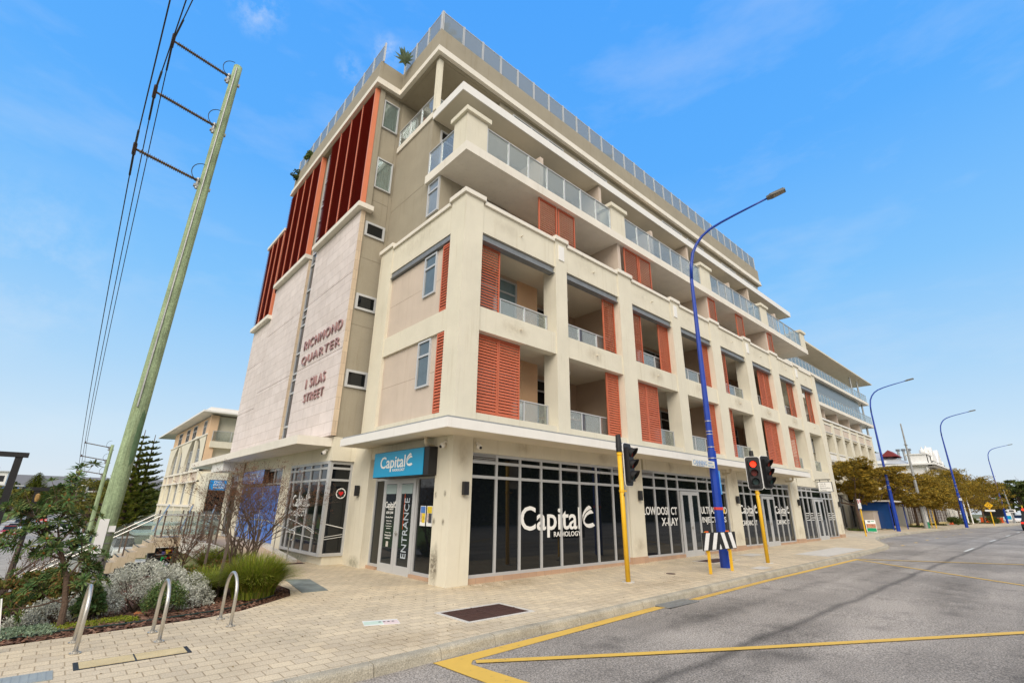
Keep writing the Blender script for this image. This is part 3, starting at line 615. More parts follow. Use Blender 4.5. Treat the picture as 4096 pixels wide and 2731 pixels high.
# small windows of the recess between wing and podium
for z0 in (5.6, 8.5, 11.55): window('C', [-.87, -.06], [z0, z0+.62], 5.615, B, fm=ALUL, outer=.085)
for z0 in (16.8, 13.8): window('C', [-.74, -.03], [z0, z0+1.45], 5.60, B, fm=ALUL, outer=.05, pm=BGLASS, curtain=True)
b = MB(); b.box(-.95, -.14, 5.66, 19, 3.13, 3.895); b.box(-.165, -.01, 5.395, 5.655, 3.3, 3.895); b.box(-.95, -.16, 9.42, 10.35, .2, 3.13); b.box(-.95, -.16, 15.9, 16.8, .2, 3.13); b.box(-.95, -.16, 18.3, 19, .2, 3.13)
b.box(-.80, -.1, 5.80, 9.42, -.1, .25); b.box(-.8, -.1, 10.35, 19, -.1, .25); b.box(-.16, -.01, 5.395, 5.9, -.1, 3.3)
b.build('wing_wall', CREAM, B)
window('S', [5.80, 6.50, 7.32, 8.12, 8.92, 9.40], [.25, 2.10+.43, 2.90, 3.13], -.93, B, bw=.07, outer=.09)
for o in kids(B)[-1:]: pass
window('C', [-.925, -.14], [.25, 2.53, 2.90, 3.12], 5.76, B, bw=.07, outer=.09)
window('S', [10.37, 11.4, 12.6, 13.8, 15.0, 15.88], [.25, 2.53, 3.12], -.90, B, bw=.07, outer=.09)
window('S', [16.82, 18.28], [.25, 2.53, 3.12], -.90, B, bw=.07, outer=.09)
b = MB(); b.box(-2.08, -.955, 5.80, 23.0, 3.58, 3.86); b.build('concrete_canopy', OFFW, B)
b = MB(); b.box(-1.92, -1.0, 15.9, 18.2, 3.18, 3.575); b.build('downstand', WHITE, B)
# ---- white canopy round the corner
b = MB(); b.prism([(-1.02, -.98), (22.5, -.98), (22.5, .03), (-.175, .03), (-.175, 4.70), (-1.02, 4.70)], 3.50, 3.70); b.build('canopy_soffit', CREAM2, B)
b = MB()
b.box(-1.10, 22.58, -1.06, -.985, 3.49, 3.715); b.box(-1.10, -1.025, -.985, 4.78, 3.49, 3.715); b.box(-1.02, -.18, 4.705, 4.78, 3.49, 3.715); b.box(22.505, 22.58, -.98, .03, 3.49, 3.715)
b.build('canopy_edge', WHITE, B)
b = MB(); b.prism([(-1.06, -1.02), (22.52, -1.02), (22.52, .02), (-.18, .02), (-.18, 4.72), (-1.06, 4.72)], 3.717, 3.76); b.build('canopy_flashing', GALV, B)
# ---- shopfronts on the main street
GZ = lambda x: zp(x)+.11
SF = [([.48, 1.39, 2.26, 3.11, 3.95, 4.82, 5.67, 6.54, 7.29], .12), ([8.16, 9.08, 9.95, 10.75, 12.30, 13.2, 14.05, 14.92], .17), ([15.94, 16.7, 17.5, 18.45, 20.1, 20.85, 21.6, 22.45], .22), ([23.55, 24.43, 25.22, 26.03, 27.75, 28.4, 29.15, 29.85], .25)]
shops = []
for us, z0 in SF: shops.append(window('C', us, [z0, 2.52, 2.90, 3.13], .12, B, bw=.075, outer=.08, name='shopfront'))
VENT = mat('vent_slats', (.30, .30, .30), .5, .1, 5)
b = MB()
for a, c in ((.58, 1.34), (6.60, 7.20), (8.25, 9.02), (14.1, 14.83), (16.03, 16.65), (21.65, 22.36), (23.64, 24.38)):
    for i in range(4): b.box(a, c, .085, .115, 2.945+i*.042, 2.968+i*.042)
b.build('shopfront_vent', VENT, B)
def door(face, u0, u1, z0, z1, d, parent, fm=ALUL, handle=True):
    m_ = (u0+u1)/2
    for a, c in ((u0, m_-.006), (m_+.006, u1)):
        b = MB(); st = .13
        b.fb(face, a, a+st, d-.05, d, z0, z1); b.fb(face, c-st, c, d-.05, d, z0, z1); b.fb(face, a+st, c-st, d-.049, d-.001, z0, z0+.22); b.fb(face, a+st, c-st, d-.049, d-.001, z1-.14, z1)
        o = b.build('door', fm, parent); g = MB(); g.fb(face, a+st, c-st, d-.03, d-.02, z0+.22, z1-.14); g.build('door_pane', CGLASS, o)
    if handle:
        h = MB(); h.fb(face, m_-.14, m_-.02, d-.10, d-.08, z0+1.02, z0+1.045); h.fb(face, m_-.05, m_-.02, d-.08, d-.05, z0+.98, z0+1.10); h.build('handle', STEEL, o)
for u0, u1, k in ((10.80, 12.25, .11), (18.50, 20.05, .16), (26.08, 27.70, .21)): door('C', u0, u1, zp(u0)+.0, 2.46, .09, B)
# entrance on the Silas side
window('S', [.72, 1.98], [.08, 2.52, 2.90, 3.13], .10, B, bw=.07, outer=.07, name='entrance_glazing')
window('S', [3.80, 4.47], [.08, 2.52, 2.90, 3.13], .10, B, bw=.07, outer=.07, name='entrance_glazing')
window('S', [1.99, 2.90, 3.79], [2.53, 2.90, 3.13], .10, B, bw=.07, outer=.05, name='entrance_glazing')
door('S', 1.99, 3.79, 0.0, 2.52, .10, B)
# window lettering
logo('C', 2.30, 5.52, 1.22, 1.80, .125, TXTW, shops[0])
text_obj('LOW DOSE CT', 'C', 8.28, 10.56, 1.58, 1.86, .125, TXTW, shops[1], bold=.015); text_obj('X-RAY', 'C', 9.42, 10.58, 1.20, 1.48, .125, TXTW, shops[1], bold=.015)
text_obj('ULTRASOUND', 'C', 12.45, 14.75, 1.62, 1.90, .125, TXTW, shops[1], bold=.015); text_obj('INJECTIONS', 'C', 12.48, 14.6, 1.21, 1.50, .125, TXTW, shops[1], bold=.015)
for a, c in ((16.1, 18.0), (20.2, 22.1)):
    logo('C', a, c, 1.66, 2.0, .125, TXTW, shops[2]); text_obj('CARDIAC CT', 'C', a+.05, c-.2, 1.12, 1.34, .125, TXTW, shops[2], bold=.015)
for a in (24.5, 25.3, 26.2, 28.45, 29.2):
    for j in range(4): dy_ = .030 if a == 26.2 else .120; MB().box(a+.06, a+.62-.11*((j*7+int(a))%3), dy_, dy_+.004, 1.64-.12*j, 1.675-.12*j).build('lettering', TXTW, shops[3])
# entrance decals
E1 = thing('window_decals', 'opening hours lettering and tall vertical ENTRANCE word on the glass double door', 'lettering')
logo('S', 3.66, 3.02, 1.72, 1.88, .066, TXTW, E1)
for j, (s, h, wd) in enumerate((('6244 3344', .075, .40), ('Opening Hours', .055, .42), ('Monday to Friday', .035, .32), ('8am to 5pm', .035, .28), ('Extended hours by', .032, .34), ('appointment', .03, .24), ('Previously trading as', .028, .32), ('Integrated', .06, .36), ('RADIOLOGY', .035, .30))):
    z = [1.54, 1.42, 1.33, 1.26, 1.19, 1.13, 1.02, .93, .87][j]; text_obj(s, 'S', 3.36+wd/2, 3.36-wd/2, z, z+h, .066, TXTW, E1)
b = MB(); b.box(.060, .066, 3.30, 3.42, .66, .80); b.build('sticker', PATCH, E1)
cu = text_obj('ENTRANCE', 'S', 2.55, 2.28, .42, 1.98, .066, mat('entrance_text', (.48, .54, .60), .6, 0), E1, vertical=True)
b = MB(); b.box(.060, .066, 2.545, 2.555, 1.15, 2.1); b.build('orange_strip', ORANGE, E1)
b = MB(); b.box(.052, .062, 2.15, 2.75, 2.1, 2.36); b.box(.052, .062, 3.05, 3.65, 2.1, 2.36); b.build('blind', mat('blind', (.36, .46, .46), .7, .05), E1)
POST = []
for k, (y0, cols) in enumerate(((1.66, ((.08, .2, .55), (.75, .55, .03))), (1.34, ((.75, .55, .03), (.05, .05, .06))), (1.02, ((.75, .5, .05), (.6, .12, .1))))):
    t = thing('poster', ['blue and yellow health poster on the glass right of the entrance door, leftmost of three', 'yellow topped health poster with a woman in white, middle of the three by the entrance', 'narrow yellow and red poster beside the corner column, rightmost of three'][k], 'poster', group='posters by the entrance')
    b = MB(); b.box(.055, .06, y0-.26, y0, 1.28, 1.78); b.build('sheet', TXTW, t)
    b = MB(); b.box(.051, .0545, y0-.24, y0-.02, 1.60, 1.765); b.build('heading', mat('poster_a%d' % k, cols[0], .5, .3, 9), t)
    b = MB(); b.box(.051, .0545, y0-.24, y0-.10, 1.36, 1.595); b.build('text_panel', mat('poster_b%d' % k, cols[1], .5, .3, 14), t)
    b = MB(); b.box(.051, .0545, y0-.095, y0-.02, 1.38, 1.595); b.build('picture', mat('poster_c%d' % k, (.55, .42, .36), .5, .5, 20), t)
# curved white lines and the emblem on the wing glass
E2 = thing('window_decals', 'white logo, CARDIAC CT lettering and curved lines on the side glass bay', 'lettering')
logo('S', 8.75, 7.05, 1.72, 2.08, -.937, TXTW, E2); text_obj('CARDIAC CT', 'S', 8.75, 7.45, 1.38, 1.56, -.937, TXTW, E2, bold=.015)
def sweep_line(b, pts, wd, face, d):
    for (a, z), (c, z2) in zip(pts, pts[1:]):
        if face == 'S': b.quad((d, a, z), (d, c, z2), (d, c, z2+wd), (d, a, z+wd))
        else: b.quad((a, d, z), (c, d, z2), (c, d, z2+wd), (a, d, z+wd))
sweep = []
b = MB()
sweep_line(b, [(8.9-.15*i, 1.26-.012*i-.0006*i*i) for i in range(18)], .022, 'S', -.937)
sweep_line(b, [(8.9-.15*i, .78+.30*math.sin(i/17*2.6)) for i in range(18)], .022, 'S', -.937)
sweep_line(b, [(8.9-.15*i, .84-.006*i) for i in range(18)], .018, 'S', -.937)
b.build('curved_line', TXTW, E2)
for z_, s_, w_ in ((1.18, -.022, .022), (.80, .012, .014), (.73, .012, .014)): b = MB(); sweep_line(b, [(-.84+.1*i, z_+s_*i) for i in range(7)], w_, 'C', 5.752); b.build('curved_line', TXTW, E2)
E3 = thing('window_decal', 'round white flower emblem with a red heart on the dark pane beside the pilaster', 'emblem')
b = MB(); i = 40; b.v = []; b.f = []
def disc(cx, cz, rr, y, n=36, fn=None):
    b = MB(); pts = [(cx+rr*(fn(2*math.pi*k/n) if fn else 1)*math.cos(2*math.pi*k/n), y, cz+rr*(fn(2*math.pi*k/n) if fn else 1)*math.sin(2*math.pi*k/n)) for k in range(n)]
    b.v = pts+[(p[0], y+.002, p[2]) for p in pts]; b.f = [tuple(reversed(range(n))), tuple(range(n, 2*n))]+[(k, (k+1) % n, n+(k+1) % n, n+k) for k in range(n)]; return b
hc = (-.46, 2.12)
disc(hc[0], hc[1], .165, 5.753).build('disc', TXTW, E3); disc(hc[0], hc[1], .14, 5.750, 96, lambda a: .86+.14*abs(math.cos(4*a))**.6).build('petals', BLACK, E3)
hp = [(16*math.sin(t)**3/17*.085, (13*math.cos(t)-5*math.cos(2*t)-2*math.cos(3*t)-math.cos(4*t))/17*.085) for t in [2*math.pi*k/30 for k in range(30)]]
b = MB(); b.v = [(hc[0]+p[0], 5.747, hc[1]+p[1]) for p in hp]+[(hc[0]+p[0], 5.749, hc[1]+p[1]) for p in hp]; b.f = [tuple(range(30)), tuple(reversed(range(30, 60)))]; b.build('heart', mat('heart_red', (.7, .01, .015), .5, 0), E3)
# RICHMOND QUARTER lettering
T = thing('building_sign', 'raised bronze letters reading RICHMOND QUARTER 1 SILAS STREET on the pale stone wall', 'sign')
for s, y0, y1, z0, z1 in (('RICHMOND', 9.62, 5.86, 7.73, 8.12), ('QUARTER', 9.66, 5.90, 7.04, 7.44), ('1 SILAS', 8.72, 6.80, 5.96, 6.34), ('STREET', 8.72, 6.78, 5.42, 5.76)):
    text_obj(s, 'S', y0, y1, z0, z1, -1.135, LETT, T, ext=.022, bold=0, space=1.22)
# blue box sign
T = thing('shop_sign', 'bright blue lightbox sign with white Capital Radiology logo over the entrance doors', 'sign')
b = MB(); b.box(-.43, .02, .66, 3.66, 2.53, 3.245); b.build('box', BLACK, T)
b = MB(); b.box(-.445, -.432, .90, 3.64, 2.545, 3.232); b.build('face', SKYB, T)
logo('S', 3.22, 1.42, 2.80, 3.10, -.452, TXTW, T)
T = thing('shop_sign', 'mid blue box sign above the blue film window behind the bare tree', 'sign')
b = MB(); b.box(-1.12, -.94, 12.1, 15.3, 2.55, 3.12); b.build('box', BLACK, T); b = MB(); b.box(-1.135, -1.122, 12.12, 15.28, 2.56, 3.11); b.build('face', BLUEGL, T)
text_obj('AUTION', 'S', 14.5, 12.9, 2.80, 3.0, -1.142, TXTW, T); MB().box(-1.140, -1.136, 13.3, 14.0, 2.66, 2.70).build('small_lettering', TXTW, T)
T = thing('window_film', 'cobalt blue film covering the shop windows under the mid blue sign', 'window film')
b = MB(); b.box(-.925, -.918, 10.45, 12.5, .35, 2.45); b.box(-.925, -.918, 12.65, 15.8, .35, 2.45); b.build('film', BLUEGL, T)
# wall lamps
def wall_lamp():
    t = thing('wall_lamp', 'small black up and down wall lamp on the corner column', 'wall lamp', (0, 0, 0), 0, 'black lamps on the shop pilasters')
    b = MB(); b.box(-.075, .075, -.13, -.03, -.16, .16); b.build('shade', BLACK, t); b = MB(); b.box(-.04, .04, -.03, 0, -.10, .10); b.build('bracket', BLACK, t); return t
wl = wall_lamp(); wl.location = (.23, 0, 2.21)
for x, s in ((7.86, 'first pilaster right of the corner column'), (15.55, 'pilaster behind the blue lamp post'), (23.2, 'pilaster by the hanging white sign'), (30.4, 'last pilaster at the right end of the block')): dup(wl, (x, 0, 2.22), 0, 'small black wall lamp on the '+s)
dup(wl, (-.17, 5.05, 2.2), -math.pi/2, 'small black up and down wall lamp on the pilaster left of the entrance')
# cameras and pipes
def sec_cam(loc, rz, lab):
    t = thing('security_camera', lab, 'security camera', loc, rz, 'security cameras under the canopies')
    b = MB(); b.tube([(0, .02, .06), (0, -.05, .06), (0, -.09, .0)], .035, 10); b.build('mount', WHITE, t, smooth=True)
    b = MB(); 
    for i in range(6):
        for j in range(12):
            def pt(i, j): a = math.pi/2*i/6*2-math.pi/2; c = 2*math.pi*j/12; return (.075*math.cos(a)*math.cos(c), -.1+.075*math.cos(a)*math.sin(c), -.03+.075*math.sin(a))
            b.quad(pt(i, j), pt(i, j+1), pt(i+1, j+1), pt(i+1, j))
    b.build('housing', WHITE, t, smooth=True); b = MB(); b.tube([(0, -.15, -.06), (0, -.18, -.075)], .035, 12); b.build('lens', BLACK, t); return t
sec_cam((-.17, .30, 3.28), -math.pi/2, 'white dome camera on the left face of the corner column'); sec_cam((.62, .03, 3.30), 0, 'white dome camera just right of the corner column'); sec_cam((-1.0, 6.0, 3.42), -math.pi/2, 'camera under the concrete canopy above the glass bay')
T = thing('drain_pipe', 'cream bent drain pipe coming out above the blue Capital sign', 'pipe', group='drain pipes under the canopy'); b = MB(); b.tube([(-.4, .92, 3.5), (-.4, .92, 3.36), (-.33, .92, 3.30), (-.14, .92, 3.28)], .045, 10); b.build('pipe', CREAM2, T, smooth=True)
T = thing('drain_pipe', 'cream bent drain pipe under the canopy right of the blue lamp post', 'pipe', group='drain pipes under the canopy'); b = MB(); b.tube([(14.6, -.35, 3.5), (14.6, -.35, 3.36), (14.6, -.28, 3.30), (14.6, .03, 3.28)], .05, 10); b.build('pipe', CREAM2, T, smooth=True)
T = thing('drain_pipe', 'cream bent drain pipe under the far end of the white canopy', 'pipe', group='drain pipes under the canopy'); b = MB(); b.tube([(22.0, -.35, 3.5), (22.0, -.35, 3.36), (22.0, -.28, 3.30), (22.0, .03, 3.28)], .05, 10); b.build('pipe', CREAM2, T, smooth=True)
# overflow spouts and ceiling lights belong to the building
for (a, c), (e, g) in zip(PIL, PIL[1:]):
    for z in (6.95, 10.25): MB().tube([((c+e)/2, .04, z), ((c+e)/2, -.07, z-.01)], .022, 8).build('overflow_spout', CREAM2, B)
    for z in (6.62, 9.62): MB().tube([((c+e)/2, 1.4, z), ((c+e)/2, 1.4, z-.12)], .07, 10).build('ceiling_light', WHITE, B)
# hanging sign
T = thing('hanging_sign', 'white hanging sign in a black frame beside the last shopfront', 'sign', (26.8, 0, 0))
b = MB(); b.box(-.02, .03, -.80, .0, 3.56, 3.61); b.box(-.01, .02, -.25, -.22, 3.46, 3.56); b.box(-.01, .02, -.70, -.67, 3.46, 3.56); b.build('bracket', BLACK, T)
b = MB(); b.box(-.04, .05, -.86, -.10, 2.88, 3.46); b.build('frame', BLACK, T); b = MB(); b.box(-.048, -.041, -.84, -.12, 2.905, 3.435); b.build('board', TXTW, T)
LG = mat('grey_text', (.25, .25, .25), .6, 0)
for j, s in enumerate(('Vein &', 'Artery', 'Specialist', 'Clinic')): text_obj(s, 'S', -.20, -.20-.055*len(s), 3.31-.125*j, 3.39-.125*j, -.053, LG, T)
# plants and things on balconies
CLOCK = thing('wall_clock', 'round dark skeleton clock on the back wall of a second level balcony', 'clock')
b = MB()
for rr in (.55, .33): b.tube([(6.3+rr*math.cos(2*math.pi*k/24), 3.0, 7.9+rr*math.sin(2*math.pi*k/24)) for k in range(25)], .018, 6)
for k in range(12): a = 2*math.pi*k/12; b.tube([(6.3+.33*math.cos(a), 3.0, 7.9+.33*math.sin(a)), (6.3+.55*math.cos(a), 3.0, 7.9+.55*math.sin(a))], .018, 5)
b.build('dial', IRON, CLOCK)
T = thing('balcony_table', 'timber topped outdoor table behind the first level glass rail', 'table', (5.2, 1.2, 3.98))
b = MB(); b.box(-.7, .7, -.4, .4, .70, .74); b.build('tabletop', mat('table_timber', (.35, .16, .07), .5, .2, 8), T)
for sx in (-.65, .65):
    for sy in (-.35, .35): b = MB(); b.box(sx-.025, sx+.025, sy-.025, sy+.025, 0, .70); b.build('leg', GALV, T)
# ------------------------------------------------------------------ street furniture
def bike_hoop(x, lab, hy=-1.08):
    t = thing('bike_hoop', lab, 'bike hoop', (x, -1.08, 0), 0, 'bike hoops along the garden edge')
    t.location.y = hy; b = MB(); pts = [(0, -.32, 0), (0, -.32, .42)]+[(0, -.32*math.cos(a), .42+.30*math.sin(a)) for a in [math.pi*k/14 for k in range(1, 14)]]+[(0, .32, .42), (0, .32, 0)]
    b.tube(pts, .024, 12); b.build('tube', STEEL, t, smooth=True)
    for s in (-.32, .32):
        b = MB(); b.tube([(0, s, .004), (0, s, .012)], .062, 16); b.tube([(0, s, .012), (0, s, .03)], .034, 12)
        for k in range(4): a = math.pi/4+k*math.pi/2; b.tube([(.048*math.cos(a), s+.048*math.sin(a), .012), (.048*math.cos(a), s+.048*math.sin(a), .022)], .008, 6)
        b.build('base_flange', STEEL, t)
    return t
bike_hoop(-6.66, 'stainless bike hoop nearest the left edge of the photo'); bike_hoop(-5.80, 'stainless bike hoop in front of the small green bush'); bike_hoop(-4.85, 'stainless bike hoop beside the long grass clump', -.72)
# covers in the paving
T = thing('tree_grate', 'rusty iron grate in a pale concrete frame set in the paving before the corner column', 'grate', (-1.12, -2.66, 0))
b = MB(); 
for x0, x1, y0, y1 in ((-.76, .76, -.48, -.41), (-.76, .76, .45, .52), (-.76, -.69, -.41, .45), (.69, .76, -.41, .45)): b.box(x0, x1, y0, y1, -.02, .014)
b.build('frame', PATCH, T)
b = MB(); b.box(-.69, .69, -.41, .45, -.08, -.06)
for i in range(34): 
    x = -.68+i*.0405; b.box(x, x+.016, -.40, .01, .001, .012)
for i in range(21): y = .02+i*.0205; b.box(-.68, .0, y, y+.009, .001, .012); b.box(.02, .68, y, y+.009, .001, .012)
b.box(-.69, .69, .0, .02, .0, .016); b.box(-.01, .015, -.40, .45, .0, .016)
b.build('bars', IRON, T)
T = thing('road_grate', 'grey steel stormwater grate at the kerb breaking the yellow line', 'grate', (3.03, -3.97, zr(3)))
b = MB(); b.box(-.6, .6, -.22, .14, -.02, .004); 
b.build('pan', BLACK, T); b = MB()
for i in range(24): b.box(-.6+.05*i, -.578+.05*i, -.22, .14, .005, .016)
for y in (-.22, -.04, .125): b.box(-.6, .6, y, y+.015, .006, .02)
b.build('bars', GALV, T)
T = thing('access_cover', 'long twin access cover with dark edging in the pavers in front of the hoops', 'cover', (-6.12, -2.02, 0))
b = MB(); b.box(-.57, .57, -.20, .16, -.02, .004); b.build('edging', BLACK, T); b = MB(); b.box(-.52, -.01, -.17, .13, 0, .009); b.box(.01, .52, -.17, .13, 0, .009); b.build('lid', mat('lid', (.58, .47, .27), .9, .12, 4, .5, 60, fine=.15), T)
T = thing('access_cover', 'grey ribbed fibre access cover at the bottom left corner of the pavers', 'cover', (-7.35, -2.25, 0))
b = MB(); b.box(-.5, .49, -.20, .17, -.02, .008)
for i in range(14): b.box(-.48+.068*i, -.45+.068*i, -.18, .15, .008, .012)
b.build('lid', mat('grey_lid', (.30, .34, .35), .6, .1, 5), T)
T = thing('steel_plate', 'weathered steel plate lying in the paving beside the long grass clump', 'plate'); b = MB(); b.prism([(-2.95, 1.28), (-2.40, 1.26), (-2.12, 3.1), (-2.62, 3.4)], .001, .012); b.build('plate', mat('plate_steel', (.20, .23, .22), .55, .35, 2.5), T)
T = thing('pavement_decal', 'pale green and pink notice stuck on the pavers near the kerb', 'decal', (-2.93, -2.2, 0), R(-20))
b = MB(); b.box(-.28, .28, -.17, .17, .001, .005); b.build('sheet', mat('decal_base', (.75, .76, .74), .7, .05), T); b = MB(); b.box(-.27, .02, -.12, .10, .005, .0065); b.build('green_half', mat('decal_green', (.55, .68, .58), .7, .1), T); b = MB(); b.box(.03, .27, -.16, .10, .005, .0065); b.build('pink_half', mat('decal_pink', (.72, .58, .57), .7, .1), T)
b = MB()
for i in range(4): b.tube([(-.02+.07*i, .02, .0065), (-.02+.07*i, .02, .0085)], .022, 10)
b.build('dots', BLACK, T)
b = MB(); b.prism([(.55, -.05), (1.5, -.05), (3.0, -3.5), (2.2, -3.5)], .002, .006); tag(b.build('cobble_strip_paving', COBBLE), kind='structure')
for nm, x0, x1, y0, y1 in (('patch_a', 15.5, 21.0, -3.3, -2.1), ('patch_b', 13.2, 14.4, -1.4, -.8), ('patch_c', 9.3, 10.1, -3.3, -2.9)):
    b = MB(); b.quad((x0, y0, zp(x0)+.005), (x1, y0, zp(x1)+.005), (x1, y1, zp(x1)+.005), (x0, y1, zp(x0)+.005)); tag(b.build('paving_patch', PATCH), kind='structure')
T = thing('service_pit', 'dark recessed steel pit lid in the paving behind the second traffic signal', 'cover', (10.6, -1.2, zp(10.6))); b = MB(); b.box(-.9, .9, -.35, .35, -.01, .006); b.build('lid', IRON, T); b = MB()
for x0, x1, y0, y1 in ((-.95, .95, -.40, -.352), (-.95, .95, .352, .40), (-.95, -.902, -.352, .352), (.902, .95, -.352, .352)): b.box(x0, x1, y0, y1, -.01, .01)
b.build('frame', PATCH, T)
T = thing('service_pit', 'tiny round dark valve cover between the first yellow pole and the barrier', 'cover', (6.2, -2.0, zp(6.2))); b = MB(); b.tube([(0, 0, 0), (0, 0, .008)], .13, 16); b.build('lid', IRON, T)
# traffic signals
def signal_head(parent, z, rz, off, lit=None, lamps=True):
    e = bpy.data.objects.new('signal_head', None); COL.objects.link(e); e.parent = parent; e.location = (off[0], off[1], z); e.rotation_euler = (0, 0, rz)
    def rr(b, w_, h, y0, y1, rad=.10):
        pts = []
        for cx, cz, a0 in ((w_/2-rad, h/2-rad, 0), (-w_/2+rad, h/2-rad, 90), (-w_/2+rad, -h/2+rad, 180), (w_/2-rad, -h/2+rad, 270)):
            pts += [(cx+rad*math.cos(R(a0+15*k)), cz+rad*math.sin(R(a0+15*k))) for k in range(7)]
        n = len(pts); i = len(b.v); b.v += [(p[0], y0, p[1]) for p in pts]+[(p[0], y1, p[1]) for p in pts]; b.f += [tuple(range(i, i+n)), tuple(reversed(range(i+n, i+2*n)))]+[(i+k, i+n+k, i+n+(k+1) % n, i+(k+1) % n) for k in range(n)]
    b = MB(); rr(b, .50, 1.16, .015, .03); b.build('board_border', SIGNAL_W, e)
    b = MB(); rr(b, .465, 1.125, .0, .014, .09); b.box(-.15, .15, -.10, -.001, -.45, .45); b.build('backing_board', BLACK, e)
    for k, zz in enumerate((.30, 0, -.30)):
        b = MB(); n = 20
        for j in range(n):      # visor: a tube cut open below
            a0 = -60+300*j/n; a1 = -60+300*(j+1)/n
            for rad in (.125, .118):
                def P(a, y): return (rad*math.cos(R(a)), y, zz+rad*math.sin(R(a)))
                y1 = lambda a: -.10-.20*(.55+.45*math.sin(R(a)))
                b.quad(P(a0, -.10), P(a1, -.10), P(a1, y1(a1)), P(a0, y1(a0)))
        b.build('visor', BLACK, e)
        b = MB(); b.tube([(0, -.101, zz), (0, -.112, zz)], .105, 20); b.build('lens', (LAMPR if (lit and k == 0) else (LAMPD if k < 2 else LAMPG)), e)
    return e
def yellow_pole(name, lab, x, y, h, num):
    t = thing(name, lab, 'traffic light', (x, y, zp(x)), 0, 'traffic signals on the near pavement'); t.rotation_euler = (0, R(-1.2), 0)
    b = MB(); b.tube([(0, 0, 0), (0, 0, h)], .062, 16); b.build('pole', YEL, t, smooth=True)
    b = MB(); b.tube([(0, 0, h), (0, 0, h+.12)], .08, 14); b.tube([(0, 0, h+.12), (0, 0, h+.46)], [.085, .07], 14); b.build('cap', BLACK, t)
    b = MB()
    for z in (h-.05, h-1.02): b.tube([(0, 0, z-.03), (0, 0, z+.03)], .076, 14); b.box(.04, .20, -.02, .02, z-.02, z+.02)
    b.build('clamp', YEL, t)
    b = MB(); b.tube([(0, 0, -.004), (0, 0, .012)], .16, 16); b.build('base_plate', PATCH, t)
    return t
t1 = yellow_pole('traffic_signal', 'yellow pole traffic signal seen from its side, nearest the corner, all lamps dark', 3.91, -2.16, 3.22, '4')
signal_head(t1, 2.90, R(10), (.31, -.06))
t2 = yellow_pole('traffic_signal', 'yellow pole traffic signal with a lit red lamp beyond the blue lamp post', 11.28, -2.70, 3.30, '5')
signal_head(t2, 2.97, R(-62), (-.12, -.04), lit=True); signal_head(t2, 3.0, R(-14), (.24, -.34))
for t, s, z in ((t1, '4', 2.05), (t2, '5', 2.1)): o = text_obj(s, 'C', -.03, .03, z, z+.10, -.066, BLACK, t, name='number')
# blue lamp posts
def lamp_post(x, y, lab, arm=3.0, h=11.2, tilt=-2.2):
    t = thing('street_lamp', lab, 'street lamp', (x, y, zp(x)), 0, 'blue curved street lamps along the road'); t.rotation_euler = (0, R(-.9), 0)
    t.rotation_euler = (0, R(2.3), 0) if tilt > 0 else (0, 0, 0)
    b = MB(); b.tube([(0, 0, 0), (0, 0, 3.6), (0, 0, 3.601), (.02, 0, 7.2), (.05, 0, h*.9)], [.150, .140, .108, .084, .062], 8); b.build('pole', BLUE, t)
    P0 = Vector((.05, 0, h*.9)); pts = []
    for k in range(15):
        a = k/14; bx = .05+.35*a; yy = -arm*(.30*a**2.2 if a < .5 else 0); pts.append(None)
    pts = [(.05, 0, h*.9), (.09, -.03, h*.95), (.16, -.12, h), (.25, -.28, h+.38), (.34, -.50, h+.68), (.44, -.80, h+.90), (.55, -1.2, h+1.06), (.66, -1.7, h+1.20), (.78, -2.3, h+1.34), (.88, -2.85, h+1.46)]
    b = MB(); b.tube(pts, [.062, .060, .057, .054, .051, .048, .044, .040, .036, .033], 10); b.build('arm', BLUE, t, smooth=True)
    hd = bpy.data.objects.new('lamp_head', None); COL.objects.link(hd); hd.parent = t; hd.location = (.88, -2.86, h+1.465); hd.rotation_euler = (R(-10), 0, R(12))
    b = MB(); b.prism([(-.11, -.62), (.11, -.62), (.15, -.15), (.10, .02), (-.10, .02), (-.15, -.15)], -.03, .04)
    for i in range(5): b.box(-.12+.05*i, -.11+.05*i, -.58, -.1, .04, .07)
    b.build('housing', mat('lamp_head_grey%d' % int(x), (.13, .13, .12), .5, .1), hd); b = MB(); b.box(-.09, .09, -.58, -.20, -.036, -.031); b.build('diffuser', mat('lens_grey%d' % int(x), (.28, .26, .20), .4, .1, 20), hd)
    for z in (3.35, 3.72, 4.15, 4.25, 4.6): MB().tube([(0, 0, z), (0, 0, z+.025)], .152 if z < 3.6 else .115, 12).build('strap', STEEL, t)
    return t
l1 = lamp_post(8.85, -2.35, 'tall blue curved street lamp standing behind the striped barrier', h=11.2)
b = MB(); b.tube([(0, 0, 1.72), (0, 0, 1.80)], .154, 8); b.build('red_band', mat('red_band', (.65, .05, .04), .5, .3, 8), l1)
b = MB(); b.box(.03, .14, -.148, -.140, 1.62, 1.72); b.build('yellow_sticker', YEL, l1); b = MB(); b.box(.02, .10, -.150, -.138, 2.2, 2.95); b.build('faded_sticker', mat('faded_sticker', (.10, .35, .75), .5, .3, 9), l1)
lamp_post(45.9, .10, 'blue curved street lamp by the bus shelter, second along the road')
lamp_post(68.1, -1.85, 'blue curved street lamp carrying a white street plate, third along the road')
lamp_post(111.1, -2.4, 'farthest blue curved street lamp near the dark screen')
T = thing('street_sign', 'white street name plate strapped to the near blue lamp post', 'street sign', (8.85, -2.35, 0)); b = MB(); b.box(-1.65, -.18, -.14, -.12, 3.08, 3.30); b.build('plate', mat('cream_plate', (.72, .70, .62), .5, .05), T)
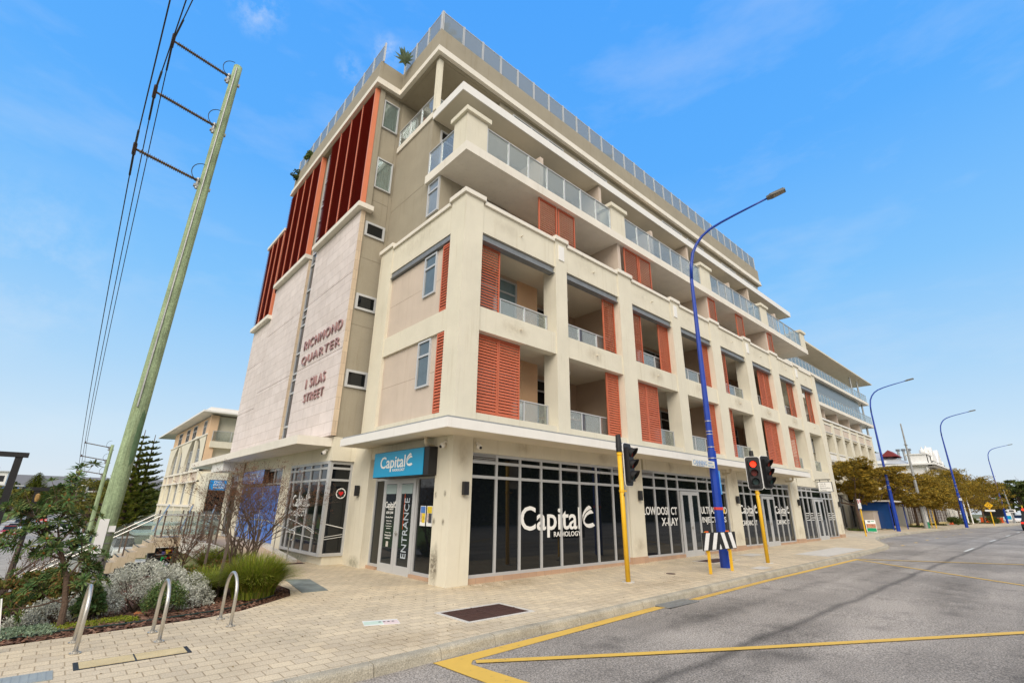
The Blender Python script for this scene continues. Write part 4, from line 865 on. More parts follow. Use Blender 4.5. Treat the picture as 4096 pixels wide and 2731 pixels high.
BT = mat('plate_blue', (.16, .30, .55), .6, .2, 9); text_obj('CANNING', 'C', -1.60, -.72, 3.13, 3.27, -.143, BT, T); text_obj('HWY', 'C', -.62, -.32, 3.20, 3.26, -.143, BT, T); text_obj('254 CNR', 'C', -.64, -.26, 3.11, 3.16, -.143, BT, T)
text_obj('EAST FREMANTLE', 'C', -1.42, -.9, 3.092, 3.118, -.143, BT, T)
T = thing('street_sign', 'white street name plate on the third blue lamp post', 'street sign', (68.1, -1.85, 0)); b = MB(); b.box(-1.9, -.15, -.25, -.2, 3.1, 3.35); b.build('plate', TXTW, T); MB().box(-1.6, -.5, -.256, -.251, 3.19, 3.25).build('lettering', BT, T)
# chevron barrier
T = thing('hazard_board', 'black and white striped hazard board on two yellow posts before the blue lamp', 'barrier', (7.66, -2.80, zp(7.7)), R(-2))
b = MB()
for s in (-.63, .63): b = MB(); b.box(s-.035, s+.035, -.03, .03, 0, .70 if s < 0 else .70); b.box(s-.05, s+.05, .03, .05, .55, 1.12); b.build('post', YEL, T)
HB = MB(); HB.box(-.98, .98, -.055, -.035, .62, 1.10); HB.build('board', BLACK, T)
b = MB(); dd = -.058
def para(b, x0, x1, sh, z0=.635, z1=1.085):
    pts = [(x0, z0), (x1, z0), (x1+sh, z1), (x0+sh, z1)]
    pts = [(max(-.965, min(.965, px)), pz) for px, pz in pts]; b.quad(*[(p[0], dd, p[1]) for p in pts])
for s in (-1, 1):
    for a in (.28, .74):
        x0, x1 = a, a+.22; sh = -.20
        pts = [(s*x0, .635), (s*x1, .635), (s*(x1+sh), 1.085), (s*(x0+sh), 1.085)]
        pts = [(max(-.965, min(.965, q[0])), q[1]) for q in pts]; b.quad(*[(q[0], dd, q[1]) for q in (pts if s > 0 else pts[::-1])])
b.tri((-.07, dd, .635), (.07, dd, .635), (0, dd, .78))
b.build('white_stripes', SIGNAL_W, T)
b = MB(); b.box(-.72, -.6, -.05, -.0, 1.10, 1.135); b.box(.5, .62, -.05, 0, 1.10, 1.135); b.build('reflector', ORANGE, T)
# poles on the right, signs, stops
T = thing('light_mast', 'tall plain grey mast beside the bus stop', 'mast', (58.6, .2, .26)); b = MB(); b.tube([(0, 0, 0), (.1, 0, 10.6)], [.17, .06], 12); b.box(-.35, .5, -.1, .1, 8.3, 8.36); b.build('pole', GALV, T, smooth=False)
T = thing('bus_stop_sign', 'white and green bus stop blade beside the grey mast', 'bus stop', (59.9, .2, .26)); b = MB(); b.box(-.42, .42, -.06, .06, 0, .62); b.build('green_base', GREENS, T); b = MB(); b.box(-.42, .42, -.06, .06, .62, 2.15); b.build('blade', TXTW, T); b = MB(); b.box(-.42, .42, -.062, .062, 2.15, 2.28); b.build('green_band', GREENS, T); b = MB(); b.box(-.42, .42, -.07, .07, 2.28, 2.75); b.build('header', BLACK, T)
T = thing('parking_sign', 'small red and white parking sign on a yellow post near the first street tree', 'sign', (33.1, -.54, .25)); b = MB(); b.tube([(0, 0, 0), (-.06, 0, 2.3)], .045, 8); b.build('post', YEL, T); b = MB(); b.box(-.62, .10, -.06, -.045, 1.72, 2.34); b.build('plate', TXTW, T); b = MB(); b.box(-.60, -.38, -.068, -.061, 2.06, 2.30); b.box(-.12, .08, -.068, -.061, 2.12, 2.30); b.build('red_mark', CARR, T)

for x, y, h, s in ((60.6, -.3, 2.6, 'thin yellow signpost just right of the bus stop blade'), (64.5, .6, 2.3, 'thin yellow signpost in front of the mesh fence')):
    T = thing('yellow_post', s, 'post', (x, y, .26)); b = MB(); b.tube([(0, 0, 0), (-.05, 0, h)], .05, 8); b.build('post', YEL, T)
T = thing('sandwich_board', 'green and white sandwich board with a food picture beside the first street tree', 'sign', (40.2, .7, .26), R(-35)); T.scale = (.8, .8, .8)
b = MB(); b.box(-.55, .55, -.04, 0, .05, 1.15); b.build('panel', TXTW, T); b = MB(); b.box(-.5, .5, -.048, -.041, .10, .42); b.build('green_strip', GREENS, T); b = MB(); b.box(-.5, .5, -.048, -.041, .44, .80); b.build('food_picture', mat('food', (.45, .20, .12), .6, .6, 6), T); b = MB(); b.box(-.5, .5, .35, .38, .0, 1.1); b.build('rear_panel', BLACK, T); MB().box(-.3, -.02, -.048, -.041, .95, 1.06).build('dark_mark', BLACK, T); MB().box(.05, .42, -.048, -.041, 1.0, 1.06).build('green_mark', GREENS, T)
T = thing('utility_cabinet', 'taupe utility cabinet under the trees left of the bus shelter', 'cabinet', (48.6, 2.3, .26)); b = MB(); b.box(-2.0, 1.6, -.5, .5, .12, 1.55); b.build('body', BEIGE, T); b = MB(); b.box(-2.05, 1.65, -.55, .55, 1.55, 1.62); b.box(-1.95, 1.55, -.45, .45, 0, .12); b.build('lid', TAUPE, T)
T = thing('bus_shelter', 'blue bus shelter with a thin pale curved roof', 'bus shelter', (51.5, 2.0, .26))
b = MB(); b.prism([(-3.6, -1.4), (3.9, -1.4), (3.9, 1.4), (-3.6, 1.4)], 2.42, 2.52); b.build('roof', OFFW, T)
BG = mat('shelter_blue', (.01, .06, .22), .2, .1, 2)
b = MB(); b.box(-3.2, -3.15, -1.1, 1.2, .12, 2.4); b.box(-3.15, 2.4, 1.1, 1.15, .12, 2.4); b.build('side_panel', BG, T)
for x, y in ((-3.2, -1.15), (2.4, -1.15), (-3.2, 1.2), (2.4, 1.2)): b = MB(); b.box(x-.04, x+.04, y-.04, y+.04, 0, 2.42); b.build('post', BLUE, T)
b = MB(); b.box(-2.6, 2.0, .5, .95, .42, .48); b.build('bench', GALV, T)
T = thing('warning_sign', 'yellow diamond traffic signal warning sign on a yellow post', 'sign', (86.6, -2.65, .26)); b = MB(); b.tube([(0, 0, 0), (0, 0, 2.4)], .06, 8); b.build('post', YEL, T)
b = MB(); b.quad((-.08, .45, 2.55), (-.08, 0, 2.10), (-.08, -.45, 2.55), (-.08, 0, 3.0)); b.quad((-.06, .45, 2.55), (-.06, 0, 3.0), (-.06, -.45, 2.55), (-.06, 0, 2.10)); b.build('diamond', mat('sign_yellow', (.9, .5, .01), .5, 0), T); b = MB()
for i in range(3):
    for s in (-1, 1): b.tube([(-.09, s*.08*(1 if i != 1 else .0)+(.13 if i == 1 else 0)*s, 2.78-.22*i), (-.10, s*.08*(1 if i != 1 else 0)+(.13 if i == 1 else 0)*s, 2.78-.22*i)], .055, 8)
b.build('symbol', BLACK, T); b = MB(); b.box(-.09, -.06, -.5, .5, 1.78, 2.0); b.build('plate', TXTW, T)
T = thing('video_screen', 'dark electronic billboard with a green and white sign above it', 'billboard', (112, -.9, .26))
b = MB(); b.box(-.2, .2, -1.3, 1.35, 1.05, 2.85); b.build('screen', mat('screen', (.03, .03, .032), .4, .05), T); b = MB(); b.box(-.1, .1, -.2, 0, 0, 1.05); b.build('post', BLACK, T)
b = MB(); b.box(-.22, .2, -1.1, .9, 2.95, 3.1); b.box(-.2, .2, -1.1, -.9, 3.1, 4.3); b.box(-.2, .2, -1.1, 1.2, 3.25, 3.6); b.build('green_panel', GREENS, T); b = MB(); b.box(-.24, -.21, -.85, 1.1, 3.30, 3.52); b.box(-.24, -.21, -.85, .9, 2.97, 3.06); b.build('white_lettering_panel', TXTW, T)
T = thing('camera_sign', 'small white camera sign on a pale pole right of the billboard', 'sign', (118, -2.9, .26)); b = MB(); b.tube([(0, 0, 0), (.0, .2, 5.6)], [.16, .08], 10); b.build('pole', GALV, T); b = MB(); b.box(-.25, -.2, -.55, .55, 1.75, 2.25); b.build('plate', TXTW, T); b = MB(); b.box(-.27, -.255, -.3, .3, 1.88, 2.12); b.build('symbol', BLACK, T); 
for x, y, s in ((128, -3.9, 'far traffic signal with a red lamp behind the camera sign'), (136, -5.6, 'far traffic signal with a red lamp near the right edge')):
    T = thing('traffic_signal', s, 'traffic light', (x, y, .26)); b = MB(); b.tube([(0, 0, 0), (0, 0, 3.0)], .08, 8); b.build('pole', YEL, T); b = MB(); b.box(-.1, .1, -.4, .4, 1.5, 2.6); b.build('head', BLACK, T); b = MB(); b.tube([(-.11, 0, 2.3), (-.14, 0, 2.3)], .2, 12); b.build('lamp', LAMPR, T)
for y, s, c in ((.97, 'left white flagpole with a dark blue flag', 0), (.45, 'right white flagpole with a black red and yellow flag', 1)):
    T = thing('flagpole', s, 'flagpole', (97, y, .26)); b = MB(); b.tube([(0, 0, 0), (0, 0, 6.5)], [.09, .05], 8); b.build('pole', TXTW, T)
    if c:
        b = MB(); b.box(-.02, .0, .04, .48, 6.0, 6.35); b.build('black_half', BLACK, T); b = MB(); b.box(-.02, 0, .04, .48, 5.62, 5.995); b.build('red_half', CARR, T); b = MB(); b.tube([(-.03, .25, 5.99), (-.021, .25, 5.99)], .15, 14); b.build('yellow_disc', YEL, T)
    else: b = MB(); b.box(-.02, 0, .04, .40, 5.45, 6.15); b.build('flag', BLUE, T)
for x, y, s in ((115.5, .5, 'orange plastic barrier left of the yellow diamond post'), (116.5, -.9, 'orange plastic barrier right of the yellow diamond post')):
    T = thing('plastic_barrier', s, 'barrier', (x, y, .26), R(80)); b = MB(); b.prism([(-.75, -.28), (.75, -.28), (.75, .28), (-.75, .28)], 0, .18); b.box(-.72, .72, -.12, .12, .18, .85); b.box(-.8, .8, -.09, .09, .70, .85); b.build('body', ORANGE, T)
T = thing('traffic_cone', 'orange and white traffic cone in front of the mesh fence', 'cone', (86, 1.6, .26)); b = MB(); b.tube([(0, 0, .04), (0, 0, 1.0)], [.22, .04], 12); b.box(-.3, .3, -.3, .3, 0, .04); b.build('cone', ORANGE, T); b = MB(); b.tube([(0, 0, .45), (0, 0, .68)], [.165, .115], 12, cap=False); b.build('band', TXTW, T)
T = thing('mesh_fence', 'temporary wire mesh fence along the white hall behind the trees', 'fence', (0, 0, .26)); b = MB()
for i in range(12): b.box(68+2.4*i-.03, 68+2.4*i+.03, 3.0, 3.06, 0, 2.4)
for i in range(7): b.box(68, 94.4, 3.01, 3.03, .1+.36*i, .13+.36*i)
for i in range(66): b.box(68+.4*i, 68.02+.4*i, 3.01, 3.03, .1, 2.3)
b.build('mesh', IRON, T); b = MB(); b.box(68, 95, 2.85, 3.2, 0, .28); b.build('footing', mat('cream_block', (.6, .5, .25), .8, .1), T)
# ------------------------------------------------------------------ cars
def car(name, lab, loc, rz, paint_, kind='sedan', group=None, scale=1.0):
    t = thing(name, lab, 'car' if kind != 'van' else 'van', loc, rz, group)
    L_, W, H = (4.4, 1.76, 1.46) if kind == 'sedan' else ((4.6, 1.84, 1.72) if kind == 'suv' else (5.0, 1.9, 2.1))
    lo = {'sedan': [(-.5, .30), (-.5, .62), (-.47, .80), (-.34, .88), (-.20, 1.0), (-.12, 1.0), (.18, 1.0), (.32, .94), (.46, .90), (.5, .66), (.5, .30)], 'suv': [(-.5, .3), (-.5, .62), (-.48, .86), (-.28, .96), (.47, 1.0), (.5, .8), (.5, .3)], 'van': [(-.5, .3), (-.5, .8), (-.42, 1.0), (.48, 1.05), (.5, .8), (.5, .3)]}[kind]
    up = {'sedan': [(-.24, .90), (-.10, H*.94), (.0, H), (.18, H*.98), (.34, .92)], 'suv': [(-.28, .95), (-.14, H*.95), (0, H), (.38, H*.98), (.47, .98)], 'van': [(-.42, 1.0), (-.28, H*.96), (-.1, H), (.46, H), (.49, 1.04)]}[kind]
    def shell(pr, w0, w1, zb, zt):
        b = MB(); n = len(pr)
        wd = [w0+(w1-w0)*max(0, min(1, (z-zb)/(zt-zb))) for _, z in pr]
        for s in (-1, 1): b.v += [(p[0]*L_, s*wd[k], p[1]) for k, p in enumerate(pr)]
        b.f += [tuple(range(n)), tuple(reversed(range(n, 2*n)))]+[(k, n+k, n+(k+1) % n, (k+1) % n) for k in range(n)]; return b
    b = shell(lo, W/2, W/2-.06, .3, 1.0); o = b.build('body', paint_, t)
    md = o.modifiers.new('bevel', 'BEVEL'); md.width = .07; md.segments = 3; md.limit_method = 'ANGLE'; md.angle_limit = R(30)
    b = shell(up, W/2-.10, W/2-.28, .92, H); g = b.build('glasshouse', DGLASS, t)
    r_ = [(p[0]*.96, p[1]+.012) for p in up[1:-1]]; b = MB()
    for (xa, za), (xb, zb) in zip(r_, r_[1:]): b.box(min(xa, xb)*L_, max(xa, xb)*L_, -(W/2-.27), W/2-.27, max(za, zb)-.03, max(za, zb)+.012)
    b.build('roof', paint_, t)
    for sx in (-.31, .30):
        for sy in (-1, 1):
            b = MB(); b.tube([(sx*L_, sy*(W/2-.20), .33), (sx*L_, sy*(W/2+.01), .33)], .33, 18); wh = b.build('wheel', TYRE, t); b = MB(); b.tube([(sx*L_, sy*(W/2+.005), .33), (sx*L_, sy*(W/2+.02), .33)], .2, 12); b.build('rim', CARS, wh)
    for s in (-1, 1):
        b = MB(); b.box(.485*L_, .503*L_, s*(W/2-.30), s*(W/2-.05), .68, .86); b.build('tail_lamp', REDL, t); b = MB(); b.box(-.503*L_, -.485*L_, s*(W/2-.36), s*(W/2-.06), .60, .74); b.build('headlight', SIGNAL_W, t)
    b = MB(); b.box(.503*L_, .506*L_, -.25, .25, .45, .56); b.box(-.506*L_, -.503*L_, -.25, .25, .40, .51); b.build('number_plate', SIGNAL_W, t)
    return t
Q = math.pi/2
# rear of every car is its +x end; cars on the highway ahead show their rears, so they are turned round
car('parked_car', 'black car cut off by the right edge of the photo', (70.6, -7.05, zr(60)), math.pi, CARK, 'suv')
car('car', 'white car waiting at the far lights left of the black one', (124, -3.4, zr(60)), math.pi, CARW, 'sedan'); car('car', 'white van queued beyond the blue noticeboard', (131, -1.9, zr(60)), math.pi, CARW, 'van'); car('car', 'silver car partly hidden behind the orange barriers', (123, -.0, zr(60)), math.pi, CARS, 'suv')
T = thing('notice_board', 'small light blue and white notice on a frame beside the white cars', 'sign', (116, -2.3, .26)); b = MB(); b.box(-.05, 0, -.55, .55, .5, 1.7); b.build('board', TXTW, T); b = MB(); b.box(-.06, -.051, -.45, .45, .6, 1.2); b.build('blue_panel', SKYB, T); b = MB(); b.box(-.04, -.01, -.5, -.44, 0, .5); b.box(-.04, -.01, .44, .5, 0, .5); b.build('legs_frame', GALV, T)
ZV = -3.29
for x, y, p, k, s in ((-5.6, 104, CARW, 'suv', 'white car parked right of Silas Street, nearest of the white ones'), (-5.4, 118, CARW, 'sedan', 'white car parked behind another under the roadside trees'), (-5.3, 132, CARS, 'suv', 'silver car farthest along the right of the street'), (-11.4, 92, CARR, 'sedan', 'red car parked on the left of the street'), (-11.5, 104, CARW, 'sedan', 'white car parked left of the street behind the red one'), (-11.6, 122, CARK, 'sedan', 'dark car far along the left of the street'), (-9.0, 150, CARR, 'suv', 'red car driving far down the street'), (-4.2, 58.5, CARG, 'sedan', 'dark teal car glimpsed left of the wooden power pole'), (-1.6, 52, CARW, 'suv', 'white car parked just behind the concrete stairs'), (-12.6, 70, CARW, 'suv', 'white vehicle at the left edge of the photo')):
    car('parked_car', s, (x, y, ZV), Q, p, k, 'cars along the lower street')
car('parked_car', 'white car parked below the stair landing', (-3.0, 24.5, -3.0), R(170), CARW, 'suv', 'cars along the lower street')
# ------------------------------------------------------------------ lower street
b = MB()
for y0, y1 in ((16, 60), (60, 120), (120, 300), (300, 900)): b.quad((-13.2, y0, ZV-.02), (-4.4, y0, ZV-.02), (-4.4, y1, ZV-.02), (-13.2, y1, ZV-.02))
tag(b.build('silas_street', mat('old_asphalt', (.36, .33, .29), .9, .15, 1, fine=.1, fs=30)), kind='structure')
b = MB(); b.quad((-60, 34, ZV-.012), (-13.2, 34, ZV-.012), (-13.2, 46, ZV-.012), (-60, 46, ZV-.012)); tag(b.build('side_road', mat('side_asphalt', (.22, .21, .21), .9, .15, 1)), kind='structure')
b = MB(); b.box(-4.38, -2.9, 22, 300, ZV-.1, ZV+.08); b.box(-15.2, -13.22, 48, 300, ZV-.1, ZV+.08); b.box(-15.2, -13.22, 14, 33, ZV-.1, ZV+.08); tag(b.build('lower_footpath', PATCH), kind='structure')
b = MB(); b.box(-60, -15.3, 48, 300, ZV-.1, ZV+.05); b.box(-60, -15.3, 14, 33, ZV-.1, ZV+.05); b.box(-2.85, .0, 24, 34, ZV-.1, ZV+.05); tag(b.build('verge', mat('grass_verge', (.13, .20, .03), .95, .3, 1.5, .6, 30)), kind='structure')
# ramp, terrace, landing, stairs, balustrades on the Silas side
b = MB(); b.quad((-2.6, 6.9, .006), (-.95, 6.9, .006), (-.95, 10.0, .25), (-2.6, 10.0, .25)); b.quad((-2.6, 10, .25), (-.95, 10, .25), (-.95, 19.2, .25), (-2.6, 19.2, .25)); tag(b.build('ramp', mat('ramp_concrete', (.50, .38, .28), .9, .12, 2, .3, 40)), kind='structure')
T = thing('terrace_wall', 'stained concrete retaining wall carrying the terrace and ramp along Silas Street', 'wall')
b = MB(); b.box(-2.74, -2.61, 6.9, 17.2, -.30, .20); b.box(-2.74, -2.61, 10, 17.2, .2, .33); b.build('upstand', PATCH, T)
T = thing('concrete_stairs', 'stained concrete stair flight descending left from a landing with black edged treads', 'stairs')
b = MB(); SX = -3.60; n = 16
b.box(SX, -2.3, 17.2, 19.2, -.10, .27)
for k in range(n): x1 = SX-.315*k; b.prism([(x1-.315, 17.2), (x1+.02*0, 17.2), (x1, 19.2), (x1-.315, 19.2)], .27-.18*(k+1)-.42, .27-.18*(k+1))
b.build('flight', mat('stair_concrete', (.52, .43, .32), .9, .12, 1.5, .3, 50, stain=.9), T)
b = MB()
for k in range(n+1): x1 = SX-.315*k; b.box(x1+.005, x1+.06, 17.22, 19.18, .27-.18*k+.002, .27-.18*k+.007)
b.build('nosing', BLACK, T); b = MB(); b.box(-3.45, -2.75, 17.5, 18.4, .271, .28); b.build('tactile_mat', GALV, T)
T = thing('stair_balustrade', 'grey timber posts with glass and twin stainless handrails beside the stairs', 'balustrade')
for y in (17.25, 19.12):
    ps = [-2.4+.0]+[-2.56, -3.5, -4.7, -5.9, -7.1]
    for x in ps[1:]:
        zb = .27 if x > SX else .27-.18*((SX-x)/.315+.3); b = MB(); b.box(x-.03, x+.03, y-.03, y+.03, zb, zb+1.13); b.build('post', WOODG, T)
    def rl(x): return .27 if x > SX-.1 else .27-.18*((SX-x)/.315)
    b = MB(); b.tube([(-1.3, y-.06, rl(0)+.93), (SX-.05, y-.06, rl(SX)+.93), (-7.6, y-.06, rl(-7.6)+.93)], .025, 8); b.build('handrail', STEEL, T)
    b = MB(); 
    for a, c in zip(ps[1:], ps[2:]): b.quad((a-.05, y, rl(a)+.1), (c+.05, y, rl(c)+.1), (c+.05, y, rl(c)+1.12), (a-.05, y, rl(a)+1.12))
    b.quad((-1.2, y, .37), (-2.52, y, .37), (-2.52, y, 1.38), (-1.2, y, 1.38)); b.build('glass_panel', BGLASS, T)
T = thing('terrace_balustrade', 'glass balustrade with grey timber posts along the outer edge of the terrace', 'balustrade')
ys = [17.2-1.25*i for i in range(6)]
for y in ys: b = MB(); b.box(-2.70, -2.65, y-.03, y+.03, .2, 1.40); b.build('post', WOODG, T)
b = MB(); 
for a, c in zip(ys, ys[1:]): b.quad((-2.67, a-.05, .38), (-2.67, c+.05, .38), (-2.67, c+.05, 1.36), (-2.67, a-.05, 1.36))
b.build('glass_panel', BGLASS, T)
T = thing('handrail', 'stainless ramp handrail with curled end below the CARDIAC CT glass bay', 'handrail')
b = MB(); b.tube([(-1.35, 14.0, 1.18), (-1.35, 10, 1.18), (-1.35, 7.2, .96), (-1.35, 6.95, .96), (-1.35, 6.88, .90), (-1.35, 6.88, .74), (-1.35, 6.95, .68), (-1.35, 7.1, .68)], .024, 10); b.build('rail', STEEL, T, smooth=True)
for y, z0, z1 in ((7.25, .03, .95), (8.7, .15, 1.07), (10.5, .25, 1.18), (12.2, .25, 1.18), (13.9, .25, 1.18)): b = MB(); b.tube([(-1.35, y, z0), (-1.35, y, z1)], .02, 8); b.tube([(-1.35, y, z0), (-1.35, y, z0+.015)], .06, 12); b.build('post', STEEL, T)
T = thing('ramp_kerb', 'low stained concrete kerb running up beside the ramp under the glass bays', 'kerb'); b = MB(); b.quad((-1.28, 6.95, .10), (-1.12, 6.95, .10), (-1.12, 10.2, .36), (-1.28, 10.2, .36)); b.quad((-1.28, 6.95, -.1), (-1.28, 6.95, .10), (-1.28, 10.2, .36), (-1.28, 10.2, .1)); b.quad((-1.28, 6.95, -.1), (-1.12, 6.95, -.1), (-1.12, 6.95, .1), (-1.28, 6.95, .1)); b.build('kerb', PATCH, T)
T = thing('drain_grille', 'dark strip grille across the foot of the ramp', 'grate'); b = MB()
for i in range(22): b.box(-2.3+.06*i, -2.26+.06*i, 6.55, 6.85, .002, .01)
b.build('bars', IRON, T)
T = thing('glass_awning', 'pale green glass awning below the landing beyond the stairs', 'awning')
AW = mat('awning_glass', (.45, .60, .55), .15, .1, 1)
b = MB()
for k, (y, z) in enumerate(((22.0, .15), (26.0, .45))): b.prism([(-4.0+.6*k, y), (.0, y), (.0, y+3.4), (-4.0+.6*k, y+3.4)], z, z+.12)
b.build('canopy', AW, T); b = MB()
for x in (-3.2, -2.0, -.8): b.tube([(x, 22.4, .3), (x+.9, 25.6, 1.6)], .04, 8)
b.build('tie_rod', STEEL, T)
T = thing('undercroft_store', 'dark undercroft opening below the landing with shelves of red, green and blue goods', 'store')
b = MB(); b.box(-3.2, .2, 22.2, 22.5, -3.2, -.1); b.build('back_wall', BLACK, T); b = MB(); b.box(-3.4, .3, 21.6, 22.5, -.45, -.05); b.build('lintel', OFFW, T)
b = MB(); 
for z in (-.80, -1.12, -1.45): b.box(-2.9, -.4, 21.7, 22.15, z, z+.03)
b.build('shelf', GALV, T)
for c, nm in (((.55, .03, .02), 'red'), ((.02, .30, .08), 'green'), ((.03, .08, .45), 'blue'), ((.6, .4, .03), 'yellow')):
    b = MB()
    for i in range(11): x = rnd.uniform(-2.85, -.6); z = rnd.choice((-.77, -1.09, -1.42)); b.box(x, x+rnd.uniform(.08, .3), 21.65, 21.95, z, z+rnd.uniform(.1, .24))
    b.build(nm+'_goods', mat('goods_'+nm, c, .5, .2, 9), T)
T = thing('concrete_column', 'grey steel faced column under the terrace corner', 'column'); b = MB(); b.box(-2.0, -1.7, 19.6, 19.9, -3.2, -.1); b.build('shaft', GALV, T)
# white ranging post at left edge
T = thing('white_post', 'slim white ranging post with tick marks at the left edge', 'post', (-7.40, -.82, 0)); T.rotation_euler = (0, R(-11), 0)
b = MB(); b.box(-.02, .02, -.01, .01, 0, .62); b.build('blade', mat('post_green', (.32, .40, .26), .5, .1), T); b = MB(); b.box(.021, .035, -.011, .011, 0, .62); b.build('edge_strip', SIGNAL_W, T)
# black angular lamp posts on the left
for x, y, z0, h, s, al in ((-8.09, 5.0, -1.0, 3.66, 'tall black angular lamp post at the left edge with a flat arm', 1.2), (-7.78, 11.0, -2.4, 4.45, 'black lamp post behind the banksia tree with a short cross arm', .35)):
    T = thing('black_lamp_post', s, 'lamp post', (x, y, z0)); b = MB(); b.box(-.06, .06, -.06, .06, 0, h); b.build('pole', BLACK, T); b = MB(); b.box(-al, .14 if al > 1 else .3, -.08, .08, h, h+.10); b.build('arm', BLACK, T)
# ------------------------------------------------------------------ power poles and wires
POLEG = mat('treated_pole', (.31, .40, .235), .9, .2, 2.2, .6, 25, stain=.9, fine=.15, fs=22, streak=.4)
def power_pole(x, y, z0, h, r0, r1, lab, ins, lean=(0, 0)):
    T = thing('power_pole', lab, 'power pole', (x, y, z0)); b = MB(); N_ = 14
    b.tube([(lean[0]*k/N_, lean[1]*k/N_, h*k/N_) for k in range(N_+1)], [r0+(r1-r0)*k/N_+rnd.uniform(-.004, .004) for k in range(N_+1)], 18); b.build('pole', POLEG, T, smooth=True)
    for zi in ins:
        zz = zi-z0; bx = lean[0]*zz/h; b = MB(); L_ = 1.86; p0 = Vector((bx-r1*.8, 0, zz)); p1 = Vector((bx-L_, 0, zz+.27))
        b.tube([p0, p0.lerp(p1, .10)], .05, 8); b.tube([p0.lerp(p1, .1), p1], .035, 8)
        o = b.build('insulator', mat('ins%d' % int(zi*10+x), (.10, .075, .05), .4, .1, 5), T); c = MB()
        for k in range(26 if y < 20 else 8):
            a = .14+.80*k/(26 if y < 20 else 8); q = p0.lerp(p1, a); dv = (p1-p0).normalized(); c.tube([q, q+dv*.010, q+dv*.03], [.085 if k % 2 else .07, .05, .036], 12, cap=False)
        c.build('sheds', mat('shed%d' % int(zi*10+x), (.17, .11, .055), .5, .1, 5), o)
        b = MB(); b.tube([p1+Vector((0, -.30, -.01)), p1+Vector((0, .30, -.01))], .05, 8); b.tube([p1+Vector((-.0, 0, -.06)), p1+Vector((0, 0, .12))], .045, 8); b.build('clamp', IRON, T)
        b = MB(); b.box(bx-r1-.14, bx+r1+.05, -.05, .05, zz-.22, zz-.14); b.tube([(bx-r1-.05, 0, zz-.28), (bx-r1-.05, 0, zz+.1)], .05, 8); b.build('bracket', GALV, T)
        b = MB(); b.tube([(bx-.12-.30*math.sin(a), -.12, zz+.25+.34*math.cos(a)*1) for a in [math.pi*k/12 for k in range(13)]], .012, 6); b.build('earth_loop', BLACK, T)
    return T
PP = power_pole(-6.24, 6.0, -.35, 16.65, .205, .135, 'massive green treated timber power pole leaning over the garden bed', (11.37, 13.57, 15.73), (.22, 0))
b = MB(); b.tube([(-.02+.20*k/10, -.19+.05*k/10, 4.5+12.0*k/10) for k in range(11)], .022, 6); b.build('conduit', GALV, PP)
b = MB(); b.box(-.145, .04, -.235, -.215, .95, 1.72); b.build('number_plate', SIGNAL_W, PP); text_obj('32', 'C', -.10, .0, 1.02, 1.14, -.238, BLACK, PP)
b = MB(); b.tube([(0, 0, 1.33), (0, 0, 1.39)], .215, 20, cap=False); b.tube([(0, 0, 1.15), (0, 0, 1.18)], .215, 20, cap=False); b.build('strap', GALV, PP)
b = MB(); b.box(.06, .20, -.205, -.15, 1.42, 1.56); b.build('name_tag', SIGNAL_W, PP)
b = MB(); b.tube([(-.02, -.03, 0), (-.02, -.03, .92)], .225, 20, cap=False); b.build('steel_sleeve', GALV, PP)
b = MB(); 
for x_ in (-.13, .12): b.tube([(x_, -.235, .80), (x_, -.20, .80)], .028, 12)
b.build('bolt', BLACK, PP)
b = MB(); n_ = 12
for k in range(n_):
    for j in range(6):
        def pp(k, j): a = R(-78+9*j+(3 if k % 2 else 0)*(j in (0, 6))); rr_ = .205-.0042*(3.0+k*.12)+.004; sh = .013*(3.0+k*.12); w_ = max(0, math.sin(math.pi*k/n_))**.4; aa = R(-60)+(a-R(-60))*w_; return (sh+rr_*math.cos(aa), rr_*math.sin(aa), 3.0+k*.12)
        b.quad(pp(k, j), pp(k, j+1), pp(k+1, j+1), pp(k+1, j))
b.build('paint_patch', mat('patch_green', (.11, .19, .10), .8, .2, 5), PP)
P2 = power_pole(-4.75, 45.0, -3.3, 9.7, .17, .12, 'second green power pole standing behind the near one', (3.9, 5.05, 6.15), (-.05, 0))
P3 = thing('power_pole', 'thin pale power pole with cross arms far down the street', 'power pole', (-4.3, 92, ZV)); b = MB(); b.tube([(0, 0, 0), (0, 0, 8.0)], [.2, .13], 10); b.build('pole', GALV, P3); b = MB(); b.box(-1.3, 1.3, -.06, .06, 6.3, 6.42); b.box(-.8, .8, -.06, .06, 7.2, 7.3); b.build('cross_arm', TXTW, P3)
P4 = thing('power_pole', 'slim dark power pole beyond the pale one', 'power pole', (-4.9, 120, ZV)); b = MB(); b.tube([(0, 0, 0), (0, 0, 7.4)], [.18, .13], 10); b.build('pole', WOODG, P4)
def wire(lab, pts, rad=.018):
    T = thing('power_line', lab, 'power line', group='overhead wires'); b = MB(); out_ = []
    for (p, q, sag) in pts:
        p, q = Vector(p), Vector(q)
        for k in range(25): a = k/24; v = p.lerp(q, a); v.z -= sag*4*a*(1-a); out_.append(v)
    b.tube(out_, rad, 6); b.build('wire', BLACK, T)
tips = [(-6.24-1.86+.22*(z_+.35)/16.65, 6, z_+.27) for z_ in (11.37, 13.57, 15.73)]; thru = [(-7.90, .1, 11.72), (-7.74, 2.1, 13.95), (-7.69, 4.2, 16.12)]; far = [(-6.55, 45, 4.13), (-6.55, 45, 5.28), (-6.55, 45, 6.38)]; near = [tuple(Vector(t_)+(Vector(q_)-Vector(t_))*(45/(t_[1]-q_[1]))) for t_, q_ in zip(tips, thru)]
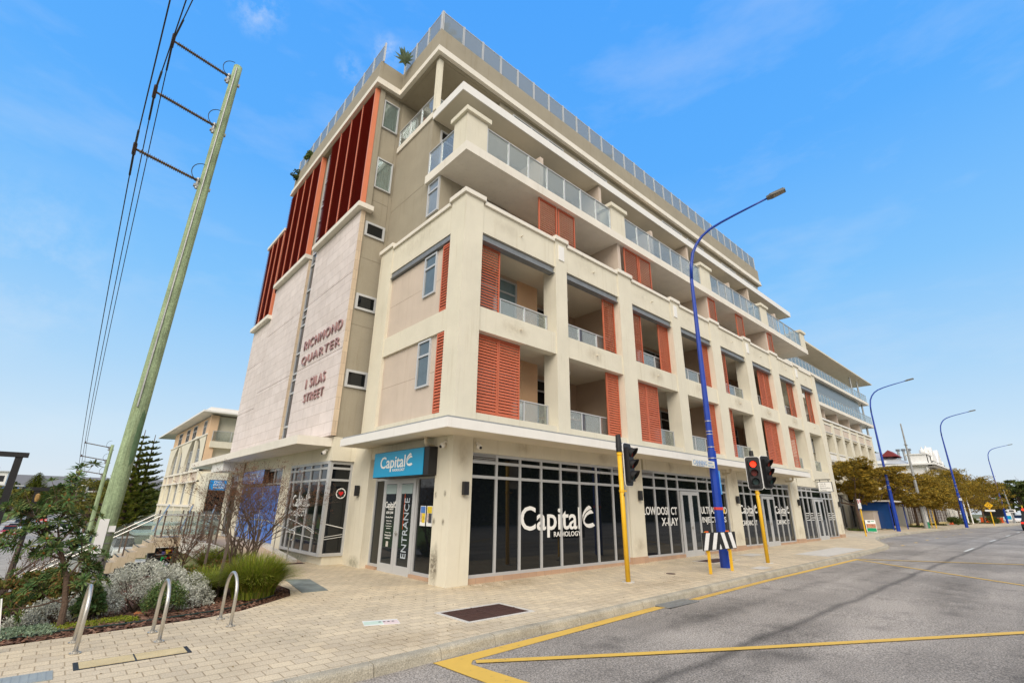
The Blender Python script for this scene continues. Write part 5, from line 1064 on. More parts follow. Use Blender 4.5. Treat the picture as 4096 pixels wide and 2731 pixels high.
for k, s in enumerate(('lowest overhead wire', 'middle overhead wire', 'top overhead wire')):
    wire(s+' running down the lower street', [(near[k], tips[k], 0), (tips[k], far[k], .9), (far[k], (-6.0+.6*k, 92, 4.2), .5)], .016)
    b = MB(); t_ = Vector(tips[k]); d1 = (Vector(near[k])-t_).normalized(); d2 = (Vector(far[k])-t_).normalized(); b.tube([t_+d1*1.1+Vector((0, 0, -.09)), t_, t_+d2*1.1+Vector((0, 0, -.09))], .028, 8); o = b.build('armour_rod', BLACK, [q for q in bpy.data.objects if q.name.startswith('power_line')][-1])
# ------------------------------------------------------------------ second apartment block (far right)
B2 = thing('apartment_building', 'far cream apartment block with tan panels and upswept roof behind the street trees', 'building')
Y0 = 4.4
px2 = [46.6+3.0*i for i in range(7)]
b = MB()
for x in px2: b.box(x, x+.8, Y0, Y0+.55, 0, 10.35)
for x, x1 in zip(px2, px2[1:]):
    b.box(x+.8, x1, Y0+.06, Y0+.3, 3.3, 4.3); b.box(x+.8, x1, Y0+.06, Y0+.3, 6.3, 7.2); b.box(x+.8, x1, Y0+.06, Y0+.3, 9.0, 10.25); b.box(x+.8, x1, Y0+1.6, Y0+1.8, 0, 9)
b.box(46.6, 65.3, Y0+.35, Y0+1.5, 6.0, 6.3); b.box(46.6, 65.3, Y0+.35, Y0+1.5, 8.8, 9.0)
b.box(46.6, 65.2, Y0+2, 16, 0, 9.6)
b.build('wall', CREAM, B2)
b = MB()
for x, x1 in zip(px2, px2[1:]):
    for z0, z1 in ((9.25, 9.95), (6.5, 7.05), (3.5, 4.15)):
        pass
    MB().box(x+.95, x1-.15, Y0+.03, Y0+.059, 9.30, 9.90).build('tan_panel', BEIGE, B2)
b = MB()
for x, x1 in zip(px2, px2[1:]):
    for zz in (9.18, 9.97): b.box(x+.82, x1-.02, Y0-.02, Y0+.058, zz, zz+.07)
    b.box(x+.82, x1-.02, Y0-.01, Y0+.058, 7.14, 7.24); b.box(x+.82, x1-.02, Y0-.01, Y0+.058, 4.22, 4.32); b.box(x+.82, x1-.02, Y0-.01, Y0+.058, 6.36, 6.42)
    b.box(x+.95, x1-.15, Y0+.02, Y0+.058, 6.5, 7.0)
b.box(46.5, 65.5, Y0-.08, Y0+.6, 10.35, 10.5)
b.build('moulding', WHITE, B2)
for k, (x, x1) in enumerate(zip(px2, px2[1:])):
    for z0, z1 in ((4.35, 6.28), (7.28, 8.95)):
        window('C', [x+.85, (x+x1)/2+.4, x1-.05], [z0, z1], Y0+1.4, B2)
        if (k*2+int(z0)) % 5 in (0, 3): shutter('C', x+.85, x+1.6, Y0+.30, z0, z1, 0, B2, pitch=.14)
    window('C', [x+.8, x+1.5, x+2.2, x1], [.3, 2.4, 3.28], Y0+.3, B2, bw=.1)
b = MB(); b.prism([(40.5, Y0+.4), (70.2, Y0+.4), (70.2, 7.5), (40.5, 7.5)], 12.15, 12.5); b.prism([(40.5, Y0+.4), (70.0, Y0+.4), (70.0, 7.5), (40.5, 7.5)], 15.1, 15.42); b.build('balcony_slab', OFFW, B2)
b = MB(); b.box(46, 64, 7.6, 14, 10.4, 18.2); b.build('upper_wall', TAUPE, B2)
b = MB()
for x in (47.5, 51.5, 56, 60.5, 65): b.box(x, x+.2, 5.3, 7.5, 10.5, 12.1)
b.box(49, 49.2, 5.3, 7.5, 12.5, 15.0)
b.build('balcony_divider', BEIGE, B2)
balustrade('C', 41, 70, Y0+.5, 12.5, 13.5, B2, step=1.0); balustrade('C', 41, 69.8, Y0+.5, 15.42, 16.4, B2, step=1.0)
b = MB(); b.box(50, 66.5, 5.2, 5.24, 12.6, 15.05); b.build('glass_screen', FGLASS, B2)
b = MB()
for x in (65.4, 68.6): b.tube([(x, 5.3, 10.4), (x, 5.3, 12.15)], .12, 8); b.tube([(x, 5.3, 12.5), (x, 5.3, 18.2)], .10, 8)
b.build('column', GALV, B2)
b = MB(); b.v = [(44, 4.6, 18.55), (73.6, 4.6, 18.5), (73.6, 15, 18.4), (44, 15, 18.4), (44, 4.6, 18.75), (73.6, 4.6, 18.6), (70, 15, 19.6), (44, 15, 19.6)]; b.f = [(0, 3, 2, 1), (4, 5, 6, 7), (0, 1, 5, 4), (1, 2, 6, 5), (2, 3, 7, 6), (3, 0, 4, 7)]; b.build('roof', CREAM2, B2)
for x in (52, 56.5, 61): window('C', [x, x+1.4, x+2.8], [15.5, 17.9], 7.56, B2)
# hall with a white decorated front
H = thing('town_hall', 'white two storey hall with heavy bracketed cornice and urns behind the trees', 'building')
HX0, HX1, HY = 97.6, 115, 4.0
b = MB(); b.box(HX0, HX1, HY+.3, 28, 0, 9.2); b.box(HX0+.02, HX1-.1, 9.6, 27.9, 9.2, 10.2)
n = 6; s = (HX1-HX0)/n
for i in range(n+1): x = HX0+s*i; b.box(x-.35, x+.35, HY, HY+.32, .2, 8.9)
b.build('wall', TERRW, H)
b = MB(); b.box(HX0-.8, HX1+.8, HY-.9, HY+1.5, 9.2, 9.45); b.box(HX0-.5, HX1+.5, HY-.5, HY+1.2, 9.0, 9.2); b.box(HX0-.8, HX0+.5, HY+1.5, 9.5, 9.2, 9.45); b.box(HX0-.2, HX1+.2, HY-.2, HY+.2, 7.9, 8.1); b.box(HX0-.1, HX1+.1, HY-.15, HY+.2, 4.6, 4.8); b.build('cornice', TERRW, H)
b = MB()
for i in range(40): x = HX0-.5+i*.45; b.box(x, x+.18, HY-.8, HY-.01, 8.75, 9.19)
b.build('brackets', mat('bracket_grey', (.30, .28, .25), .8, .1), H)
b = MB()
b.box(HX0-.1, HX0+4.2, HY, HY+2.5, 9.45, 10.9); b.box(HX0-.3, HX0+4.4, HY-.2, HY+2.7, 10.9, 11.05); b.box(HX0+4.6, HX1, HY, HY+.5, 9.45, 10.2)
for x in (HX0+6.5, HX0+12.5):
    i = len(b.v); b.v += [(x-2, HY-.1, 10.2), (x+2, HY-.1, 10.2), (x, HY-.1, 12.6), (x-2, HY+.5, 10.2), (x+2, HY+.5, 10.2), (x, HY+.5, 12.6)]; b.f += [(i, i+1, i+2), (i+5, i+4, i+3), (i, i+2, i+5, i+3), (i+1, i+4, i+5, i+2)]
b.build('parapet', TERRW, H)
b = MB()
for x, z in ((HX0+.6, 11.05), (HX0+3.6, 11.05), (HX0+4.8, 11.6), (HX0+9.5, 11.4), (HX1-.3, 10.2)): b.box(x-.45, x+.45, HY, HY+.9, 9.6, z); b.tube([(x, HY+.45, z), (x, HY+.45, z+.25), (x, HY+.45, z+.6), (x, HY+.45, z+.75), (x, HY+.45, z+1.15)], [.3, .42, .38, .15, .05], 12)
b.build('urn', TERRW, H)
for i in range(n):
    x = HX0+s*i+s/2
    for z0, z1 in ((5.2, 7.4), (1.2, 4.0)):
        b = MB(); pts = [(x-.45, z0), (x+.45, z0)]+[(x+.45*math.cos(a), z1-.45+.45*math.sin(a)) for a in [math.pi*k/8 for k in range(9)]]
        k0 = len(b.v); b.v += [(p[0], HY+.27, p[1]) for p in pts]; b.f.append(tuple(range(len(pts)))); b.build('window', mat('hall_glass%d%d' % (i, int(z0)), (.10, .11, .12), .1, 0), H)
b = MB(); b.v = [(HX0-.2, 6.6, 9.5), (HX1, 6.6, 9.5), (HX1, 28, 10.2), (HX0-.2, 28, 10.2), (HX0+4, 10.5, 11.9), (HX1-3, 10.5, 11.9), (HX1-3, 24, 11.9), (HX0+4, 24, 11.9)]; b.f = [(0, 1, 5, 4), (1, 2, 6, 5), (2, 3, 7, 6), (3, 0, 4, 7), (4, 5, 6, 7)]; b.build('roof', ROOFG, H)
b = MB(); b.v = [(HX0+.8, 7.9, 10.9), (HX0+.8, 10.4, 10.9), (HX0+.8, 9.1, 12.0), (HX0+5, 7.9, 10.9), (HX0+5, 10.4, 10.9), (HX0+5, 9.1, 12.0)]; b.f = [(0, 2, 1), (3, 4, 5), (0, 3, 5, 2), (1, 2, 5, 4)]; b.build('gablet', ROOFR, H)
for x, y in ((105, 8.8), (105, 8.0), (105, 7.2)): MB().tube([(x, y, 10.6), (x, y, 12.3), (x, y, 12.31), (x, y, 12.45), (x, y, 12.5), (x, y, 12.65)], [.2, .2, .3, .42, .25, .38], 10).build('chimney', GALV, H)
# low shops right of block two
S = thing('shopfront_building', 'low building with dark glass shopfront and white piers behind the bus shelter', 'building')
for x in (66.6, 70.6, 75, 79): MB().box(x, x+.8, 3.2, 3.9, 0, 3.4).build('pier', TERRW, S)
MB().box(66.5, 80, 3.3, 7.5, 3.41, 4.2).build('parapet', TERRW, S)
b = MB(); b.box(67.0, 79.9, 3.7, 7.5, .3, 3.4); b.build('dark_glazing', DGLASS, S)
# ------------------------------------------------------------------ building with arches (left)
A = thing('apartment_building', 'cream and peach apartment block with tall arches and a flat overhanging roof across the gap', 'building')
ax = .6
PEACHL = mat('peach_light', (.72, .50, .32), .85, .05, 1.5)
bays = [(37.6, 38.9), (41.8, 42.9), (45.9, 46.9), (49.8, 50.8)]
b = MB(); b.box(ax+.25, 14, 36.2, 53.5, -3.4, 8.6)
ys_ = [36.2, 40.0, 43.9, 47.6, 51.3, 53.6]
for y in ys_: b.box(ax-.05, ax+.24, y-.3, y+.3, -3.4, 4.3)
for y, y2 in zip(ys_, ys_[1:]): b.box(ax+.05, ax+.24, y+.3, y2-.3, -3.4, 1.45)
def archwall(b, y0, y1, z0, z1, arches):      # wall plate with semicircular openings
    edges = [y0]
    for yc, rr_ in arches:
        b.box(ax, ax+.24, edges[-1], yc-rr_, z0, z1); edges.append(yc+rr_)
        n = 14
        for k in range(n):
            a0 = math.pi-math.pi*k/n; a1 = math.pi-math.pi*(k+1)/n
            ya, yb = yc+rr_*math.cos(a0), yc+rr_*math.cos(a1); za, zb = z0+1.25*rr_*.72*math.sin(a0), z0+1.25*rr_*.72*math.sin(a1); i = len(b.v)
            for xx in (ax, ax+.24): b.v += [(xx, ya, za), (xx, yb, zb), (xx, yb, z1), (xx, ya, z1)]
            b.f += [(i, i+3, i+2, i+1), (i+4, i+5, i+6, i+7), (i, i+1, i+5, i+4)]
    b.box(ax, ax+.24, edges[-1], y1, z0, z1)
archwall(b, 35.9, 53.9, 4.35, 7.0, [(40.6, 3.3), (48.5, 3.0)])
b.build('wall', CREAM, A)
b = MB(); b.box(ax+.06, ax+.20, 36, 53.6, 3.4, 4.1); b.build('panel', BEIGE, A)
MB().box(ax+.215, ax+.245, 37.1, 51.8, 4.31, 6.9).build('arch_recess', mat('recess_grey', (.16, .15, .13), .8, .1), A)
for yc in (40.6, 48.5): MB().box(ax+.02, ax+.21, yc-.35, yc+.35, 4.31, 6.95).build('arch_pier', CREAM, A)
b = MB(); b.box(ax-.08, ax+.22, 35.9, 53.9, 4.12, 4.30); b.box(ax-.08, ax+.22, 35.9, 53.9, 3.3, 3.42); b.box(ax-.1, ax+.22, 35.8, 54, 1.38, 1.55); b.box(ax-.06, ax+.26, 35.8, 54, 7.0, 7.12); b.build('moulding', OFFW, A)
b = MB(); b.box(ax+.12, 1.2, 36.0, 53.7, 7.12, 8.6); b.box(ax+.0, ax+.6, 35.75, 36.19, 4.3, 8.6); b.build('top_wall', PEACHL, A)
WG = mat('arch_glass', (.05, .07, .08), .1, .2, 4)
for y, y2 in ((37.4, 38.8), (41.2, 42.6), (45.0, 46.6), (48.8, 50.4)):
    window('S', [y, (y+y2)/2, y2], [1.58, 2.6, 3.28], ax+.20, A, pm=WG); 
for y, y2 in ((38.0, 39.6), (41.4, 43.0), (46.2, 47.7), (49.2, 50.7)): window('S', [y, (y+y2)/2, y2], [4.3, 5.2, 6.1], ax+.16, A, pm=WG)
for y, y2 in ((37.6, 38.7), (41.7, 43.3), (45.0, 46.6), (49.0, 50.7)): window('S', [y, (y+y2)/2, y2], [7.16, 7.9, 8.4], ax+.10, A, pm=WG)
b = MB(); b.v = [(-.15, 35.0, 8.72), (9, 35.0, 8.72), (9, 56.5, 8.72), (-.15, 60.0, 8.72), (-.15, 35.0, 8.86), (9, 35, 8.86), (9, 56.5, 8.86), (-.15, 60, 8.86)]; b.f = [(0, 3, 2, 1), (4, 5, 6, 7), (0, 1, 5, 4), (1, 2, 6, 5), (2, 3, 7, 6), (3, 0, 4, 7)]; b.prism([(.35, 35.5), (9, 35.5), (9, 55), (.35, 55)], 8.861, 9.2); b.build('roof', WHITE, A)
b = MB(); b.box(1.2, 9, 36.6, 40, -3, 8.7); b.build('recess_wall', PEACH, A)
b = MB(); b.box(.85, 9, 35.6, 36.19, 6.0, 6.5); b.box(.85, 9, 35.5, 36.19, 3.35, 4.1); b.build('balcony_band', CREAM, A)
window('C', [1.45, 2.3, 3.4, 5], [6.55, 8.05, 8.45], 36.55, A, pm=mat('curtain_glass', (.08, .20, .18), .2, .3, 12)); window('C', [1.6, 3.0, 5], [4.2, 5.6, 5.95], 36.55, A)
balustrade('C', .9, 5, 35.65, 6.5, 7.35, A, step=1.3)
b = MB(); b.box(.7, 3.2, 33.4, 36, 3.4, 3.9); b.box(.7, .95, 33.4, 36, -3, 3.4); b.build('shop_wall', CREAM, A)
T = thing('shop_sign', 'bright blue CHIRO PHYSIO MASSAGE sign half hidden by the bare tree', 'sign'); b = MB(); b.box(1.0, 2.4, 33.2, 33.3, 2.65, 3.36); b.build('panel', mat('chiro_blue', (.0, .30, .80), .5, 0), T)
for j, s_ in enumerate(('CHIRO', 'PHYSIO', 'MASSAGE')): text_obj(s_, 'C', 1.25, 1.95+.12*j, 3.16-.2*j, 3.31-.2*j, 33.19, TXTW, T, bold=.02)
b = MB(); b.box(1.0, 2.4, 33.35, 33.4, .5, 2.6); b.build('shop_glass', DGLASS, A)
# ------------------------------------------------------------------ vegetation
def leaves(b, c, rad, n, size, aspect=1.6, flat=0.0, shell=.35, up=0.0):
    c = Vector(c)
    for _ in range(n):
        v = Vector((rnd.gauss(0, 1), rnd.gauss(0, 1), rnd.gauss(0, 1))); v.normalize(); q = (shell+(1-shell)*rnd.random())**.6
        p = c+Vector((v.x*rad[0], v.y*rad[1], v.z*rad[2]))*q*(.85+.3*rnd.random())
        a = Vector((rnd.gauss(0, 1), rnd.gauss(0, 1), rnd.gauss(0, 1)*(1-flat)+up)).normalized(); e = a.cross(Vector((rnd.gauss(0, 1), rnd.gauss(0, 1), rnd.gauss(0, 1)))).normalized()
        s = size*rnd.uniform(.6, 1.4); i = len(b.v)
        b.v += [tuple(p-a*s*aspect*.5), tuple(p+e*s*.35), tuple(p+a*s*aspect*.5), tuple(p-e*s*.35)]; b.f.append((i, i+1, i+2, i+3))
def leafmat(name, hues, isl=.35, trans=.25): return mat(name, hues[0], .75, 0, island=isl, hues=hues, trans=trans, spec=.25)
L_STREET = leafmat('leaf_rust_green', [(.25, .16, .02), (.34, .21, .022), (.18, .14, .022), (.42, .27, .03), (.12, .12, .025)])
L_DARK = leafmat('leaf_dark', [(.05, .08, .018), (.08, .11, .025), (.12, .13, .03), (.06, .08, .02)])
L_PINE = leafmat('leaf_pine', [(.11, .17, .03), (.20, .23, .03), (.28, .28, .04), (.08, .12, .03)])
L_OLIVE = leafmat('leaf_olive', [(.14, .14, .025), (.22, .19, .03), (.10, .12, .025), (.28, .20, .035)])
L_BANK = leafmat('leaf_banksia', [(.055, .12, .035), (.09, .17, .05), (.13, .20, .07), (.20, .21, .06), (.06, .11, .04)], .25)
L_SILV = leafmat('leaf_silver', [(.52, .53, .45), (.66, .66, .58), (.38, .39, .32), (.58, .58, .51)], .3, .1)
L_GRASS = leafmat('blade_green', [(.15, .24, .015), (.24, .31, .025), (.34, .34, .05), (.09, .15, .015), (.36, .28, .08)], .35)
L_COVER = leafmat('leaf_cover', [(.20, .28, .18), (.28, .36, .25), (.14, .20, .10)], .3)
L_LIME = leafmat('leaf_lime', [(.20, .26, .02), (.30, .32, .03), (.12, .18, .02)], .3)
L_RED = leafmat('leaf_reddish', [(.16, .10, .03), (.10, .16, .03), (.26, .11, .04), (.08, .14, .03), (.14, .18, .04)], .3)
L_SEED = leafmat('seed_brown', [(.20, .085, .04), (.13, .05, .025), (.28, .13, .06)], .3, .1)
def limb_tree(name, lab, loc, trunk_h, r0, crowns, lm, nleaf, lsize, group=None, cat='tree', bark=None, flat=.3, bend=(0, 0), aspect=1.6):
    T = thing(name, lab, cat, loc, 0, group); b = MB(); top = Vector((bend[0], bend[1], trunk_h))
    b.tube([(0, 0, -.1), (bend[0]*.3, bend[1]*.3, trunk_h*.4), top], [r0*1.2, r0*.9, r0*.7], 10)
    for c, rad in crowns:
        c = Vector(c); m_ = top.lerp(c, .5)+Vector((rnd.uniform(-.1, .1), rnd.uniform(-.1, .1), -.1))*rad[0]
        b.tube([top, m_, c], [r0*.5, r0*.3, r0*.1], 6)
        for _ in range(5): e = c+Vector((rnd.uniform(-1, 1)*rad[0], rnd.uniform(-1, 1)*rad[1], rnd.uniform(-.5, 1)*rad[2]))*.85; b.tube([m_.lerp(c, .4), (m_+e)/2+Vector((0, 0, .1)), e], [r0*.2, r0*.12, r0*.04], 5)
    b.build('trunk', bark or BARK, T); b = MB(); tv = sum(r_[0]*r_[1]*r_[2] for _, r_ in crowns)
    for c, rad in crowns:
        k = max(20, int(nleaf*(rad[0]*rad[1]*rad[2])/tv))
        for _ in range(max(6, k//60)):      # sub-clumps give an uneven outline
            v = Vector((rnd.gauss(0, 1), rnd.gauss(0, 1), rnd.gauss(0, .8))).normalized()*rnd.uniform(.45, 1.0)
            leaves(b, (c[0]+v.x*rad[0], c[1]+v.y*rad[1], c[2]+v.z*rad[2]), (rad[0]*.33, rad[1]*.33, rad[2]*.22), 60, lsize, flat=flat, aspect=aspect, shell=.1)
    b.build('crown', lm, T); return T
# street trees on the right
ST = 'street trees along the highway footpath'
def crowd(xr, yr, zr_, n, rr_): return [((rnd.uniform(*xr), rnd.uniform(*yr), rnd.uniform(*zr_)), (rnd.uniform(.7, 1.2)*rr_, rnd.uniform(.7, 1.2)*rr_, rnd.uniform(.45, .7)*rr_)) for _ in range(n)]
for k, (x, y, lab, w_, zt, s) in enumerate(((43.3, 2.06, 'first rusty green street tree, in front of the far apartment block', 4.0, 5.9, 1), (51.3, 2.2, 'second rusty green street tree leaning beside the bus shelter', 3.4, 5.5, -1), (63.7, 1.65, 'third rusty green street tree behind the bus stop blade', 5.2, 6.0, 0), (78, 2.0, 'fourth rusty green street tree in front of the white hall', 6.5, 6.6, 0), (90, 1.0, 'fifth rusty green street tree behind the white flagpoles', 7.5, 7.8, 0), (104, -.3, 'farthest rusty green street tree beside the billboard', 6.5, 6.6, 0))):
    cr_ = crowd((-w_, w_), (-2.4, 2.4), (2.7, zt-.9), 9, w_*.36)+[((0, 0, zt-.9), (w_*.5, 1.6, .6))]
    limb_tree('street_tree', lab, (x, y, .26), 2.0, .15, cr_, L_STREET, 17000, .115, ST, bend=(-.5*s, 0), flat=.5, aspect=2.4)
    b = MB(); leaves(b, (x, y, .32), (1.0, 1.0, .08), 260, .16); tag(b.build('ground_cover', L_DARK), kind='stuff')
limb_tree('pine_tree', 'tall dark tree rising behind the third blue lamp', (108, 12, 0), 6, .3, crowd((-2.5, 2.5), (-2.5, 2.5), (6, 12), 9, 2.0), L_DARK, 5000, .35)
for k, (x, y, lab, h, w_) in enumerate(((150, -3, 'broad dark green tree far beyond the traffic lights', 9, 6), (165, -7, 'dark green tree at the right edge behind the lights', 8, 6), (150, 6, 'dark tree behind the last blue lamp', 8, 5), (175, -13, 'distant dark green tree right of the red signal', 9, 8), (190, -24, 'distant tree at the far right horizon', 9, 9))):
    limb_tree('far_tree', lab, (x, y, 0), 3, .4, crowd((-w_, w_), (-w_, w_), (3, h), 12, 3.0), L_DARK, 7000, .5, 'far trees down the highway')
for k, (x, y, lab) in enumerate(((102, 1.2, 'low clipped shrub at the foot of the flagpoles'), (84, .9, 'small round shrub beside the third blue lamp'), (106, -1.2, 'dark shrub left of the orange barriers'))):
    T = thing('shrub', lab, 'shrub', (x, y, .26)); b = MB(); 
    for _ in range(14): leaves(b, (rnd.uniform(-1.2, 1.2), rnd.uniform(-.6, .6), rnd.uniform(.3, .8)), (.5, .5, .35), 90, .14)
    b.build('foliage', L_DARK, T)
# Norfolk pines on the left
def norfolk(name, lab, loc, h, w0, tiers, n=10):
    T = thing(name, lab, 'pine tree', loc); b = MB(); b.tube([(0, 0, 0), (0, 0, h)], [.28, .03], 8); b.build('trunk', BARK, T); b = MB(); tw = MB()
    for t in range(tiers):
        a = t/tiers; z = h*(.10+.88*a); L_ = w0*(1-a)**.8+.18; m_ = n
        for k in range(m_):
            an = 2*math.pi*(k+rnd.random()*.5)/m_+t; d = Vector((math.cos(an), math.sin(an), 0)); pts = []
            for j in range(9): q = j/8; pts.append(Vector((0, 0, z))+d*L_*q+Vector((0, 0, L_*(.10*q+.28*q*q))))
            sd_ = Vector((-d.y, d.x, 0))
            for j in range(1, 9):
                p = pts[j]; wd = L_*.20*(1.12-j/8)+.05
                for s_ in (-1, 1):
                    for u_ in range(3):
                        o = d*rnd.uniform(-.1, .1)*L_; i = len(b.v); q0 = p+o; q1 = p+o+sd_*s_*wd*rnd.uniform(.7, 1.2)+d*wd*.6+Vector((0, 0, wd*rnd.uniform(.1, .5)))
                        e = (d*.3+Vector((0, 0, .5))).normalized()*.07*max(1, L_*.35); b.v += [tuple(q0-e), tuple(q1-e*.5), tuple(q1+e*.5), tuple(q0+e)]; b.f.append((i, i+1, i+2, i+3))
                        e2 = sd_.cross(d)*0+d*.06*max(1, L_*.35); i = len(b.v); b.v += [tuple(q0-e2), tuple(q1-e2*.5), tuple(q1+e2*.5), tuple(q0+e2)]; b.f.append((i, i+1, i+2, i+3))
            tw.tube([pts[0], pts[4], pts[8]], [.035, .02, .01], 4)
    b.build('crown', L_PINE, T); tw.build('limbs', BARK, T); return T
norfolk('norfolk_pine', 'tall tiered pine just right of the power pole', (-1.55, 60, ZV), 12.9, 2.9, 16, 11); norfolk('norfolk_pine', 'second tiered pine close behind the first, nearest the arched building', (-.35, 61.5, ZV), 12.6, 2.8, 15, 11)
norfolk('norfolk_pine', 'distant dark pine standing alone on the left skyline', (-13.3, 200, 0), 9.9, 4.2, 20, 12)
norfolk('norfolk_pine', 'very small distant pine right of the lone skyline pine', (-18, 320, 2), 9.9, 3.0, 16, 10)
LT = 'trees lining the lower street'
for k, (x, y, z0, h, w_, lm, lab) in enumerate(((-3.0, 66, ZV, 7.5, 3.4, L_OLIVE, 'golden green tree filling the gap left of the pines'), (-1.2, 84, ZV, 8.8, 4.5, L_OLIVE, 'golden tree behind the tiered pines'), (-3.0, 100, ZV, 6.4, 3.2, L_DARK, 'dark green tree on the right of the lower street'), (-2.4, 130, ZV, 7.4, 4, L_OLIVE, 'yellowish tree farther up the right of the street'), (3, 175, ZV, 10, 7, L_OLIVE, 'rounded tree high on the right skyline of the street'),
    (-14.6, 66, ZV, 6.6, 3.0, L_OLIVE, 'olive tree on the left of the street nearest the camera'), (-15.2, 84, ZV, 7.4, 3.8, L_DARK, 'dense green tree behind the black lamp post'), (-15.6, 106, ZV, 8.0, 4.4, L_OLIVE, 'golden green tree left of the street, third along'), (-15.8, 134, ZV, 8.4, 5.0, L_DARK, 'dark tree left of the street, fourth along'), (-20, 120, ZV, 9.2, 5, L_DARK, 'tall dark tree at the left edge'), (-15.5, 168, ZV, 9.0, 6, L_OLIVE, 'olive rounded tree left of the far road'), (-9, 250, ZV, 11.5, 7, L_OLIVE, 'tree closing the far end of the street'), (-16, 205, ZV, 10.5, 6, L_DARK, 'flat topped dark tree beside the skyline pine'), (-13, 235, ZV, 11, 6, L_DARK, 'rounded dark tree right of the skyline pine'), (-2, 215, ZV, 11, 6, L_OLIVE, 'golden tree right of the end of the road'), (-24, 180, ZV, 10, 7, L_OLIVE, 'broad olive tree far left'), (-19, 150, ZV, 10, 6, L_DARK, 'dark tree between the black lamp posts'), (-12.5, 150, ZV, 8.5, 4.5, L_OLIVE, 'golden tree left of the road below the skyline pine'), (-3.0, 155, ZV, 9.5, 5, L_DARK, 'dark green tree right of the road, in front of the second power pole'), (-5, 190, ZV, 10.5, 6, L_DARK, 'tall dark tree beyond the pale power pole'), (1, 110, ZV, 9, 4.5, L_OLIVE, 'golden tree between the two green power poles'), (9, 64, ZV, 12.0, 5, L_OLIVE, 'tree showing between the pines and the arched building'))):
    limb_tree('roadside_tree', lab, (x, y, z0), h*.35, .2, crowd((-w_*.7, w_*.7), (-w_*.7, w_*.7), (h*.35, h*.85), 9, w_*.42), lm, 5200, .16 if y < 90 else .3, LT)
# far woodland, with painted horizon haze behind it
b = MB()
for k in range(46):
    an = R(60+k*1.2); d = 300+rnd.uniform(-40, 160); x, y = CAM.x+d*math.cos(an), CAM.y+d*math.sin(an)
    for _ in range(4): leaves(b, (x+rnd.uniform(-12, 12), y, rnd.uniform(-1, 6)), (9, 9, 5), 230, 1.5)
tag(b.build('far_woodland', L_DARK), 'far wooded suburb', None, None, 'stuff')
HAZE = mat('haze_grey', (.24, .255, .31), 1, .03, .001)
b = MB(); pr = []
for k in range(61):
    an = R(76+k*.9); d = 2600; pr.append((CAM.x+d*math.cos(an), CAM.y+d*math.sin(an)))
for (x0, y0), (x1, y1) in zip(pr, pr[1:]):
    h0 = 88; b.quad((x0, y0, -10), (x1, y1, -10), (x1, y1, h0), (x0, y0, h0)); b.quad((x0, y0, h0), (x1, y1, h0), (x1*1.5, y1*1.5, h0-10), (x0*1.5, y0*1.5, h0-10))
tag(b.build('haze_band', HAZE), kind='structure')  # added distant sheet, its flat grey stands in for haze above the horizon
for x, y, w_, h, z, c, lab in ((-24, 190, 9, 4.0, 5.0, TERRW, 'white flat roofed house on the far left skyline'), (-19.5, 170, 9, .9, 4.0, ROOFG, 'pale grey roof with blue panels among the far trees')):
    T = thing('far_house', lab, 'house', (x, y, z)); b = MB(); b.box(-w_/2, w_/2, 0, 6, -5, h); b.build('wall', c, T); b = MB(); b.box(-w_/2-.4, w_/2+.4, -.4, 6.4, h, h+.3); b.build('roof', ROOFG, T); b = MB(); b.box(-w_/2+.5, w_/2-.5, -.05, 0, h*.35, h*.75); b.build('window', BLUEGL if c is ROOFG else DGLASS, T)
# across the road, seen only as reflections in the dark shop glass
OPP = thing('roadside_hedge', 'dark hedge of trees on the far side of the highway', 'hedge')
b = MB()
for k in range(46): leaves(b, (-30+3.6*k, -30+rnd.uniform(-2, 2), rnd.uniform(2, 6)), (3.2, 2.5, 3.4), 260, .9)
b.build('foliage', L_DARK, OPP); b = MB(); b.box(-40, 140, -34, -33, -.2, 6.5); b.build('fence_wall', TAUPE, OPP)
# ---- garden bed
b = MB(); gx = [-16+.25*i for i in range(54)]; gy = [-2+.25*j for j in range(44)]; idx = {}
for y in gy:
    for x in gx:
        v = valley(x, y); z = (v+.045+.02*math.sin(x*7)*math.cos(y*6)) if v is not None else -.06
        idx[(x, y)] = len(b.v); b.v.append((x, y, z))
for y, y2 in zip(gy, gy[1:]):
    for x, x2 in zip(gx, gx[1:]): b.f.append((idx[(x, y)], idx[(x2, y)], idx[(x2, y2)], idx[(x, y2)]))
tag(b.build('garden_bed', MULCH, smooth=True), kind='structure')
def gz(x, y): v = valley(x, y); return (v if v is not None else 0)+.05
# loose bark chips
b = MB()
for _ in range(9000):
    x = rnd.uniform(-9, -3); y = rnd.uniform(-.6, 2.2)
    if edge_dist(x, y) < .03: continue
    a = rnd.uniform(0, 6.28); s = rnd.uniform(.012, .05); t = rnd.uniform(-.4, .4); z = gz(x, y)+.012; dx, dy = math.cos(a)*s, math.sin(a)*s; ex, ey = -math.sin(a)*s*.4, math.cos(a)*s*.4
    b.quad((x-dx-ex, y-dy-ey, z-t*s), (x+dx-ex, y+dy-ey, z+t*s), (x+dx+ex, y+dy+ey, z+t*s+.006), (x-dx+ex, y-dy+ey, z-t*s+.006))
tag(b.build('bark_chips', leafmat('chip', [(.10, .045, .028), (.16, .075, .045), (.26, .15, .10), (.06, .03, .02)], .4, 0)), kind='stuff')
T = thing('drip_hose', 'dark green irrigation hose lying along the garden edge', 'hose'); b = MB(); b.tube([(x, y, gz(x, y)+.025) for x, y in [(-8.6, .05), (-7.4, -.02), (-6.8, .13), (-6.1, .10), (-5.4, .22), (-4.9, .30), (-4.4, .48), (-3.9, .92), (-3.5, 1.30)]], .014, 8); b.build('hose', mat('hose', (.012, .03, .022), .5, 0), T, smooth=True)
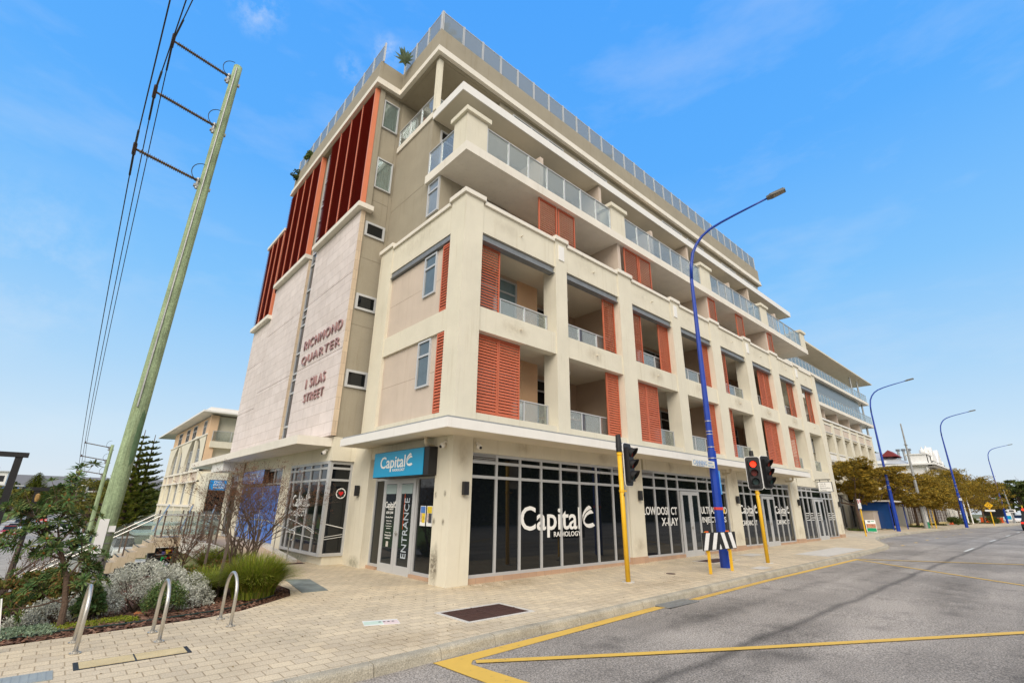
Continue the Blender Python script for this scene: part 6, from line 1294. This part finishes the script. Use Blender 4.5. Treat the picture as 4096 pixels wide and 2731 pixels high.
def bush(name, lab, blobs, lm, n, size, cat='shrub', asp=1.6, stem=True, shell=.5):
    T = thing(name, lab, cat, (blobs[0][0][0], blobs[0][0][1], 0)); o0 = Vector((blobs[0][0][0], blobs[0][0][1], 0)); b = MB()
    for c, rad in blobs:
        c = Vector(c)-o0; sub = max(8, int(n/40/len(blobs)))
        for _ in range(sub):
            v = Vector((rnd.gauss(0, 1), rnd.gauss(0, 1), abs(rnd.gauss(0, 1))*.9-.15)).normalized()*rnd.uniform(.75, 1)
            leaves(b, (c.x+v.x*rad[0], c.y+v.y*rad[1], c.z+v.z*rad[2]), (.10, .10, .08), 40, size, aspect=asp, shell=.1, up=.5)
    b.build('foliage', lm, T)
    if stem:
        b = MB()
        for c, rad in blobs:
            c = Vector(c)-o0
            for _ in range(22): e = c+Vector((rnd.uniform(-.8, .8)*rad[0], rnd.uniform(-.8, .8)*rad[1], rnd.uniform(.1, .8)*rad[2])); b.tube([(c.x+rnd.uniform(-.1, .1), c.y+rnd.uniform(-.1, .1), gz(c.x+o0.x, c.y+o0.y)-.05), e], [.012, .004], 4)
        b.build('stems', TWIG, T)
    return T
bush('silver_bush', 'large rounded silver grey bush in front of the wooden power pole', [((-5.75, 2.2, .12), (.75, .6, .52)), ((-6.35, 1.8, -.02), (.42, .5, .42)), ((-5.15, 2.1, .05), (.6, .6, .46)), ((-5.5, 2.9, .15), (.8, .6, .5)), ((-4.95, 1.6, -.06), (.42, .42, .36))], L_SILV, 24000, .026)
bush('silver_bush', 'small silver grey bush behind the banksia trunk', [((-6.9, 1.6, -.05), (.35, .35, .30)), ((-7.2, 1.3, -.1), (.25, .25, .2))], L_SILV, 5000, .024)
bush('green_bush', 'small dark green bush with tiny white flowers behind the middle hoop', [((-5.45, .95, .12), (.30, .24, .34))], L_BANK, 5200, .022)
bush('red_green_bush', 'reddish green bush left of the banksia tree', [((-7.5, 3.6, -.1), (.6, .6, .55)), ((-7.0, 4.0, .0), (.5, .5, .5))], L_RED, 9000, .05)
bush('red_green_bush', 'reddish bush tucked behind the grass by the bare tree', [((-3.9, 4.4, .05), (.4, .5, .38)), ((-4.4, 4.9, .0), (.4, .4, .3))], L_RED, 5000, .035)
bush('red_green_bush', 'reddish green bush filling the bed behind the small silver bush', [((-6.9, 2.9, .05), (.5, .5, .42))], L_RED, 6000, .045)
bush('leafy_bush', 'dark leafy bush left of the tall black lamp post', [((-8.5, 4.2, -.1), (.7, .7, .6))], L_BANK, 7000, .05)
bush('leafy_bush', 'low green bush at the foot of the banksia', [((-6.45, 1.3, .1), (.18, .18, .34))], L_BANK, 1500, .06)
for _ in (0,):
    b = MB()
    for _i in range(60):
        x = rnd.uniform(-8.6, -6.9); y = rnd.uniform(.0, .9)
        leaves(b, (x, y, gz(x, y)+.04), (.16, .14, .04), 110, .022)
    tag(b.build('ground_cover', L_COVER), kind='stuff'); b = MB()
    for _i in range(34):
        x = rnd.uniform(-6.9, -5.9); y = rnd.uniform(.35, 1.0)
        leaves(b, (x, y, gz(x, y)+.03), (.10, .10, .03), 60, .02)
    tag(b.build('lime_ground_cover', L_LIME), kind='stuff')
def grass_clump(name, lab, loc, rad, h, n):
    T = thing(name, lab, 'grass clump', (loc[0], loc[1], gz(loc[0], loc[1]))); b = MB()
    for _ in range(n):
        a = rnd.uniform(0, 6.28); r_ = rad*.5*math.sqrt(rnd.random()); p = Vector((r_*math.cos(a), r_*math.sin(a), 0)); a2 = a+rnd.gauss(0, .5); d = Vector((math.cos(a2), math.sin(a2), 0)); L_ = h*rnd.uniform(.75, 1.15); out_ = rnd.uniform(.15, 1.0)*rad; sd_ = Vector((-d.y, d.x, 0))*.0075; prev = None
        for j in range(6):
            q = j/5; pt = p+d*out_*q**1.7+Vector((0, 0, L_*(q-.55*(out_/rad)*q**2.4))); w_ = sd_*(1.15-q)
            if prev: b.quad(prev[0], prev[1], pt+w_, pt-w_)
            prev = (pt-w_, pt+w_)
    b.build('blades', L_GRASS, T)
grass_clump('grass_clump', 'big arching green grass clump beside the steel plate', (-3.85, 1.55), .75, .86, 5200)
grass_clump('grass_clump', 'grass clump behind the timber stake left of the big one', (-4.45, 2.6), .60, .62, 2200)
grass_clump('grass_clump', 'bright green grass clump at the left edge', (-8.3, 2.2), .6, .6, 1700)
grass_clump('grass_clump', 'green grass growing behind the bare tree by the terrace', (-3.5, 6.5), .8, .7, 2200)
for x, y, h, s in ((-4.36, 2.2, 1.25, 'dark timber stake beside the big grass clump'), (-4.12, 5.0, 1.3, 'dark timber stake behind the silver bush'), (-3.12, 4.6, 1.15, 'timber stake in front of the bare tree'), (-7.95, 4.2, 1.5, 'timber stake near the tall black lamp post'), (-7.7, 4.8, 1.5, 'second timber stake near the tall black lamp post')):
    T = thing('garden_stake', s, 'stake', (x, y, gz(x, y))); T.rotation_euler = (0, R(rnd.uniform(1, 3)), 0); b = MB(); b.box(-.025, .025, -.025, .025, -.1, h); b.build('stake', WOODG, T)
# bare crepe myrtle like trees with seed heads
def bare_tree(name, lab, loc, h, spread, n0=5, seeds=True, depth=5):
    T = thing(name, lab, 'tree', (loc[0], loc[1], gz(loc[0], loc[1])-.05)); b = MB(); sd_ = MB(); tips_ = []
    def grow(p, d, L_, r_, lv):
        q = p; pts = [p]; dd = d.copy()
        for _ in range(3): dd = (dd+Vector((rnd.gauss(0, .13), rnd.gauss(0, .13), rnd.gauss(.03, .08)))).normalized(); q = q+dd*L_/3; pts.append(q)
        b.tube(pts, [r_, r_*.85, r_*.72, r_*.6], 6 if lv > 2 else 4, cap=False)
        if lv == 0: tips_.append((q, dd)); return
        for _ in range(rnd.choice((2, 3, 3))):
            nd = (dd+Vector((rnd.gauss(0, .5), rnd.gauss(0, .5), rnd.gauss(.05, .34)))).normalized(); grow(pts[rnd.choice((2, 3, 3))], nd, L_*rnd.uniform(.68, .9), r_*.58, lv-1)
        if lv < 3: tips_.append((q, dd))
    for k in range(n0):
        a = 2*math.pi*k/n0+rnd.random(); grow(Vector((.05*math.cos(a), .05*math.sin(a), 0)), Vector((spread*math.cos(a), spread*math.sin(a), 1)).normalized(), h*.30, .028, depth)
    b.build('branches', TWIG, T)
    if seeds:
        for q, dd in tips_:
            if rnd.random() < .68:
                for _ in range(rnd.choice((4, 6, 9, 12))): p = q+Vector((rnd.gauss(0, .028), rnd.gauss(0, .028), rnd.gauss(0, .03))); leaves(sd_, p, (.004, .004, .004), 2, .019, aspect=1.1)
        sd_.build('seed_heads', L_SEED, T)
    return T
bare_tree('bare_tree', 'leafless multi stemmed tree with brown seed heads in front of the blue film windows', (-3.55, 4.3), 2.95, .34, 7, depth=5)
bare_tree('bare_tree', 'leafless slender tree with brown seed heads beside the ramp rail', (-2.95, 5.6), 3.1, .22, 5, depth=5)
bare_tree('bare_tree', 'small leafless shrub in front of the undercroft', (-4.35, 6.8), 1.5, .5, 5, depth=4)
bare_tree('bare_tree', 'small leafless shrub beyond the banksia on the left', (-7.7, 6.5), 2.0, .5, 5, depth=4)
T = bare_tree('bare_tree', 'bare tree top reaching in at the left edge above the black lamp arm', (-10.4, 9), 5.2, .6, 6, seeds=False, depth=5)
# banksia with big leaves in rosettes
def banksia():
    T = thing('banksia_tree', 'small banksia tree with whorls of big leathery leaves and orange tips at the left', 'tree', (-6.78, .80, gz(-6.78, .8)-.03)); b = MB(); lf = MB(); fl = MB()
    def rosette(p, d, s=1.0):
        p = Vector(p); d = Vector(d).normalized(); o = d.orthogonal().normalized(); o2 = d.cross(o)
        for ring, (k, el, L_) in enumerate(((8, .10, .125), (7, .5, .105), (4, 1.0, .07))):
            for j in range(k):
                a = 2*math.pi*(j+rnd.random()*.4)/k+ring; out_ = (o*math.cos(a)+o2*math.sin(a)); dr = (out_*math.cos(el)+d*math.sin(el)).normalized(); sdv = dr.cross(d).normalized(); L = L_*s*rnd.uniform(.8, 1.2); w_ = .016*s
                m_ = p+dr*L*.5; e = p+dr*L-d*L*.12*(1-el); i = len(lf.v); up_ = sdv.cross(dr)*.004
                lf.v += [tuple(p+dr*.01), tuple(m_-sdv*w_-up_), tuple(m_+sdv*w_-up_), tuple(e-sdv*w_*.5), tuple(e+sdv*w_*.5), tuple(m_+up_*1.5)]
                lf.f += [(i, i+1, i+5), (i, i+5, i+2), (i+1, i+3, i+5), (i+5, i+4, i+2), (i+5, i+3, i+4)]
        if rnd.random() < .45: leaves(fl, p+d*.02, (.012, .012, .012), 8, .025)
    b.tube([(0, 0, 0), (-.02, .0, .35), (-.09, .0, .72), (-.20, .02, 1.0), (-.30, .03, 1.25)], [.050, .042, .036, .030, .022], 10)
    def br(p, q, r_, n_):
        p, q = Vector(p), Vector(q); m_ = p.lerp(q, .5)+Vector((rnd.uniform(-.05, .05), rnd.uniform(-.05, .05), -.03)); b.tube([p, m_, q], [r_, r_*.8, r_*.5], 6)
        for k in range(n_):
            e = q+Vector((rnd.gauss(0, .13), rnd.gauss(0, .13), rnd.gauss(.05, .12))); b.tube([m_.lerp(q, .6), e], [r_*.4, r_*.25], 5); rosette(e, (e-m_)+Vector((0, 0, .08)), rnd.uniform(.85, 1.15))
            if rnd.random() < .2: rosette(m_.lerp(e, .6), (e-m_)+Vector((rnd.uniform(-.2, .2), rnd.uniform(-.2, .2), .05)), .85)
        rosette(q, (q-p)+Vector((0, 0, .1)), 1.1)
    br((-.09, 0, .72), (.06, .0, 1.05), .018, 8); br((-.3, .03, 1.25), (-.36, .02, 1.72), .016, 10); br((-.3, .03, 1.25), (-.12, .1, 1.5), .016, 9); br((-.2, .02, 1.0), (-.62, .0, 1.45), .018, 12); br((-.3, .03, 1.25), (-.78, -.0, 1.72), .016, 11); br((-.2, .02, 1.0), (-.95, .05, 1.35), .016, 11)
    br((-.36, .02, 1.7), (-.33, .0, 2.18), .012, 7); br((-.15, .0, .9), (-.05, .1, 1.2), .016, 10); br((0, 0, .45), (-.62, .1, .32), .016, 5); br((.0, 0, .35), (.12, .0, .55), .012, 6); br((.0, 0, .35), (-.40, .0, .60), .012, 8); br((-.07, 0, .65), (.30, .05, .78), .012, 5); br((-.25, .03, 1.15), (-.55, .0, 1.1), .014, 10); br((-.36, .02, 1.7), (-.5, .0, 1.95), .01, 6); br((-.05, 0, .6), (.14, .02, .85), .012, 7)
    b.build('trunk', BARK, T); lf.build('foliage', L_BANK, T); fl.build('flower_buds', mat('bud', (.40, .14, .03), .7, .2), T)
    for q in ((-.40, .03, 1.90), (-.72, .0, 1.86)): f_ = MB(); f_.tube([q, Vector(q)+Vector((0, 0, .04)), Vector(q)+Vector((0, 0, .10)), Vector(q)+Vector((0, 0, .12))], [.02, .032, .028, .01], 10); f_.build('seed_cone', mat('cone%d' % int(q[0]*100), (.36, .22, .08), .9, .3, 60), T)
    return T
banksia()
def small_plant(name, lab, x, y, s=1.0):
    T = thing(name, lab, 'plant', (x, y, gz(x, y))); b = MB()
    for _ in range(16):
        p = Vector((rnd.gauss(0, .12)*s, rnd.gauss(0, .12)*s, rnd.uniform(.05, .3)*s))
        for j in range(9): a = rnd.uniform(0, 6.28); d = Vector((math.cos(a), math.sin(a), rnd.uniform(.1, .9))).normalized(); e = d.cross(Vector((0, 0, 1))).normalized()*.014*s; q = p+d*.09*s; b.quad(p, p.lerp(q, .5)+e, q, p.lerp(q, .5)-e)
    b.build('foliage', L_LIME if s < 1 else L_BANK, T)
small_plant('leafy_plant', 'young lime leaved plant left of the banksia trunk', -7.6, 1.4, .9); small_plant('leafy_plant', 'grey green leafy plant low at the left edge', -8.0, 1.9, 1.4)
T = thing('rock', 'small red brown rock in front of the silver bush', 'rock', (-5.75, 1.35, gz(-5.75, 1.35))); b = MB(); b.tube([(0, 0, -.02), (0, 0, .03), (.01, 0, .06)], [.06, .07, .03], 7); b.build('stone', mat('rock_red', (.40, .14, .05), .9, .2, 20), T)
# rooftop and balcony plants
def agave(lab, loc, s=1.0, lm=None, n=40):
    T = thing('rooftop_plant', lab, 'plant', loc); b = MB()
    for k in range(n):
        a = rnd.uniform(0, 6.28); el_ = rnd.uniform(.2, 1.4); d = Vector((math.cos(a)*math.cos(el_), math.sin(a)*math.cos(el_), math.sin(el_))); e = d.cross(Vector((0, 0, 1))).normalized()*.085*s; q = d*.62*s*rnd.uniform(.7, 1.1)
        b.quad((0, 0, 0), q*.4+e, q, q*.4-e)
    b.build('leaves', lm or L_COVER, T); return T
agave('grey green agave in the rooftop notch above the side windows', (-.45, 4.75, 19.98), .85, n=60); agave('spiky plant behind the rooftop glass right of the corner', (1.75, 2.9, 20.02), .6); agave('small spiky plant farther along the rooftop glass', (5.0, 2.9, 20.02), .5)
for k, (x, y, z, s, lm, lab) in enumerate(((.35, 2.9, 20.05, .45, L_BANK, 'leafy plant behind the rooftop glass at the very corner'), (-1.22, 13.9, 20.0, .30, L_BANK, 'green plant hanging over the side roof edge'), (-1.22, 15.6, 19.6, .34, L_DARK, 'dark plant at the left end of the side roof edge'), (11.5, 2.9, 20.05, .4, L_BANK, 'bushy plant behind the rooftop glass halfway along'), (26.0, 1.0, 10.9, .3, L_OLIVE, 'small yellow green plant on the third level parapet'), (.9, 3.2, 20.02, .25, L_SEED, 'pinkish flowering plant behind the rooftop glass'))):
    T = thing('rooftop_plant', lab, 'plant', (x, y, z)); b = MB()
    for _ in range(14): leaves(b, (rnd.gauss(0, s*.4), rnd.gauss(0, s*.25), rnd.uniform(0, s*1.6)), (s*.35, s*.35, s*.35), 40, .075)
    b.build('foliage', lm, T)
T = thing('red_pot', 'red pot behind the corner balcony glass on the top floor', 'pot', (.5, 5.0, 16.12)); b = MB(); b.tube([(0, 0, 0), (0, 0, .35), (0, 0, .38)], [.14, .2, .22], 14); b.build('pot', CARR, T, smooth=True)
T = thing('potted_plant', 'small plant in a white pot behind the second level glass rail', 'plant', (1.9, .75, 6.98)); b = MB(); b.tube([(0, 0, 0), (0, 0, .32)], [.11, .16], 14); b.build('pot', WHITE, T); b = MB(); leaves(b, (0, 0, .45), (.16, .16, .15), 160, .06); b.build('foliage', L_BANK, T)

# ------------------------------------------------------------------ grime, cracks, stains and litter
def grime(name, col, thr=.45, scale=9, amt=.8, rough=.9):
    m = bpy.data.materials.new(name); m.use_nodes = True; t = m.node_tree; n = t.nodes; L = t.links; b = n['Principled BSDF']; b.inputs['Base Color'].default_value = col+(1,); b.inputs['Roughness'].default_value = rough
    tcn = n.new('ShaderNodeTexCoord'); a = n.new('ShaderNodeTexNoise'); a.inputs['Scale'].default_value = scale; a.inputs['Detail'].default_value = 8; a.inputs['Roughness'].default_value = .7; L.new(tcn.outputs['Object'], a.inputs[0])
    mr = n.new('ShaderNodeMapRange'); mr.inputs[1].default_value = thr-.12; mr.inputs[2].default_value = thr+.22; L.new(a.outputs[0], mr.inputs[0])
    # fade towards the rim of the patch
    mp_ = n.new('ShaderNodeVectorMath'); mp_.operation = 'SUBTRACT'; mp_.inputs[1].default_value = (.5, .5, .5); L.new(tcn.outputs['UV'], mp_.inputs[0]); sp = n.new('ShaderNodeSeparateXYZ'); L.new(mp_.outputs[0], sp.inputs[0])
    cb = n.new('ShaderNodeCombineXYZ'); L.new(sp.outputs[0], cb.inputs[0]); L.new(sp.outputs[1], cb.inputs[1]); ln = n.new('ShaderNodeVectorMath'); ln.operation = 'LENGTH'; L.new(cb.outputs[0], ln.inputs[0])
    fd = n.new('ShaderNodeMapRange'); fd.inputs[1].default_value = .5; fd.inputs[2].default_value = .12; L.new(ln.outputs['Value'], fd.inputs[0])
    mm = n.new('ShaderNodeMath'); mm.operation = 'MULTIPLY'; L.new(mr.outputs[0], mm.inputs[0]); L.new(fd.outputs[0], mm.inputs[1]); m3 = n.new('ShaderNodeMath'); m3.operation = 'MULTIPLY'; m3.inputs[1].default_value = amt; L.new(mm.outputs[0], m3.inputs[0])
    tr = n.new('ShaderNodeBsdfTransparent'); ms = n.new('ShaderNodeMixShader'); L.new(m3.outputs[0], ms.inputs[0]); L.new(tr.outputs[0], ms.inputs[1]); L.new(b.outputs[0], ms.inputs[2]); L.new(ms.outputs[0], n['Material Output'].inputs[0]); return m
GR1 = grime('soot_grime', (.16, .13, .09), .42, 14, .75); GR2 = grime('brown_wash', (.42, .32, .20), .46, 3, .32); GR3 = grime('oil_patch', (.07, .065, .058), .46, 2.2, .35); GR4 = grime('pale_dust', (.52, .47, .38), .48, 2.5, .22); GR5 = grime('green_damp', (.14, .15, .08), .45, 8, .55)
def patch(name, m, quad, parent=None, kind=None):
    me = bpy.data.meshes.new(name); me.from_pydata([tuple(p) for p in quad], [], [(0, 1, 2, 3)]); uv = me.uv_layers.new()
    for i, c in enumerate(((0, 0), (1, 0), (1, 1), (0, 1))): uv.data[i].uv = c
    me.materials.append(m); o = bpy.data.objects.new(name, me); COL.objects.link(o)
    if parent: o.parent = parent
    if kind: o['kind'] = kind
    return o
def pw(face, u0, u1, z0, z1, d, m):
    q = [(u0, d, z0), (u1, d, z0), (u1, d, z1), (u0, d, z1)] if face == 'C' else [(d, u0, z0), (d, u1, z0), (d, u1, z1), (d, u0, z1)]
    patch('stain', m, q, B)
pw('S', .34, .62, -.1, 1.0, -.174, GR1); pw('S', .50, .74, -.05, .9, -.173, GR1)
for y, z in ((.62, 2.05), (.22, 2.08), (.64, 1.42), (.24, 1.42)): pw('S', y-.07, y+.07, z-.10, z+.10, -.175, GR1)
pw('C', -.1, .45, 2.5, 3.6, -.004, GR2); pw('S', 4.45, 5.4, -.1, .35, -.174, GR5)
for a, c in GP[1:]: pw('C', a, c, zp(a)+.15, zp(a)+.9, -.004, GR2); pw('C', a+.1, c, 2.3, 3.5, -.005, GR2)
for x in (2.3, 6.0, 10.2, 13.4, 17.6, 21.0): pw('C', x-.35, x+.35, 3.15, 3.6, .030, GR2)
for x in (1.6, 5.5, 9.4, 13.2, 17.0, 20.8, 24.8): pw('C', x-.9, x+.6, 9.9, 10.75, .030, GR4); pw('C', x-.3, x+1.0, 6.6, 7.25, .030, GR2)
pw('S', 1.0, 4.2, 9.9, 10.75, -.145, GR4); pw('S', 6.2, 9.0, -.05, .3, -.945, GR5)
b = MB()      # hairline joints and a crack in the side panels
b.box(-.0625, -.0601, .75, 4.45, 5.42, 5.428); b.box(-.0625, -.0601, .75, 4.45, 8.36, 8.366); pz = 9.35
b.build('panel_joint', mat('joint_brown', (.28, .20, .14), .9, 0), B)
b = MB()
for z in (7.9, 10.6, 13.2): b.box(-.9, -.05, 5.655, 5.6595, z, z+.008)
b.box(.0955, .0995, 2.83, 5.6, 12.95, 12.958); b.box(.3, 30, 2.4485, 2.4535, 19.5, 19.505) if 0 else None
b.build('render_joint', mat('joint_taupe', (.2, .17, .12), .9, 0), B)
def pg(x0, x1, y0, y1, m, dz, zf, rot=0.0):
    cx, cy = (x0+x1)/2, (y0+y1)/2; q = []
    for sx, sy in ((-1, -1), (1, -1), (1, 1), (-1, 1)):
        dx, dy = sx*(x1-x0)/2, sy*(y1-y0)/2; X = cx+dx*math.cos(rot)-dy*math.sin(rot); Y = cy+dx*math.sin(rot)+dy*math.cos(rot); q.append((X, Y, zf(X)+dz))
    return q
for k, (x0, x1, y0, y1) in enumerate(((-.8, 3.2, -1.2, .3), (-2.4, .2, .9, 4.2), (2.5, 7.5, -3.6, -2.2), (-5.6, -3.2, -2.6, -1.6), (-4.4, -1.2, -3.9, -2.9), (7, 12, -1.6, -.2), (-3.0, -1.0, 4.4, 6.6), (13, 17, -3.4, -1.9))): patch('paving_stain', GR2 if k % 2 == 0 else GR4, pg(x0, x1, y0, y1, None, .0035, zp), None, 'structure')
for k, (x0, x1, y0, y1, rt) in enumerate(((5, 14, -8.4, -6.9, .06), (-1, 4, -7.4, -5.8, .05), (14, 26, -9.8, -8.2, .03), (1, 5, -5.4, -4.5, .0), (9, 18, -6.0, -5.1, .02), (22, 40, -5.6, -4.4, 0), (-3, 6, -10.5, -8.6, .05), (26, 46, -9, -7, 0))): patch('road_patch', GR3, pg(x0, x1, y0, y1, None, .003, zr, rt), None, 'structure')
for x0, x1, y0, y1 in ((24, 33, -3.3, -2.0), (-2, 12, -4.1, -3.75)): patch('gutter_dirt', GR2, pg(x0, x1, y0, y1, None, .0035, zr), None, 'structure')
b = MB()
for _ in range(420):
    if rnd.random() < .5: x = rnd.uniform(-2.5, 14); y = rnd.uniform(-.5, -.02) if rnd.random() < .5 else rnd.uniform(-3.7, 0); z = zp(x)
    else: x = rnd.uniform(-7, -.5); y = rnd.uniform(-3.6, 3.5); z = 0
    if edge_dist(x, y) > -.05 or x > -.3 and y > -.02: continue
    s = rnd.uniform(.006, .022); a = rnd.uniform(0, 6.28); dx, dy = math.cos(a)*s, math.sin(a)*s; b.quad((x-dx, y-dy, z+.004), (x+dy*.5, y-dx*.5, z+.012), (x+dx, y+dy, z+.005), (x-dy*.5, y+dx*.5, z+.008))
tag(b.build('leaf_litter', leafmat('litter', [(.12, .09, .03), (.20, .14, .05), (.07, .05, .03), (.30, .22, .12)], .3, 0)), kind='stuff')
# chairs glimpsed on the balconies
for k, (x, y, z, rz, s) in enumerate(((3.05, 1.15, 3.98, 2.6, 'white balcony chair behind the first level rail nearest the corner'), (6.15, 1.3, 3.98, 1.2, 'white balcony chair beside the timber table'), (9.9, 1.0, 6.98, .4, 'white balcony chair on the second level, third bay from the corner'))):
    T = thing('balcony_chair', s, 'chair', (x, y, z), rz, 'white balcony chairs'); MB().box(-.22, .22, -.22, .22, .42, .46).build('seat', WHITE, T); b = MB(); b.box(-.22, .22, .20, .23, .50, .92); b.box(-.22, -.19, .20, .23, .46, .5); b.box(.19, .22, .2, .23, .46, .5); b.build('backrest', WHITE, T)
    for sx in (-.2, .2):
        for sy in (-.2, .2): MB().box(sx-.015, sx+.015, sy-.015, sy+.015, 0, .42).build('leg', WHITE, T)
